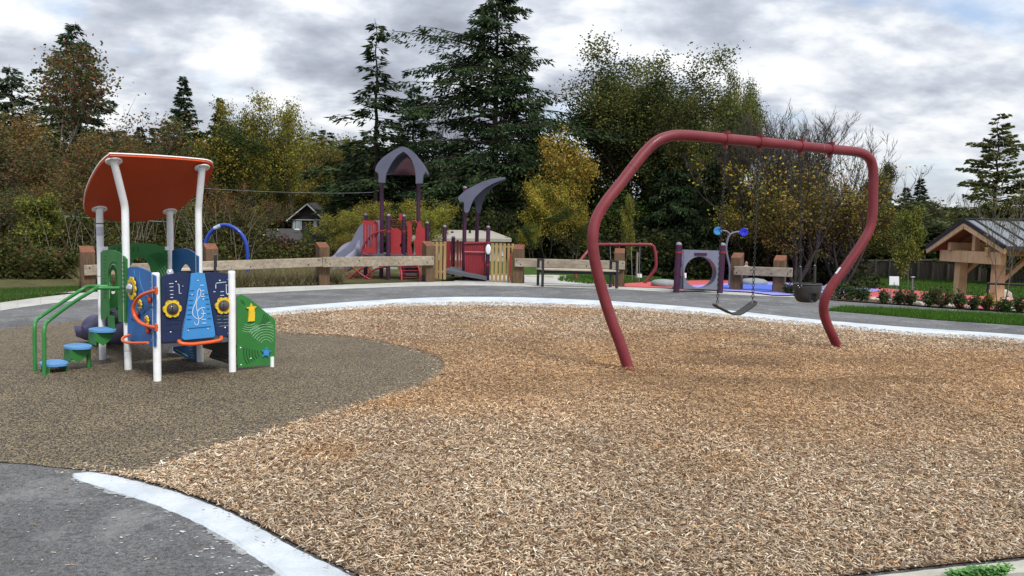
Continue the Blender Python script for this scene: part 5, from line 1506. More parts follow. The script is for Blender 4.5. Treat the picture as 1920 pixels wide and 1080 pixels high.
# grey stepping domes
for px, py, lab in ((1245, 533, 'grey stepping dome on the red rubber left of the tunnel panel'), (1413, 531, 'grey stepping dome seen under the short barrier rail')):
    c = G(px, py + 4); k = 23.5 / c.y
    sc = c.y / 23.5
    MB().lathe(c, [(.36 * sc, -.02), (.42 * sc, .07 * sc), (.40 * sc, .15 * sc), (.30 * sc, .20 * sc), (.12 * sc, .225 * sc), (.02, .228 * sc)], 24).build('stepping_dome', DOMEG, None, label=lab, cat='dome', group='grey stepping domes')
# picnic table / low benches behind
pt = thing('low_slatted_bench', 'pale slatted bench seen behind the black bench', 'bench', G(1010, 531))
Yp = 26.5
for k in range(3):
    a, c = P(982, 520.5 + k * .0, Yp + .16 * k), P(1038, 520.5, Yp + .16 * k)
    MB().bar(a, c, .13, .05, Vector((0, 1, 0))).build('slat', mat('bleached_slat', (.42, .38, .31), .8, var=.15), pt)
for x in (990, 1030):
    MB().box(P(x, 520, Yp).x - .04, P(x, 520, Yp).x + .04, Yp, Yp + .3, 0, P(x, 521, Yp).z).build('leg', BLACKM, pt)
# small white signs on the lawn
def sign(px, top, bot, hw, Y, lab, printed=False):
    g = P(px, bot + 4, Y); r = thing('lawn_sign', lab, 'sign', Vector((g.x, Y, zt(g.x, Y))), 'white signs on the lawn')
    MB().slab([P(px - hw, top, Y), P(px + hw, top + .4, Y), P(px + hw, bot + .4, Y), P(px - hw, bot, Y)], [], NF, .02).build('sign_board', SIGNW, r)
    b = MB()
    for s in (-.6, .6): b.tube([P(px + hw * s, bot, Y + .01), Vector((P(px + hw * s, bot, Y).x, Y + .01, zt(g.x, Y) - .05))], .012, 6)
    b.build('stake', GALV, r)
    if printed:
        MB().slab([P(px - .5, bot - 6, Y - .014), P(px + .8, bot - 6, Y - .014), P(px + .8, bot + .2, Y - .014), P(px - .5, bot, Y - .014)], [], NF, .004).build('print_mark', SIGNM, r)
        MB().slab([P(px - hw * .8, bot - 1.2, Y - .014), P(px + hw * .8, bot - 1.2, Y - .014), P(px + hw * .8, bot - .4, Y - .014), P(px - hw * .8, bot - .4, Y - .014)], [], NF, .004).build('print_mark', SIGNM, r)
sign(1199.5, 513, 520, 4, 33, 'white lawn sign just right of the distant swings')
sign(1283.5, 511.5, 521, 3.5, 31, 'white lawn sign seen through the tunnel opening')
sign(1084, 518, 526, 2.6, 31, 'tiny white lawn sign beside the distant swing leg', False)
sign(1676.5, 518, 535, 9, 24, 'large white lawn sign with grey print left of the post sundial', True)
# round-topped post
r = thing('pedestal_disc', 'grey post topped with a pale disc on the right lawn', 'pedestal', G(1711, 553))
g = G(1711, 553); Yd = g.y
MB().tube([Vector((P(1711, 530, Yd).x, Yd, g.z - .05)), P(1711, 521, Yd)], .045, 10).build('post', GREYP, r)
MB().lathe(P(1711.5, 519.5, Yd), [(.04, -.05), (.10, -.02), (.11, .0), (.10, .02), (.02, .03)], 18).build('top_disc', mat('pale_blue_grey', (.32, .38, .46), .5), r)

# person on the lawn
def person():
    Y = 42.0; top = P(1399.5, 490.5, Y); gz = top.z - 1.62; x = top.x
    r = thing('person', 'distant person in pale shirt, head and shoulders showing above the barrier rail', 'person', (x, Y, gz))
    me = bpy.data.meshes.new('body')
    J = [(0, 0, .86, .13), (0, 0, 1.08, .12), (0, 0, 1.30, .14), (0, 0, 1.40, .06), (0, -.01, 1.50, .095), (0, -.01, 1.575, .075),
         (.17, 0, 1.32, .055), (.24, .02, 1.06, .045), (.22, -.08, .84, .035), (-.17, 0, 1.32, .055), (-.24, .02, 1.06, .045), (-.22, -.08, .84, .035),
         (.09, 0, .80, .08), (.10, -.02, .45, .058), (.10, .02, .08, .042), (.10, -.12, .03, .04), (-.09, 0, .80, .08), (-.10, .03, .45, .058), (-.10, .06, .08, .042), (-.10, -.08, .03, .04)]
    E_ = [(0, 1), (1, 2), (2, 3), (3, 4), (4, 5), (2, 6), (6, 7), (7, 8), (2, 9), (9, 10), (10, 11), (0, 12), (12, 13), (13, 14), (14, 15), (0, 16), (16, 17), (17, 18), (18, 19)]
    me.from_pydata([j[:3] for j in J], E_, [])
    o = bpy.data.objects.new('body', me); COL.objects.link(o); o.parent = r
    o.modifiers.new('s', 'SKIN'); o.modifiers.new('d', 'SUBSURF').levels = 1
    o.modifiers['d'].render_levels = 1
    for v, j in zip(me.skin_vertices[0].data, J): v.radius = (j[3], j[3] * .85)
    me.skin_vertices[0].data[0].use_root = True
    me.materials.append(SHIRT)
    MB().ball(Vector((x, Y - .02, gz + 1.53)), .078, .09, .105, 12, 9).build('head', SKIN, r)
    MB().ball(Vector((x, Y + .015, gz + 1.575)), .082, .088, .075, 12, 8).build('hair', HAIR, r)
    MB().lathe(Vector((x, Y, gz + .45)), [(.15, 0), (.155, .2), (.145, .45)], 12).build('trousers', TROUS, r)
    b = MB(); b.ball(Vector((x, Y - .11, gz + 1.51)), .014, .02, .02, 8, 6)
    for s in (-1, 1): b.ball(Vector((x + s * .08, Y, gz + 1.52)), .012, .02, .03, 8, 6)
    b.build('nose_and_ears', SKIN, r)
person()

# ------------------------------------------------------------ pavilion
YP = 28.0
gL, gR = P(1800, 562, 29.5), P(1870, 573, 27.4)
pav = thing('timber_pavilion', 'new timber pavilion with grey seamed metal roof at the right edge', 'pavilion', Vector((16.5, 24.3, zt(16, 24.3))))
# gable end faces left (-X); eaves run along +X
Ya, Yc = 25.3, 23.3       # far and near post rows
xg = 15.0
zg = zt(15.0, 24.3)
def PZ(px, py, Y): return P(px, py, Y).z
ridge_z = PZ(1808, 413, 24.3); eave_a = PZ(1752, 464, 26.4); eave_c = PZ(1868, 463, 22.2)
xo = P(1808, 413, 24.3).x      # overhang edge x
ye_a, ye_c = 26.4, 22.2; yr = 24.3
X1 = xo + 9
def roofplane(y0, z0, name):
    a, b_, c, d = Vector((xo, yr, ridge_z)), Vector((X1, yr, ridge_z)), Vector((X1, y0, z0)), Vector((xo, y0, z0))
    n = (b_ - a).cross(d - a).normalized()
    if n.z < 0: n = -n
    MB().slab([a, b_, c, d], [], n, .05).build(name, MROOF, pav)
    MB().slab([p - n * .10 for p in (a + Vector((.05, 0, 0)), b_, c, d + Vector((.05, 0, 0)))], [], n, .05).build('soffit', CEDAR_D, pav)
    for k in range(1, 15):
        x = xo + k * .52 - .2
        MB().bar(Vector((x, yr, ridge_z)) + n * .045, Vector((x, y0, z0)) + n * .045, .05, .045, n).build('roof_seam', SEAM, pav)
    MB().bar(Vector((xo - .01, yr, ridge_z)) + n * .0, Vector((xo - .01, y0, z0)) + n * .0, .06, .13, n).build('gable_flashing', SEAM, pav)
    MB().bar(Vector((xo + .02, yr, ridge_z - .17)), Vector((xo + .02, y0, z0 - .13)), .07, .17, n).build('barge_board', CEDAR, pav)
    MB().bar(Vector((xo, y0 - .0, z0 - .02)), Vector((X1, y0, z0 - .02)), .06, .10).build('eave_flashing', SEAM, pav)
roofplane(ye_c, eave_c, 'roof_panel'); roofplane(ye_a, eave_a, 'roof_panel')
MB().bar(Vector((xo - .02, yr, ridge_z + .06)), Vector((X1, yr, ridge_z + .06)), .16, .05).build('ridge_cap', SEAM, pav)
for x in (xg, xg + 5.2):
    for y, px in ((Ya, 1801), (Yc, 1871)):
        xx = P(px, 520, y).x + (x - xg)
        topz = eave_c - .06 if y == Yc else eave_a - .02
        topz = PZ(px, 466 if y == Ya else 478, y) if True else topz
        MB().frame_box(Vector((xx, y, (zg + topz) / 2)), Vector((1, 0, 0)), Vector((0, 1, 0)), ZU,   .145, .145, (topz - zg) / 2, .012).build('post', CEDAR, pav)
xa = P(1801, 470, Ya).x; xc = P(1871, 480, Yc).x; xm = (xa + xc) / 2
for dx in (0, 5.2):
    tz = PZ(1836, 482, (Ya + Yc) / 2)
    hb = .19
    MB().bar(Vector((xa + dx - .25, Ya + .65, tz)), Vector((xc + dx - .25, Yc - .65, tz)), .14, hb * 2).build('tie_beam', CEDAR, pav)
    MB().bar(Vector((xm + dx - .1, yr, tz + .2)), Vector((xm + dx - .1, yr, ridge_z - .2)), .16, .16).build('king_post', CEDAR, pav)
    for y0, zz in ((ye_c + .2, eave_c), (ye_a - .2, eave_a)):
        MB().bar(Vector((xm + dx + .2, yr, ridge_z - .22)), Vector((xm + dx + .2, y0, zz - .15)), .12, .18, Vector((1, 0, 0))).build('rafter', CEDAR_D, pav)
        if False: MB().bar(Vector((xm + dx - .1, yr, tz + .35)), Vector((xm + dx - .1, (yr + y0) / 2, (ridge_z + zz) / 2 - .22)), .12, .12, Vector((1, 0, 0))).build('strut', CEDAR, pav)
for y, zz, xs in ((Ya, eave_a, xa), (Yc, eave_c, xc)):
    tz = PZ(1801, 462, Ya) if y == Ya else PZ(1871, 472, Yc)
    MB().bar(Vector((xo + .15, y, tz)), Vector((X1 - .2, y, tz)), .16, .26).build('long_beam', CEDAR, pav)
    for dx, sgn in ((0, 1), (5.2, -1)):
        MB().bar(Vector((xs + dx + .1 * sgn, y, tz - .95)), Vector((xs + dx + 1.0 * sgn, y, tz - .12)), .12, .18, Vector((0, 1, 0))).build('knee_brace', CEDAR, pav)
# rail in front of the pavilion
r = thing('metal_railing', 'dark metal handrail in front of the pavilion', 'railing', G(1853, 562))
Yr = 20.6
MB().tube([P(1852, 531.5, Yr), P(1950, 535.5, Yr - 1.2)], .03, 8).build('top_rail', BLACKM, r)
for px, dy in ((1853, 0), (1945, -1.2)):
    q = P(px, 532, Yr + dy); MB().tube([q, Vector((q.x, q.y, zt(q.x, q.y) - .05))], .03, 8).build('railing_post', BLACKM, r)

# ------------------------------------------------------------ rear fence
YF = 78.0
fe = thing('board_fence', 'long grey board fence at the far edge of the lawn', 'fence', P(1700, 515, YF))
fe.location.z = zt(40, YF)
xs0, xs1 = P(1590, 500, YF).x, P(1960, 500, YF - 10).x
b = None
nb_ = 150; base_me = None
for i in range(nb_):
    f = i / (nb_ - 1); x = xs0 + (xs1 - xs0) * f; y = YF - 10 * f; g = zt(x, y)
    hgt = (PZ(1600 + 330 * f, 489 - 4 * f + (1.5 if int(f * 12) % 2 else 0), y) - g)
    if base_me is None:
        o = MB().box(-.16, .16, -.012, .012, 0, 1).build('board', FENCEW); base_me = o.data
    else:
        o = bpy.data.objects.new('board', base_me); COL.objects.link(o)
    o.parent = fe; o.location = Vector((x, y, g)) - fe.location; o.scale = (1, 1, hgt); o.rotation_euler.z = rnd.uniform(-.05, .05)
for i in range(14):
    f = i / 13; x = xs0 + (xs1 - xs0) * f; y = YF - 10 * f - .12; g = zt(x, y)
    MB().box(x - .1, x + .1, y - .08, y + .08, g, PZ(1600 + 330 * f, 486 - 4 * f, y)).build('fence_post', FENCEW, fe)
for i in range(13):
    f0, f1 = i / 13, (i + 1) / 13
    a = Vector((xs0 + (xs1 - xs0) * f0, YF - 10 * f0 - .1, PZ(1600 + 330 * f0, 489 - 4 * f0, YF - 10 * f0))); c = Vector((xs0 + (xs1 - xs0) * f1, YF - 10 * f1 - .1, PZ(1600 + 330 * f1, 489 - 4 * f1, YF - 10 * f1)))
    MB().bar(a, c, .12, .16).build('fence_rail', DRYW, fe)

# ------------------------------------------------------------ rustic fence, stakes, cables at the left
r = thing('rustic_rail_fence', 'old two-rail wooden fence in front of the left thicket', 'fence', G(120, 538))
for y0, y1 in ((474, 472.5), (481, 480)):
    MB().tube([P(88, y0, 24), P(150, y1, 24)], .04, 7).build('rail', DRYW, r)
for x in (92, 148):
    q = P(x, 470, 24); MB().tube([q, Vector((q.x, 24, -.05))], .05, 7).build('post', DRYW, r)
r = thing('wire_fence', 'low wire fence on thin stakes in front of the left brambles', 'fence', G(82, 548))
for x in (62, 103):
    q = P(x, 530 if x < 80 else 531, 19.5); MB().tube([q, Vector((q.x, 19.5, -.05))], .022, 7).build('stake', DRYW, r)
for dy in (1.5, 8): MB().tube([P(-40, 530 + dy, 19.5), P(103, 531.5 + dy, 19.5)], .005, 5).build('wire', DWIRE, r)
def cable(lab, pts, Y, rr, mt=WIRE):
    w = catmull([P(x, y, Y) for x, y in pts], 6)
    put(MB().tube(w, rr, 6).build('overhead_cable', mt), label=lab, cat='cable', group='overhead cables')
cable('lower overhead cable running left behind the orange roof', [(-60, 396), (0, 400), (80, 403), (180, 409), (340, 417.5), (372, 420)], 27, .011)
cable('upper overhead cable running from the orange roof to the dark spruces', [(380, 353), (450, 357), (520, 360), (620, 362), (690, 361), (700, 359)], 30, .005)
r = thing('cable_connector', 'short black connector clipped on the lower overhead cable', 'connector', P(352, 420, 27))
MB().tube([P(344, 419, 26.95), P(361, 421, 26.95)], .05, 8).build('connector_body', BLACKM, r)
MB().tube([P(361, 421, 26.95), P(366, 422.5, 26.95)], .02, 8).build('connector_tail', SIGNW, r)

# ------------------------------------------------------------ houses on the left
def house(label, apex, el, er, rx, rtop, rbot, Y, Yd, wall_bot, wins, gable_dark=True, trim_px=412):
    root = thing('house', label, 'house', P(apex[0], wall_bot, Y))
    A_, B_, C_ = P(*apex, Y), P(*el, Y), P(*er, Y)
    dv = P(rx, rtop, Yd) - A_
    n1_ = (B_ - A_).cross(dv).normalized(); n2_ = dv.cross(C_ - A_).normalized()
    for e, n_ in ((B_, n1_), (C_, n2_)):
        if n_.z < 0: n_ = -n_
        MB().slab([A_, A_ + dv, e + dv, e], [], n_, .10).build('roof_slope', SHING, root)
        MB().bar(A_ + Vector((0, -.08, -.06)), e + Vector((0, -.08, -.06)), .07, .22, Vector((0, 1, 0))).build('barge_board', TRIM, root)
    s = .86; g0 = A_ + (B_ - A_) * s; g1_ = A_ + (C_ - A_) * s; o = Vector((0, .45, -.12))
    MB().slab([A_ + o, g0 + o, g1_ + o], [], NF, .1).build('gable_wall', SIDING, root)
    lz = P(apex[0], wall_bot, Y).z
    MB().slab([g0 + o, g1_ + o, Vector((g1_.x, Y + .45, lz)), Vector((g0.x, Y + .45, lz))], [], NF, .1).build('front_wall', SIDING, root)
    sw = [g1_ + o, g1_ + o + dv * .9, Vector((g1_.x + dv.x * .9, g1_.y + dv.y * .9 + .45, lz)), Vector((g1_.x, Y + .45, lz))]
    MB().slab(sw, [], Vector((1, -dv.x / max(dv.y, .1), 0)), .1).build('side_wall', SIDING, root)
    if trim_px: MB().bar(P(el[0] + 11, trim_px, Y + .3), P(er[0] - 2, trim_px + .5, Y + .3), .08, .14, Vector((0, 1, 0))).build('trim_band', TRIM, root)
    for x0, x1, y0, y1 in wins:
        wi = MB().slab([P(x0, y0, Y + .34), P(x1, y0, Y + .34), P(x1, y1, Y + .34), P(x0, y1, Y + .34)], [], NF, .06).build('window', TRIM, root)
        MB().slab([P(x0 + .8, y0 + .8, Y + .3), P(x1 - .8, y0 + .8, Y + .3), P(x1 - .8, y1 - .8, Y + .3), P(x0 + .8, y1 - .8, Y + .3)], [], NF, .03).build('pane', GLASSW, wi)
    return root
house('brown gabled house with pale windows among the left trees', (576.5, 381.5), (538, 413), (609, 412), 592, 380.5, 0, 58, 67, 455, [(549, 554, 414, 431), (555, 566, 414, 431), (588, 595, 414, 428), (599, 606, 414, 430)])
h2_ = thing('house', 'low grey-roofed house below the gabled house', 'house', P(530, 460, 46))
a, b_, c, d = P(485, 430, 48), P(562, 430.5, 50), P(570, 452, 44), P(506, 448.5, 44)
nn = (b_ - a).cross(d - a).normalized(); nn = nn if nn.z > 0 else -nn
MB().slab([a, b_, c, d], [], nn, .12).build('roof_slope', SHING, h2_)
e = P(470, 447, 52); 
MB().slab([a, b_, b_ + (e - a), e], [], Vector((0, .5, 1)), .1).build('roof_slope', SHING, h2_)
MB().bar(a + Vector((0, -.1, -.05)), d + Vector((0, -.1, -.05)), .07, .24, Vector((0, 1, 0))).build('barge_board', TRIM, h2_)
MB().slab([a + Vector((.1, .2, -.15)), d + Vector((-.1, .2, -.15)), Vector((d.x - .1, 44.2, -.2)), Vector((a.x - .5, 50, -.2)), P(474, 449, 51)], [], Vector((-.6, -.8, 0)), .1).build('gable_wall', SIDING, h2_)
MB().slab([d + Vector((0, .5, -.1)), c + Vector((0, .5, -.1)), Vector((c.x, 44.5, -.2)), Vector((d.x, 44.5, -.2))], [], NF, .1).build('front_wall', SIDING, h2_)
for x in (516, 557): MB().ball(P(x, 431, 47.5), .22, .15, .08, 8, 5).build('roof_vent', TRIM, h2_)
# ------------------------------------------------------------ trees
def tubes_np(segs, k=4):
    """segs (N,8): p0, p1, r0, r1 -> open prisms"""
    S = np.asarray(segs, float); n = len(S)
    a, b = S[:, :3], S[:, 3:6]; d = b - a; L_ = np.linalg.norm(d, axis=1, keepdims=True) + 1e-9; d /= L_
    up = np.where(np.abs(d[:, 2:3]) > .9, [[1., 0, 0]], [[0, 0, 1.]])
    u = np.cross(d, up); u /= np.linalg.norm(u, axis=1, keepdims=True); v = np.cross(d, u)
    V = np.empty((n, 2 * k, 3))
    for i in range(k):
        an = 2 * math.pi * i / k; o = u * math.cos(an) + v * math.sin(an)
        V[:, i] = a + o * S[:, 6:7]; V[:, k + i] = b + o * S[:, 7:8]
    base = np.arange(n)[:, None] * 2 * k
    Q = np.concatenate([base + [i, (i + 1) % k, k + (i + 1) % k, k + i] for i in range(k)], 0)
    return V.reshape(-1, 3), Q
def leaf_quads(C, D, L_, W, R_, twist=1.0, fold=0.0):
    n = len(C); D = D / (np.linalg.norm(D, axis=1, keepdims=True) + 1e-9)
    rv = R_.normal(size=(n, 3)); 
    if twist < 1: rv = rv * twist + np.array([0, 0, 1.]) * (1 - twist)
    S = np.cross(D, rv); S /= np.linalg.norm(S, axis=1, keepdims=True) + 1e-9
    L_ = L_[:, None]; W = W[:, None]
    V = np.stack([C, C + D * L_ * .45 + S * W, C + D * L_, C + D * L_ * .45 - S * W], 1).reshape(-1, 3)
    Q = np.arange(n)[:, None] * 4 + [0, 1, 2, 3]
    return V, Q
def pick(R_, pal, w, n):
    pal = np.array(pal); w = np.array(w, float); w /= w.sum()
    return pal[R_.choice(len(pal), n, p=w)]
def finish_tree(name, segs, leafV, leafQ, leafC, leafmat, bark, k=4):
    root = bpy.data.objects.new(name, None); root.empty_display_size = .5
    if segs is not None and len(segs):
        V, Q = tubes_np(segs, k); t = np_mesh('trunk', V, Q, bark, parent=root, smooth=True)
    if leafV is not None:
        np_mesh('crown', leafV, leafQ, leafmat, leafC, parent=root)
    return root

def conifer(seed, H, W, h0=.06, expo=.8, droop=.35, whorl=.42, nb=6, dens=1.0, spray=(.42, .06), pal=None, gap=.12, tr=.28, ragged=.3, asym=None, hang=.5, dead=0):
    R_ = np.random.default_rng(seed); segs = []
    ppts = [np.array([R_.normal(0, .006) * i, R_.normal(0, .006) * i, H * i / 14]) for i in range(15)]
    for i in range(14):
        segs.append([*ppts[i], *ppts[i + 1], tr * (1 - i / 14.6), tr * (1 - (i + 1) / 14.6)])
    LC, LD, LL, LW = [], [], [], []
    z = H * h0
    while z < H * .992:
        t = (z - H * h0) / (H * (1 - h0)); prof = (1 - t) ** expo * (.72 + .28 * min(1, t * 6))
        n_ = max(3, int(nb * (.6 + .4 * (1 - t))))
        for b in range(n_):
            if R_.random() < gap: continue
            az = R_.random() * 6.283; Lb = W * prof * (1 + R_.normal(0, ragged))
            if asym is not None:
                for (aa, z0, z1, gain) in asym:
                    if z0 < z < z1: Lb *= 1 + gain * max(0, math.cos(az - aa)) ** 3
            Lb = max(.25, min(Lb, W * 1.9))
            zz = z + R_.normal(0, whorl * .3); rise = .22 * (1 + t) * R_.uniform(.4, 1.3)
            m_ = 6; pts = []
            az2 = R_.normal(0, .12)
            for i in range(m_ + 1):
                s = i / m_; r = Lb * s; a = az + az2 * s
                pts.append(np.array([math.cos(a) * r, math.sin(a) * r, zz + rise * Lb * s - droop * Lb * s * s + .10 * Lb * max(0, s - .7)]))
            rb = .018 + .012 * Lb
            for i in range(m_): segs.append([*pts[i], *pts[i + 1], rb * (1 - i / m_), rb * (1 - (i + 1) / m_) + .002])
            ns = int(Lb * 34 * dens) + 8
            s = R_.uniform(.06 if t > .5 else .16, 1, ns) ** .85
            idx = np.minimum((s * m_).astype(int), m_ - 1); f = s * m_ - idx; PP = np.array(pts)
            c = PP[idx] * (1 - f)[:, None] + PP[idx + 1] * f[:, None]
            out = np.array([math.cos(az), math.sin(az), 0]); sd = np.array([-math.sin(az), math.cos(az), 0])
            side = R_.choice([-1., 1.], ns) * R_.random(ns) ** .8 * Lb * .30 * (1.05 - s) ** .6
            c = c + sd * side[:, None] + out * (np.abs(side) * .45)[:, None]
            hg = R_.random(ns) ** 1.5 * hang * (.35 + .65 * (1 - t))
            c[:, 2] -= hg + np.abs(side) * .25
            d = out * R_.uniform(.2, 1.0, ns)[:, None] + sd * (np.sign(side) * R_.uniform(.1, .9, ns))[:, None]
            d[:, 2] -= R_.uniform(.0, 1.0, ns) * (.3 + hang)
            LC.append(c); LD.append(d)
            LL.append(spray[0] * R_.uniform(.55, 1.3, ns)); LW.append(spray[1] * R_.uniform(.7, 1.4, ns))
        z += whorl * R_.uniform(.7, 1.25) * (1 - .35 * t)
    C_, D = np.concatenate(LC), np.concatenate(LD); LL = np.concatenate(LL); LW = np.concatenate(LW)
    V, Q = leaf_quads(C_, D, LL, LW, R_)
    pal = pal or ([(.022, .040, .018), (.034, .058, .023), (.052, .080, .029), (.014, .024, .013)], (3, 4, 2, 2))
    c = pick(R_, *pal, len(C_)) * (.75 + .5 * R_.random((len(C_), 1)))
    c = c * (.75 + .55 * vnoise(C_[:, 0] + 50 + C_[:, 1], C_[:, 2] + 50, .9, seed))[:, None]
    return segs, V, Q, np.repeat(c, 4, 0)

def grow(R_, p, d, L_, r, lvl, maxl, segs, tips, spread=.55, n_child=(4, 7), upb=.18, wig=.14, ratio=.58, sub=4, rmin=.008):
    pts = [p]; q = p.copy(); dd = d.copy()
    for i in range(sub):
        dd = dd + R_.normal(0, wig, 3) + np.array([0, 0, upb * .35]); dd /= np.linalg.norm(dd)
        q2 = q + dd * L_ / sub; r0 = r * (1 - .8 * i / sub); r1 = r * (1 - .8 * (i + 1) / sub)
        segs.append([*q, *q2, r0, r1]); q = q2; pts.append(q)
    if lvl >= maxl:
        for i in range(1, sub + 1): tips.append((pts[i], dd.copy()))
        return
    n_ = R_.integers(*n_child) if lvl > 0 else n_child[1]
    for j in range(n_):
        s = .3 + .7 * (j + R_.random() * .8) / n_; i = min(int(s * sub), sub - 1); f = s * sub - i
        f = min(f, 1.0); b = pts[i] * (1 - f) + pts[i + 1] * f
        ax = R_.normal(size=3); ax -= dd * ax.dot(dd); ax /= np.linalg.norm(ax) + 1e-9
        a = R_.normal(spread, .16); nd = dd * math.cos(a) + ax * math.sin(a); nd[2] += upb; nd /= np.linalg.norm(nd)
        grow(R_, b, nd, L_ * ratio * R_.uniform(.75, 1.25) * (1.15 - .35 * s), max(rmin, r * (1 - .75 * s) * .66), lvl + 1, maxl, segs, tips, spread, n_child, upb, wig, ratio, sub, rmin)

def broadleaf(seed, H, stems=1, stem_spread=.25, trunk_r=.2, maxl=3, L0=.55, leaf=.16, nleaf=10, clus=.35, pal=None, w=None, upb=.2, spread=.6, bare=0.0, ratio=.58, n_child=(4, 7), topbare=0.0, lowbare=0.0, patch=1.1, seedpal=None, wig=.14, lean=(0, 0), rmin=.008):
    R_ = np.random.default_rng(seed); segs = []; tips = []
    for s in range(stems):
        a = R_.random() * 6.283; sp = stem_spread * R_.uniform(.5, 1.2) if stems > 1 else stem_spread * .3
        d = np.array([math.cos(a) * sp + lean[0], math.sin(a) * sp + lean[1], 1.]); d /= np.linalg.norm(d)
        p = np.array([math.cos(a) * .15 * (stems > 1), math.sin(a) * .15 * (stems > 1), -.1])
        grow(R_, p, d, H * L0 * R_.uniform(.85, 1.1), trunk_r * (1 if stems == 1 else .8), 0, maxl, segs, tips, spread, n_child, upb, wig, ratio, 4, rmin)
    segs = np.array(segs); zmax = max(segs[:, 5].max(), .1); k = H / zmax
    segs[:, :6] *= k
    T = np.array([t[0] for t in tips]) * k; TD = np.array([t[1] for t in tips])
    cnt = R_.poisson(nleaf, len(T))
    tz = T[:, 2] / H
    cnt = np.where(R_.random(len(T)) < bare + topbare * np.clip((tz - .45) * 2.2, 0, 1) + lowbare * np.clip(.5 - tz, 0, 1) * 2, 0, cnt)
    # whole patches of the crown thin out, so the sky shows through
    pn = vnoise(T[:, 0] * .7 + 31 + T[:, 1] * .4, T[:, 2] * .7 + 17, patch, seed + 3); cnt = np.where(pn < .17, cnt // 4, cnt)
    C_ = np.repeat(T, cnt, 0) + R_.normal(0, clus, (cnt.sum(), 3)) * np.array([1, 1, .8])
    D = np.repeat(TD, cnt, 0) * .4 + R_.normal(0, .7, (cnt.sum(), 3)); D[:, 2] -= .35
    n = len(C_)
    V = Q = c = None
    if n:
        V, Q = leaf_quads(C_, D, leaf * R_.uniform(.7, 1.35, n), leaf * .42 * R_.uniform(.7, 1.2, n), R_)
        c = pick(R_, pal, w, n)
        tone = vnoise(C_[:, 0] * .9 + 60, C_[:, 2] * .9 + C_[:, 1] * .5 + 60, .9, seed + 9)
        alt = np.array((seedpal if seedpal else pal)[0] if not seedpal else seedpal)
        if seedpal: c = np.where((tone > .56)[:, None], alt * (.8 + .4 * R_.random((n, 1))), c)
        c = c * (.6 + .8 * R_.random((n, 1))) * (.65 + .7 * tone)[:, None]
        c = np.repeat(c, 4, 0)
    return segs, V, Q, c

PROTO = {}
def proto(key, data, leafmat, bark, H, k=4):
    PROTO[key] = (data, leafmat, bark, H, k, [None])
GRN = [(0.0435, 0.0841, 0.0203), (0.0725, 0.1232, 0.029), (0.1087, 0.1522, 0.0348), (0.0319, 0.0522, 0.0174)]
COP = [(.20, .085, .034), (.14, .065, .030), (.27, .15, .05), (.095, .092, .034), (.070, .105, .032)]
YEL = [(.40, .29, .045), (.30, .26, .045), (.17, .19, .035), (.40, .22, .035), (.09, .12, .026)]
OLV = [(0.119, 0.126, 0.0364), (0.084, 0.1008, 0.0308), (0.182, 0.168, 0.042), (0.063, 0.07, 0.0252)]
YGR = [(0.204, 0.228, 0.042), (0.132, 0.174, 0.036), (0.312, 0.288, 0.054), (0.084, 0.114, 0.0288)]
DKG = [(0.0172, 0.0299, 0.0138), (0.0276, 0.046, 0.0172), (0.0437, 0.0633, 0.023), (0.0115, 0.0184, 0.0103)]
proto('fir_big', conifer(3, 24, 5.6, h0=.10, expo=.62, droop=.34, whorl=.42, nb=7, dens=1.15, spray=(.42, .060), gap=.12, tr=.40, ragged=.30, hang=.75,
      asym=[(math.pi, 15.4, 17.8, .95), (0, 10.2, 12.2, 1.05), (math.pi, 11.5, 14, .45)]), NEEDLE, BARK_D, 24, 6)
proto('spruce_sparse', conifer(11, 17, 3.9, h0=.05, expo=1.25, droop=.42, whorl=.62, nb=6, dens=1.0, spray=(.42, .055), gap=.14, tr=.20, ragged=.22, hang=.55), NEEDLE, BARK_D, 17, 5)
proto('fir_dense', conifer(21, 18, 3.6, h0=.04, expo=.85, droop=.22, whorl=.42, nb=8, dens=1.25, spray=(.40, .065), gap=.05, tr=.24, ragged=.20, hang=.3), NEEDLE, BARK_D, 18, 5)
proto('cedar_dark', conifer(31, 15, 4.6, h0=.03, expo=.50, droop=.48, whorl=.50, nb=8, dens=1.1, spray=(.50, .085), gap=.05, tr=.26, ragged=.22, hang=.95, pal=(DKG, (3, 4, 2, 2))), NEEDLE, BARK_D, 15, 5)
proto('fir_left', conifer(41, 18, 4.2, h0=.06, expo=.75, droop=.28, whorl=.36, nb=7, dens=1.0, spray=(.36, .060), gap=.15, tr=.24, ragged=.30, hang=.5,
      pal=([(.026, .044, .022), (.040, .060, .030), (.060, .078, .038)], (3, 3, 2))), NEEDLE, BARK_D, 18, 5)
proto('fir_far', conifer(51, 16, 2.6, h0=.03, expo=.85, droop=.2, whorl=.6, nb=6, dens=.55, spray=(.55, .12), gap=.08, tr=.2, ragged=.2, hang=.3), NEEDLE, BARK_D, 16, 4)
proto('copper_sparse', broadleaf(61, 12, 1, .25, .13, 3, .62, .17, 4.6, .34, COP, (2, 2, 1, 4, 5), upb=.22, spread=.5, bare=.22, ratio=.5, topbare=.1, rmin=.012), LEAF, BARK_G, 12)
proto('copper_wide', broadleaf(62, 11, 3, .35, .13, 3, .55, .16, 5.5, .34, COP, (2, 1, 1, 4, 8), upb=.2, spread=.6, bare=.3, ratio=.52, rmin=.012, seedpal=(.15, .10, .03)), LEAF, BARK_G, 11)
proto('olive_round', broadleaf(63, 11, 1, .2, .18, 3, .48, .18, 10, .40, OLV, (3, 3, 2, 2), upb=.16, spread=.72, ratio=.58, seedpal=(.15, .115, .03)), LEAF, BARK_D, 11)
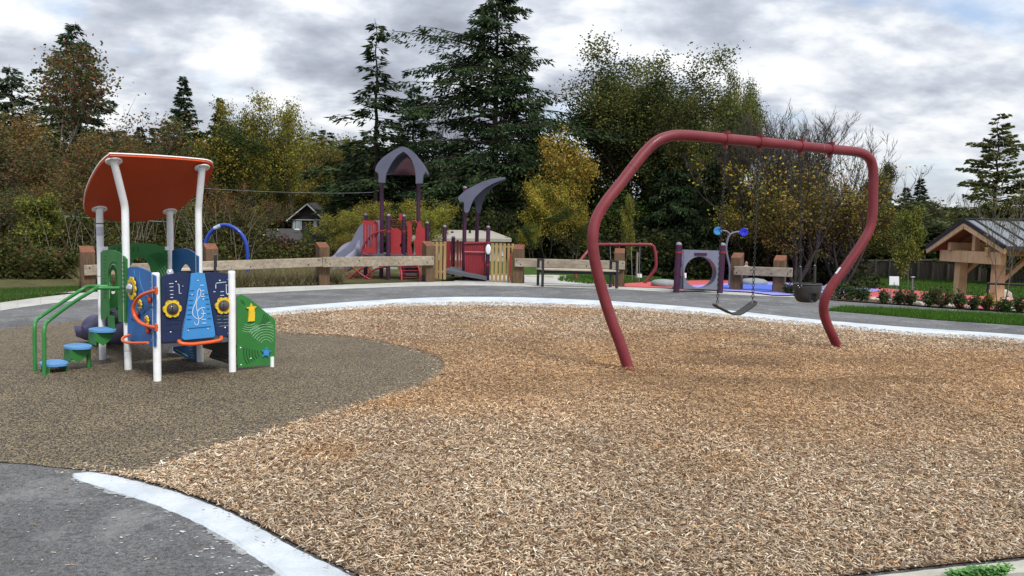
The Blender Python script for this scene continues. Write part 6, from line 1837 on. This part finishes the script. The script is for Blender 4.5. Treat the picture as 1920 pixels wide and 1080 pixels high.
proto('green_round', broadleaf(64, 11, 1, .2, .18, 3, .48, .19, 10, .42, GRN, (3, 4, 3, 2), upb=.16, spread=.72, ratio=.58, seedpal=(.12, .12, .028)), LEAF, BARK_D, 11)
proto('green_round_b', broadleaf(74, 11, 2, .3, .16, 3, .5, .19, 8, .42, [(.04, .07, .018), (.06, .085, .02), (.10, .105, .024), (.025, .036, .012)], (3, 4, 2, 2), upb=.18, spread=.66, ratio=.58, seedpal=(.2, .16, .03)), LEAF, BARK_D, 11)
proto('yellow_tall', broadleaf(65, 12, 3, .28, .15, 3, .55, .17, 6, .34, [(.24, .20, .035), (.17, .17, .03), (.10, .12, .025), (.33, .25, .04)], (3, 4, 3, 1), upb=.32, spread=.45, ratio=.5), LEAF, BARK_G, 12)
proto('maple_gold', broadleaf(66, 11, 2, .3, .2, 3, .5, .20, 11, .38, YEL, (3, 3, 4, 1.5, 4), upb=.16, spread=.7, ratio=.58, seedpal=(.32, .25, .045)), LEAF, BARK_D, 11)
proto('cottonwood', broadleaf(67, 19, 4, .24, .26, 3, .60, .17, 19, .42, [(.055, .080, .028), (.080, .105, .034), (.12, .13, .038), (.035, .050, .020), (.24, .18, .04)], (4, 4, 3, 3, 1), upb=.32, spread=.5, ratio=.47, seedpal=(.12, .125, .034)), LEAF, BARK_D, 19, 5)
proto('bare_twiggy', broadleaf(68, 13, 6, .42, .20, 4, .58, .17, .8, .25, YEL, (4, 3, 3, 3, 3), upb=.26, spread=.48, ratio=.53, n_child=(3, 6), topbare=1.2, bare=.35, rmin=.013), LEAF, BARK_D, 13, 3)
proto('maple_thin', broadleaf(69, 12, 6, .42, .24, 3, .55, .20, 3.6, .38, [(.26, .21, .04), (.18, .18, .035), (.28, .19, .035), (.09, .11, .028)], (3, 4, 1.5, 4), upb=.2, spread=.55, ratio=.52, topbare=.9, bare=.25, rmin=.014), LEAF, BARK_D, 12, 4)
proto('bare_small', broadleaf(70, 5, 2, .12, .045, 3, .7, .07, .5, .15, YGR, (1, 1, 1, 1), upb=.3, spread=.38, ratio=.5, topbare=.2), LEAF, BARK_G, 5, 4)
proto('sapling', broadleaf(71, 5, 1, .05, .05, 2, .92, .125, 11, .17, YGR, (3, 3, 2, 2), upb=.12, spread=.85, ratio=.32, n_child=(5, 16), lowbare=.4), LEAF, BARK_G, 5, 5)
proto('aspen_green', broadleaf(72, 14, 1, .1, .18, 3, .72, .18, 13, .42, [(.11, .125, .035), (.075, .095, .028), (.17, .16, .04), (.05, .065, .022)], (3, 3, 2, 2), upb=.22, spread=.7, ratio=.40, n_child=(4, 9)), LEAF, BARK_D, 14)
proto('larch', conifer(81, 15, 3.4, h0=.12, expo=.7, droop=.12, whorl=.42, nb=6, dens=1.15, spray=(.30, .085), gap=.16, tr=.2, ragged=.3, hang=.25, pal=([(.10, .125, .045), (.15, .155, .05), (.075, .10, .04), (.20, .18, .06)], (4, 3, 3, 1))), LEAF, BARK_D, 15, 5)
proto('far_bush', broadleaf(73, 8, 3, .4, .1, 2, .55, .30, 20, .60, [(.055, .066, .028), (.075, .085, .034), (.042, .048, .022), (.10, .10, .04)], (3, 3, 2, 1), upb=.2, spread=.6, ratio=.6), LEAF, BARK_D, 8)

LMK = [(-100, 'outside the left picture edge'), (30, 'at the left picture edge'), (110, 'left of the green handrails'), (190, 'behind the left posts of the orange roof'), (280, 'behind the middle of the orange roof'), (350, 'behind the right corner of the orange roof'),
       (425, 'above the blue hoop'), (500, 'above the low grey-roofed house'), (560, 'left of the gabled house'), (600, 'above the gabled house'), (650, 'above the lavender slide'), (700, 'above the slatted red panel'), (752, 'behind the tall curved roof'),
       (810, 'right of the tall curved roof'), (870, 'behind the leaf-shaped canopy'), (940, 'right of the leaf-shaped canopy'), (1000, 'above the two-post barrier'), (1060, 'above the black bench'), (1120, 'behind the bend of the left swing leg'), (1180, 'behind the columnar young tree'),
       (1240, 'behind the end of the distant swing frame'), (1310, 'above the purple tunnel panel'), (1370, 'behind the blue horn discs'), (1440, 'above the short barrier'), (1510, 'behind the bucket swing'), (1570, 'left of the right swing leg'), (1640, 'right of the right swing leg'),
       (1700, 'above the disc-topped post'), (1760, 'left of the pavilion'), (1820, 'above the pavilion gable'), (1890, 'above the pavilion roof'), (1960, 'at the right picture edge')]
def where(px): return min(LMK, key=lambda q: abs(q[0] - px))[1]
def place(key, kind, px, top, Y, label, group=None, wide=1.0, base=None, rz=None, gx=None):
    data, lm, bk, H, k, cache = PROTO[key]
    t = P(px, top, Y); g = zt(t.x, Y)
    if Y > 85: g += 0
    if base is not None: g = P(px, base, Y).z
    h = t.z - g
    if cache[0] is None:
        segs, V, Q, c = data
        root = finish_tree(kind, segs, V, Q, c, lm, bk, k); COL.objects.link(root); cache[0] = root
    else:
        src = cache[0]; root = src.copy(); root.name = kind; COL.objects.link(root)
        for ch in src.children:
            c2 = ch.copy(); COL.objects.link(c2); c2.parent = root
    root.location = (t.x, Y, g - .05); s = h / H
    root.scale = (s * wide, s * wide, s); root.rotation_euler = (0, 0, rnd.uniform(0, 6.28) if rz is None else rz)
    root['label'] = label; root['category'] = 'tree'
    if group: root['group'] = group
    elif 'group' in root: del root['group']
    return root

# far wooded skyline -------------------------------------------------
gN = 'conifers on the far wooded skyline'
for i in range(64):
    px = -60 + i * 31 + rnd.uniform(-12, 12)
    base_y = 250 + (px / 1920) * 0
    sky = 262 - 20 * math.sin(px * .004) if px < 700 else 262 + (px - 700) * .19
    sky = min(sky, 398 + 8 * math.sin(px * .01))
    Y = rnd.uniform(150, 210)
    place('fir_far', 'conifer_tree', px, sky + rnd.uniform(-16, 14), Y, 'far small dark conifer on the wooded skyline behind the park', gN, wide=rnd.uniform(1.2, 1.8), base=475)
for i in range(46):
    px = -80 + i * 44 + rnd.uniform(-14, 14)
    sky = 300 - 20 * math.sin(px * .004) if px < 700 else 300 + (px - 700) * .16
    sky = min(sky, 412)
    place('far_bush', 'broadleaf_tree', px, sky + rnd.uniform(-10, 14), rnd.uniform(105, 135), 'far rounded autumn tree on the wooded slope behind the park', 'rounded trees on the far wooded slope', wide=rnd.uniform(1.2, 1.7), base=495)
# middle fill of rounded trees and dark cedars ------------------------
def row(n, x0, x1, t0, t1, Y0, Y1, keys, lab, grp, kind='broadleaf_tree', wide=(1.0, 1.4), jx=14, jt=14):
    for i in range(n):
        f = (i + .5) / n; px = x0 + (x1 - x0) * f + rnd.uniform(-jx, jx)
        place(keys[i % len(keys)], kind, px, t0 + (t1 - t0) * f + rnd.uniform(-jt, jt), rnd.uniform(Y0, Y1), lab + ', ' + where(px), grp, wide=rnd.uniform(*wide))
row(9, 380, 660, 258, 262, 84, 96, ['olive_round', 'green_round', 'green_round_b', 'green_round'], 'tall green and olive tree', 'green and olive trees behind the houses')
row(7, 400, 680, 320, 330, 76, 80, ['green_round_b', 'olive_round', 'green_round'], 'lower green tree', 'lower green trees behind the houses')
row(7, -20, 340, 225, 300, 52, 62, ['olive_round', 'copper_wide', 'green_round_b'], 'olive and copper tree deep in the wood', 'trees deep in the left wood', wide=(1.1, 1.5))
row(9, 640, 1130, 300, 300, 58, 68, ['cedar_dark'], 'dark drooping cedar of the evergreen belt', 'dark cedars behind the large play structure', 'cedar_tree', (1.0, 1.3), 16, 30)
row(7, 640, 1100, 378, 378, 48, 54, ['cedar_dark'], 'low dark cedar boughs', 'low cedars behind the beige building', 'cedar_tree', (1.3, 1.8), 16, 14)
row(8, 1130, 1430, 330, 340, 52, 58, ['cedar_dark', 'green_round'], 'dark evergreen under the cottonwoods', 'dark trees under the cottonwoods', 'evergreen_tree', (1.1, 1.5), 12, 26)
row(8, 1400, 1660, 385, 372, 62, 76, ['olive_round', 'green_round_b'], 'olive tree behind the yellow maples', 'olive trees behind the maples', wide=(1.2, 1.6))
row(12, 1560, 1960, 384, 388, 84, 96, ['far_bush', 'olive_round', 'aspen_green'], 'dull olive willow behind the board fence', 'olive willows behind the board fence', wide=(1.3, 1.9), jt=9)
row(9, 1580, 1960, 412, 410, 80, 84, ['far_bush', 'green_round_b'], 'low bushy tree at the board fence', 'low trees behind the board fence', wide=(1.5, 2.1), jt=8)

for i, (px, tp, Y) in enumerate(((-140, 190, 44), (-240, 210, 50), (-340, 200, 46), (-460, 220, 52), (-180, 260, 34), (-300, 280, 36))):
    place(('copper_wide', 'green_round_b', 'olive_round')[i % 3], 'broadleaf_tree', px, tp, Y, 'olive and copper tree outside the left picture edge', 'trees outside the left picture edge', wide=1.4)
for i, (px, tp, Y) in enumerate(((2020, 300, 60), (2120, 330, 66), (2230, 310, 62), (2340, 330, 66), (2460, 300, 60))):
    place(('aspen_green', 'olive_round', 'far_bush')[i % 3], 'broadleaf_tree', px, tp, Y, 'olive tree outside the right picture edge', 'trees outside the right picture edge', wide=1.4)
# left group
place('fir_left', 'fir_tree', 137, 38, 54, 'tall dark fir rising above the copper-leaved trees at the left', wide=1.3)
place('fir_left', 'fir_tree', 20, 120, 58, 'dark fir at the very left edge behind copper leaves', wide=1.5)
place('fir_left', 'fir_tree', -60, 150, 52, 'dark fir just outside the left edge of the copper thicket', wide=1.2)
place('fir_dense', 'fir_tree', 344, 140, 70, 'narrow dark conifer standing alone above the trees right of the orange roof', wide=1.0)
place('fir_dense', 'fir_tree', 413, 181, 84, 'smaller pointed conifer just right of the narrow dark conifer', wide=1.0)
place('fir_dense', 'fir_tree', 263, 236, 80, 'short distant conifer top behind the copper-leaved trees', wide=1.2)
place('yellow_tall', 'cottonwood_tree', 548, 190, 72, 'tall yellow-leaved tree on the skyline above the gabled house', wide=.8)
place('yellow_tall', 'cottonwood_tree', 478, 200, 72, 'yellow tree left of the tallest yellow tree on the skyline', wide=.75)
place('green_round_b', 'broadleaf_tree', 440, 224, 66, 'green tree with yellow tips beside the yellow skyline trees')
place('copper_sparse', 'copper_leaved_tree', 42, 68, 37, 'tall thin red-brown leaved tree at the left edge', wide=1.15)
place('copper_sparse', 'copper_leaved_tree', 205, 102, 41, 'thin copper-leaved tree just right of the tall left fir', wide=1.1)
place('copper_sparse', 'copper_leaved_tree', 258, 215, 38, 'sparse copper-leaved tree leaning over the orange roof', wide=1.2)
place('copper_sparse', 'copper_leaved_tree', 100, 236, 34, 'sparse copper-leaved tree in front of the tall left fir', wide=1.2)
for i, (px, tp, Y) in enumerate(((5, 190, 33), (75, 230, 31), (150, 215, 34), (225, 250, 32), (300, 262, 36), (-50, 200, 34), (40, 300, 28), (180, 310, 29), (270, 320, 30))):
    place(('copper_wide', 'copper_sparse', 'copper_wide')[i % 3], 'copper_leaved_tree', px, tp, Y, ('upper' if Y > 35 else 'tall' if tp < 255 else 'low') + ' copper and brown thicket tree, ' + where(px), 'copper-leaved thicket trees at the left', wide=1.25)
place('copper_wide', 'copper_leaved_tree', 425, 332, 33, 'copper and yellow leaved tree right above the blue hoop', wide=1.1)
place('copper_wide', 'copper_leaved_tree', 372, 352, 32, 'copper-leaved tree directly behind the blue hoop', wide=1.0)
place('bare_twiggy', 'bare_tree', 150, 330, 31, 'grey leafless tree in the thicket left of the small play structure', wide=1.2)
place('bare_twiggy', 'bare_tree', 240, 350, 30, 'grey leafless tree with arching twigs below the orange roof', wide=1.2)
place('sapling', 'young_tree', 76, 360, 24, 'slender green-leaved tree with a pale trunk at the left', wide=1.15)
place('sapling', 'young_tree', 480, 385, 40, 'light green young tree just left of the low grey roof', wide=.9)
place('green_round', 'broadleaf_tree', 577, 424, 42, 'dark green bushy tree right below the gabled house', wide=.65)
place('olive_round', 'broadleaf_tree', 610, 270, 80, 'olive and rust-coloured tree above the gabled house', wide=1.1)
# centre
place('spruce_sparse', 'spruce_tree', 706, 34, 56, 'tall thin-topped spruce left of the giant fir', wide=1.5, rz=1.0)
place('spruce_sparse', 'spruce_tree', 652, 262, 60, 'short spruce at the foot of the thin-topped spruce', wide=1.3)
place('fir_left', 'spruce_tree', 776, 158, 58, 'middle-height spruce between the thin-topped spruce and the giant fir', wide=1.5, rz=2.2)
place('fir_big', 'fir_tree', 934, -48, 52, 'giant dark fir reaching out of the top of the picture', wide=1.22, rz=0)
place('fir_dense', 'fir_tree', 1000, 200, 56, 'dark fir tucked right of the giant fir trunk', wide=1.3)
place('bare_twiggy', 'bare_tree', 868, 196, 60, 'bare twiggy tree seen through the giant fir', wide=.6)
place('maple_gold', 'maple_tree', 1082, 246, 47, 'golden maple right of the giant fir', wide=.80)
place('maple_gold', 'maple_tree', 1030, 330, 44, 'lower golden maple beside the beige building', wide=.85)
place('green_round_b', 'broadleaf_tree', 1075, 380, 42, 'yellow-green tree below the golden maple', wide=1.1)
place('green_round_b', 'broadleaf_tree', 1000, 415, 40, 'yellow-green low tree right of the slat gate', wide=1.0)
for px, tp, Y, lb in ((655, 392, 32, 'yellow-green shrub tree behind the lavender slide'), (690, 372, 33, 'yellow-green shrub tree behind the slatted red panel'), (636, 436, 31, 'yellow-green shrub tree left of the lavender slide'), (800, 385, 34, 'yellow-leaved shrub tree behind the tall curved roof'), (830, 372, 36, 'sparse yellow-leaved shrub tree between the two curved roofs')):
    place('yellow_tall', 'shrub_tree', px, tp, Y, lb, wide=1.5)
# right
place('cottonwood', 'cottonwood_tree', 1296, 92, 55, 'tallest green cottonwood behind the swing frame', wide=1.3, rz=.4)
place('cottonwood', 'cottonwood_tree', 1205, 118, 57, 'green cottonwood at the left of the tallest cottonwood', wide=1.25, rz=2.0)
place('cottonwood', 'cottonwood_tree', 1338, 128, 57, 'green cottonwood at the right of the tallest cottonwood', wide=.7, rz=3.6)
place('cottonwood', 'cottonwood_tree', 1255, 150, 54, 'leafy cottonwood filling in below and left of the tallest cottonwood', wide=1.1, rz=5.0)
place('cottonwood', 'cottonwood_tree', 1300, 190, 53, 'lower dense cottonwood in front of the tallest cottonwood', wide=.95, rz=1.2)
place('maple_gold', 'maple_tree', 1342, 150, 60, 'golden tree top glowing between the cottonwoods', wide=.35)
place('cedar_dark', 'cedar_tree', 1270, 270, 50, 'big dark ivy-clad evergreen under the left cottonwood', wide=1.0)
place('cedar_dark', 'cedar_tree', 1340, 300, 49, 'dark evergreen under the right cottonwood', wide=.9)
place('bare_twiggy', 'bare_tree', 1500, 160, 46, 'tall bare tree behind the right half of the swing beam', wide=1.3, rz=.5)
place('bare_twiggy', 'bare_tree', 1530, 186, 44, 'bare dark-stemmed tree in the middle of the bare group', wide=1.3, rz=1.7)
place('bare_twiggy', 'bare_tree', 1580, 205, 45, 'bare tree with fine twigs beside the right swing post', wide=1.2, rz=2.5)
place('bare_twiggy', 'bare_tree', 1452, 205, 47, 'bare tree leaning left above the belt swing', wide=.9, rz=4.0)
place('maple_thin', 'maple_tree', 1500, 292, 42, 'yellow-leaved many-stemmed maple behind the bucket swing', wide=1.1)
place('maple_thin', 'maple_tree', 1585, 305, 43, 'yellow-leaved maple right of the bucket swing', wide=1.1, rz=1.0)
place('maple_thin', 'maple_tree', 1435, 325, 44, 'thin-leaved maple left of the bucket swing', wide=1.0, rz=3.0)
place('fir_dense', 'fir_tree', 1727, 333, 100, 'small pointed conifer on the right skyline', wide=1.3)
place('fir_dense', 'fir_tree', 1700, 350, 104, 'small conifer just left of the pointed skyline conifer', wide=1.4)
place('aspen_green', 'broadleaf_tree', 1668, 308, 90, 'thin dark-leaved tree right of the swing frame on the skyline', wide=.8)
place('aspen_green', 'broadleaf_tree', 1640, 340, 88, 'dark leafy tree beside the right swing post', wide=.9)
place('larch', 'larch_tree', 1876, 210, 66, 'tall conical yellow-green tree above the pavilion roof', wide=1.25)
place('larch', 'larch_tree', 1955, 290, 62, 'yellow-green tree at the right edge behind the pavilion', wide=1.1)
place('bare_twiggy', 'bare_tree', 1795, 345, 84, 'grey leafless tree behind the pavilion ridge', wide=1.1)
place('sapling', 'young_tree', 1711, 386, 28.5, 'young pale green tree standing on the lawn between swing and pavilion', wide=.62)
place('bare_small', 'young_tree', 1893, 322, 17.6, 'young nearly leafless tree in the shrub bed in front of the pavilion', wide=.75)
place('sapling', 'young_tree', 1178, 362, 34, 'columnar pale green young tree behind the distant swings', wide=.32)
r = thing('tree_stake', 'pale wooden tree stake beside the columnar young tree', 'stake', G(1195, 520))
q = P(1195, 473, 33.5); MB().tube([Vector((q.x, q.y, zt(q.x, q.y) - .05)), q], .05, 7).build('stake_pole', DRYW, r)
MB().tube([q - ZU * .25, P(1183, 480, 34)], .012, 5).build('tree_tie', BLACKM, r)

# ------------------------------------------------------------ brambles, thickets and the shrub bed
def thicket(name, pts, nper, leaf, pal, w, label, seed, cat='thicket'):
    R_ = np.random.default_rng(seed); CC = []
    for (px, by, Y, rx, hz_) in pts:
        g = P(px, by, Y); g.z = zt(g.x, Y)
        n = int(nper * rx * hz_)
        d = R_.normal(size=(n, 3)); d /= np.linalg.norm(d, axis=1, keepdims=True); rr = R_.random((n, 1)) ** .33
        bumpy = 1 + .25 * np.sin(d[:, :1] * 7 + px) * np.cos(d[:, 2:] * 5 + by)
        c = d * rr * bumpy * np.array([rx, rx * .8, hz_]) + np.array([g.x, g.y, g.z]); c[:, 2] = np.abs(c[:, 2] - g.z) + g.z
        CC.append(c)
    C_ = np.concatenate(CC); n = len(C_); D = R_.normal(0, 1, (n, 3)); D[:, 2] = D[:, 2] * .5 - .2
    V, Q = leaf_quads(C_, D, leaf * R_.uniform(.6, 1.3, n), leaf * .42 * R_.uniform(.7, 1.2, n), R_)
    c = pick(R_, pal, w, n) * (.6 + .8 * R_.random((n, 1)))
    c = c * (.6 + .8 * vnoise(C_[:, 0] + 90, C_[:, 2] * 1.3 + C_[:, 1] + 60, .9, seed))[:, None]
    put(np_mesh(name, V, Q, LEAF, np.repeat(c, 4, 0)), kind='stuff', label=label, cat=cat)
BR = [(.050, .070, .018), (.075, .095, .024), (.030, .040, .014), (.12, .11, .03), (.12, .055, .03)]
thicket('bramble_thicket', [(x + rnd.uniform(-12, 12), 540, rnd.uniform(21, 25), rnd.uniform(.7, 1.2), rnd.uniform(.5, 1.25)) for x in range(-60, 420, 17)] +
        [(x + rnd.uniform(-12, 12), 535, rnd.uniform(26, 29), rnd.uniform(1.0, 1.6), rnd.uniform(1.0, 2.2)) for x in range(-80, 460, 28)], 1250, .11, BR, (4, 4, 3, 2, 1), 'dark green bramble thicket along the left verge', 5)
thicket('hedge_thicket', [(x + rnd.uniform(-10, 10), 520, rnd.uniform(33, 40), rnd.uniform(1.0, 1.5), rnd.uniform(.5, .95)) for x in range(430, 700, 15)], 520, .16, BR, (4, 4, 3, 3, 2), 'mixed green hedge in front of the two houses', 6)
thicket('red_shrub_thicket', [(x, 500, 40, 1.0, rnd.uniform(1.0, 1.25)) for x in (505, 520, 535)], 500, .12, [(.10, .035, .04), (.07, .03, .03), (.05, .05, .02)], (3, 2, 2), 'dull red leaved shrubs in front of the low grey roof', 8)
thicket('woodland_undergrowth', [(x + rnd.uniform(-10, 10), 515, rnd.uniform(44, 50), rnd.uniform(1.4, 2.4), rnd.uniform(1.2, 3.2)) for x in range(640, 1600, 16)], 230, .25, [(.022, .034, .012), (.040, .052, .016), (.016, .022, .010), (.07, .065, .02)], (3, 3, 3, 1), 'dark undergrowth at the foot of the trees behind the playground', 7)
thicket('fence_side_bushes', [(x + rnd.uniform(-10, 10), 500, rnd.uniform(82, 90), rnd.uniform(3.0, 4.4), rnd.uniform(3.0, 5.2)) for x in range(1480, 1980, 20)], 60, .45, [(.055, .066, .028), (.075, .085, .034), (.042, .048, .022)], (3, 3, 2), 'olive bushes behind the far board fence', 9)
# dead stems and arching canes in the left thicket
R_ = np.random.default_rng(15); segs = []
for k in range(240):
    q = P(R_.uniform(-40, 470), 535, R_.uniform(22, 34)); q.z = 0; p = np.array(q); hh = R_.uniform(1.0, 3.8); dx = R_.normal(0, .8)
    pr_ = p
    for i in range(5):
        f = (i + 1) / 5; nx = p + np.array([dx * f ** 1.7, R_.normal(0, .05), hh * (f - .25 * f ** 3)])
        segs.append([*pr_, *nx, .016 * (1.1 - f), .014 * (1.1 - f)]); pr_ = nx
V, Q = tubes_np(segs, 3); put(np_mesh('thicket_stems', V, Q, DRYW), kind='stuff', label='grey arching dead canes in the left thicket', cat='stems')

# shrubs and rocks of the garden bed in front of the pavilion
def shrub(px, by, h, wpx, label, grp, pal, w, seed, leaf=.055):
    R_ = np.random.default_rng(seed); g = G(px, by); Y = g.y; r_ = wpx / 2 * Y / FOC; root = thing('garden_shrub', label, 'shrub', g, grp); segs = []; tips = []
    for s in range(9):
        a = R_.random() * 6.28; d = np.array([math.cos(a) * .7, math.sin(a) * .7, 1.]); d /= np.linalg.norm(d)
        grow(R_, np.array([g.x, g.y, g.z]), d, h * .75, .010, 0, 1, segs, tips, .6, (3, 5), .15, .2, .55, 3)
    V, Q = tubes_np(segs, 3); np_mesh_rel('stems', V, Q, BARK_D, None, root)
    n = 520; T = np.array([t[0] for t in tips]); C_ = T[R_.integers(0, len(T), n)] + R_.normal(0, .05, (n, 3))
    C_[:, 0] = g.x + (C_[:, 0] - g.x) * r_ / .38; C_[:, 2] = np.maximum(C_[:, 2], g.z + .02)
    D = R_.normal(0, 1, (n, 3)); V, Q = leaf_quads(C_, D, leaf * R_.uniform(.7, 1.3, n), leaf * .4 * R_.uniform(.7, 1.3, n), R_)
    c = pick(R_, pal, w, n) * (.6 + .8 * R_.random((n, 1))); np_mesh_rel('leaves', V, Q, LEAF, np.repeat(c, 4, 0), root)
def np_mesh_rel(name, V, Q, mt, c, root):
    return np_mesh(name, V - np.array(root.location), Q, mt, c, parent=root)
S1 = [(.055, .095, .03), (.035, .06, .022), (.12, .06, .035), (.09, .11, .035)]
SH = [(1478, 552, .26, 36), (1503, 555, .30, 32), (1574, 562, .46, 36), (1594, 564, .34, 28), (1614, 565, .38, 30), (1654, 569, .30, 24), (1685, 571, .32, 26), (1709, 573, .36, 28), (1742, 575, .36, 30), (1764, 577, .44, 36),
      (1797, 579, .34, 26), (1824, 581, .32, 28), (1853, 583, .32, 24), (1880, 585, .28, 28), (1912, 587, .32, 30)]
wher = ['beside the right post of the short barrier', 'behind the bucket swing', 'just right of the right swing post', 'second right of the right swing post', 'third right of the right swing post', 'left of the large lawn sign', 'below the large lawn sign',
        'below the disc-topped post', 'left of the widest shrub', 'widest, left of the pavilion posts', 'at the left pavilion post', 'between the pavilion posts', 'at the right pavilion post', 'right of the right pavilion post', 'at the right edge of the picture']
for i, (px, by, h, wd) in enumerate(SH):
    gold = i in (12,)
    shrub(px, by, h, wd, ('golden' if gold else 'dark green and reddish') + ' low shrub ' + wher[i], 'low shrubs in the garden bed', [(.22, .16, .03), (.12, .11, .03), (.06, .07, .02), (.16, .08, .03)] if gold else S1, (3, 2, 2, 1) if gold else (5, 4, 1.3, 2), 200 + i)
shrub(1757, 560, .5, 30, 'tall wispy reddish shrub behind the garden bed left of the pavilion', 'low shrubs in the garden bed', [(.13, .07, .04), (.06, .07, .03)], (2, 2), 260, .04)
def rock(px, by, wpx, hpx, label, seed):
    R_ = random.Random(seed); g = G(px, by); Y = g.y; k = Y / FOC; rx, rz_ = wpx / 2 * k, hpx * k
    bm = bmesh.new(); bmesh.ops.create_icosphere(bm, subdivisions=2, radius=1)
    for v in bm.verts:
        f = 1 + .22 * math.sin(v.co.x * 3.1 + seed) * math.cos(v.co.y * 2.7 + seed * 2) + R_.uniform(-.07, .07)
        v.co = Vector((v.co.x * rx * f, v.co.y * rx * .8 * f, max(-.1, v.co.z) * rz_ * f))
    me = bpy.data.meshes.new('rock'); bm.to_mesh(me); bm.free(); me.materials.append(ROCK)
    o = bpy.data.objects.new('rock', me); COL.objects.link(o); o.location = g; o.rotation_euler.z = R_.uniform(0, 6)
    put(o, None, None, label, 'rock', 'pale rocks in the garden bed')
for i, (px, by, w, h, lb) in enumerate(((1553, 548, 34, 14, 'large pale boulder beside the right swing post'), (1641, 563, 30, 7, 'flat pale rock left of the large lawn sign'), (1663, 565, 22, 8, 'angular pale rock below the large lawn sign'),
        (1718, 571, 34, 8, 'flat pale rock below the disc-topped post'), (1782, 574, 18, 5, 'small pale rock left of the pavilion post'), (1816, 578, 20, 6, 'small pale rock between the pavilion posts'), (1893, 583, 30, 8, 'pale rock at the foot of the young bare tree'),
        (1884, 562, 22, 20, 'upright pale boulder behind the right pavilion post'), (1858, 560, 24, 16, 'pale boulder at the base of the pavilion'))):
    rock(px, by, w, h, lb, 30 + i)
# small pieces that cannot be picked apart in the photograph
SMALL = {'engraving', 'pale_engraving', 'dark_engraving', 'faint_marks', 'note_marks', 'staff_white', 'staff_dark', 'rivets', 'peg_holes', 'bolt_heads', 'flange_bolts', 'slots', 'bolt', 'face_marks', 'chain', 'base_bracket',
         'mounting_plates', 'rear_guard_grid', 'stake', 'concrete_joint', 'nose_and_ears', 'step_bracket', 'stems', 'leaves'}
for o in list(scene.objects):
    if o.type == 'MESH' and o.parent is not None and o.name.split('.')[0] in SMALL and not o.get('kind'):
        o['kind'] = 'stuff'
    if o.type == 'MESH' and o.parent is None and not o.get('kind') and not o.get('label'):
        print('UNLABELLED', o.name)
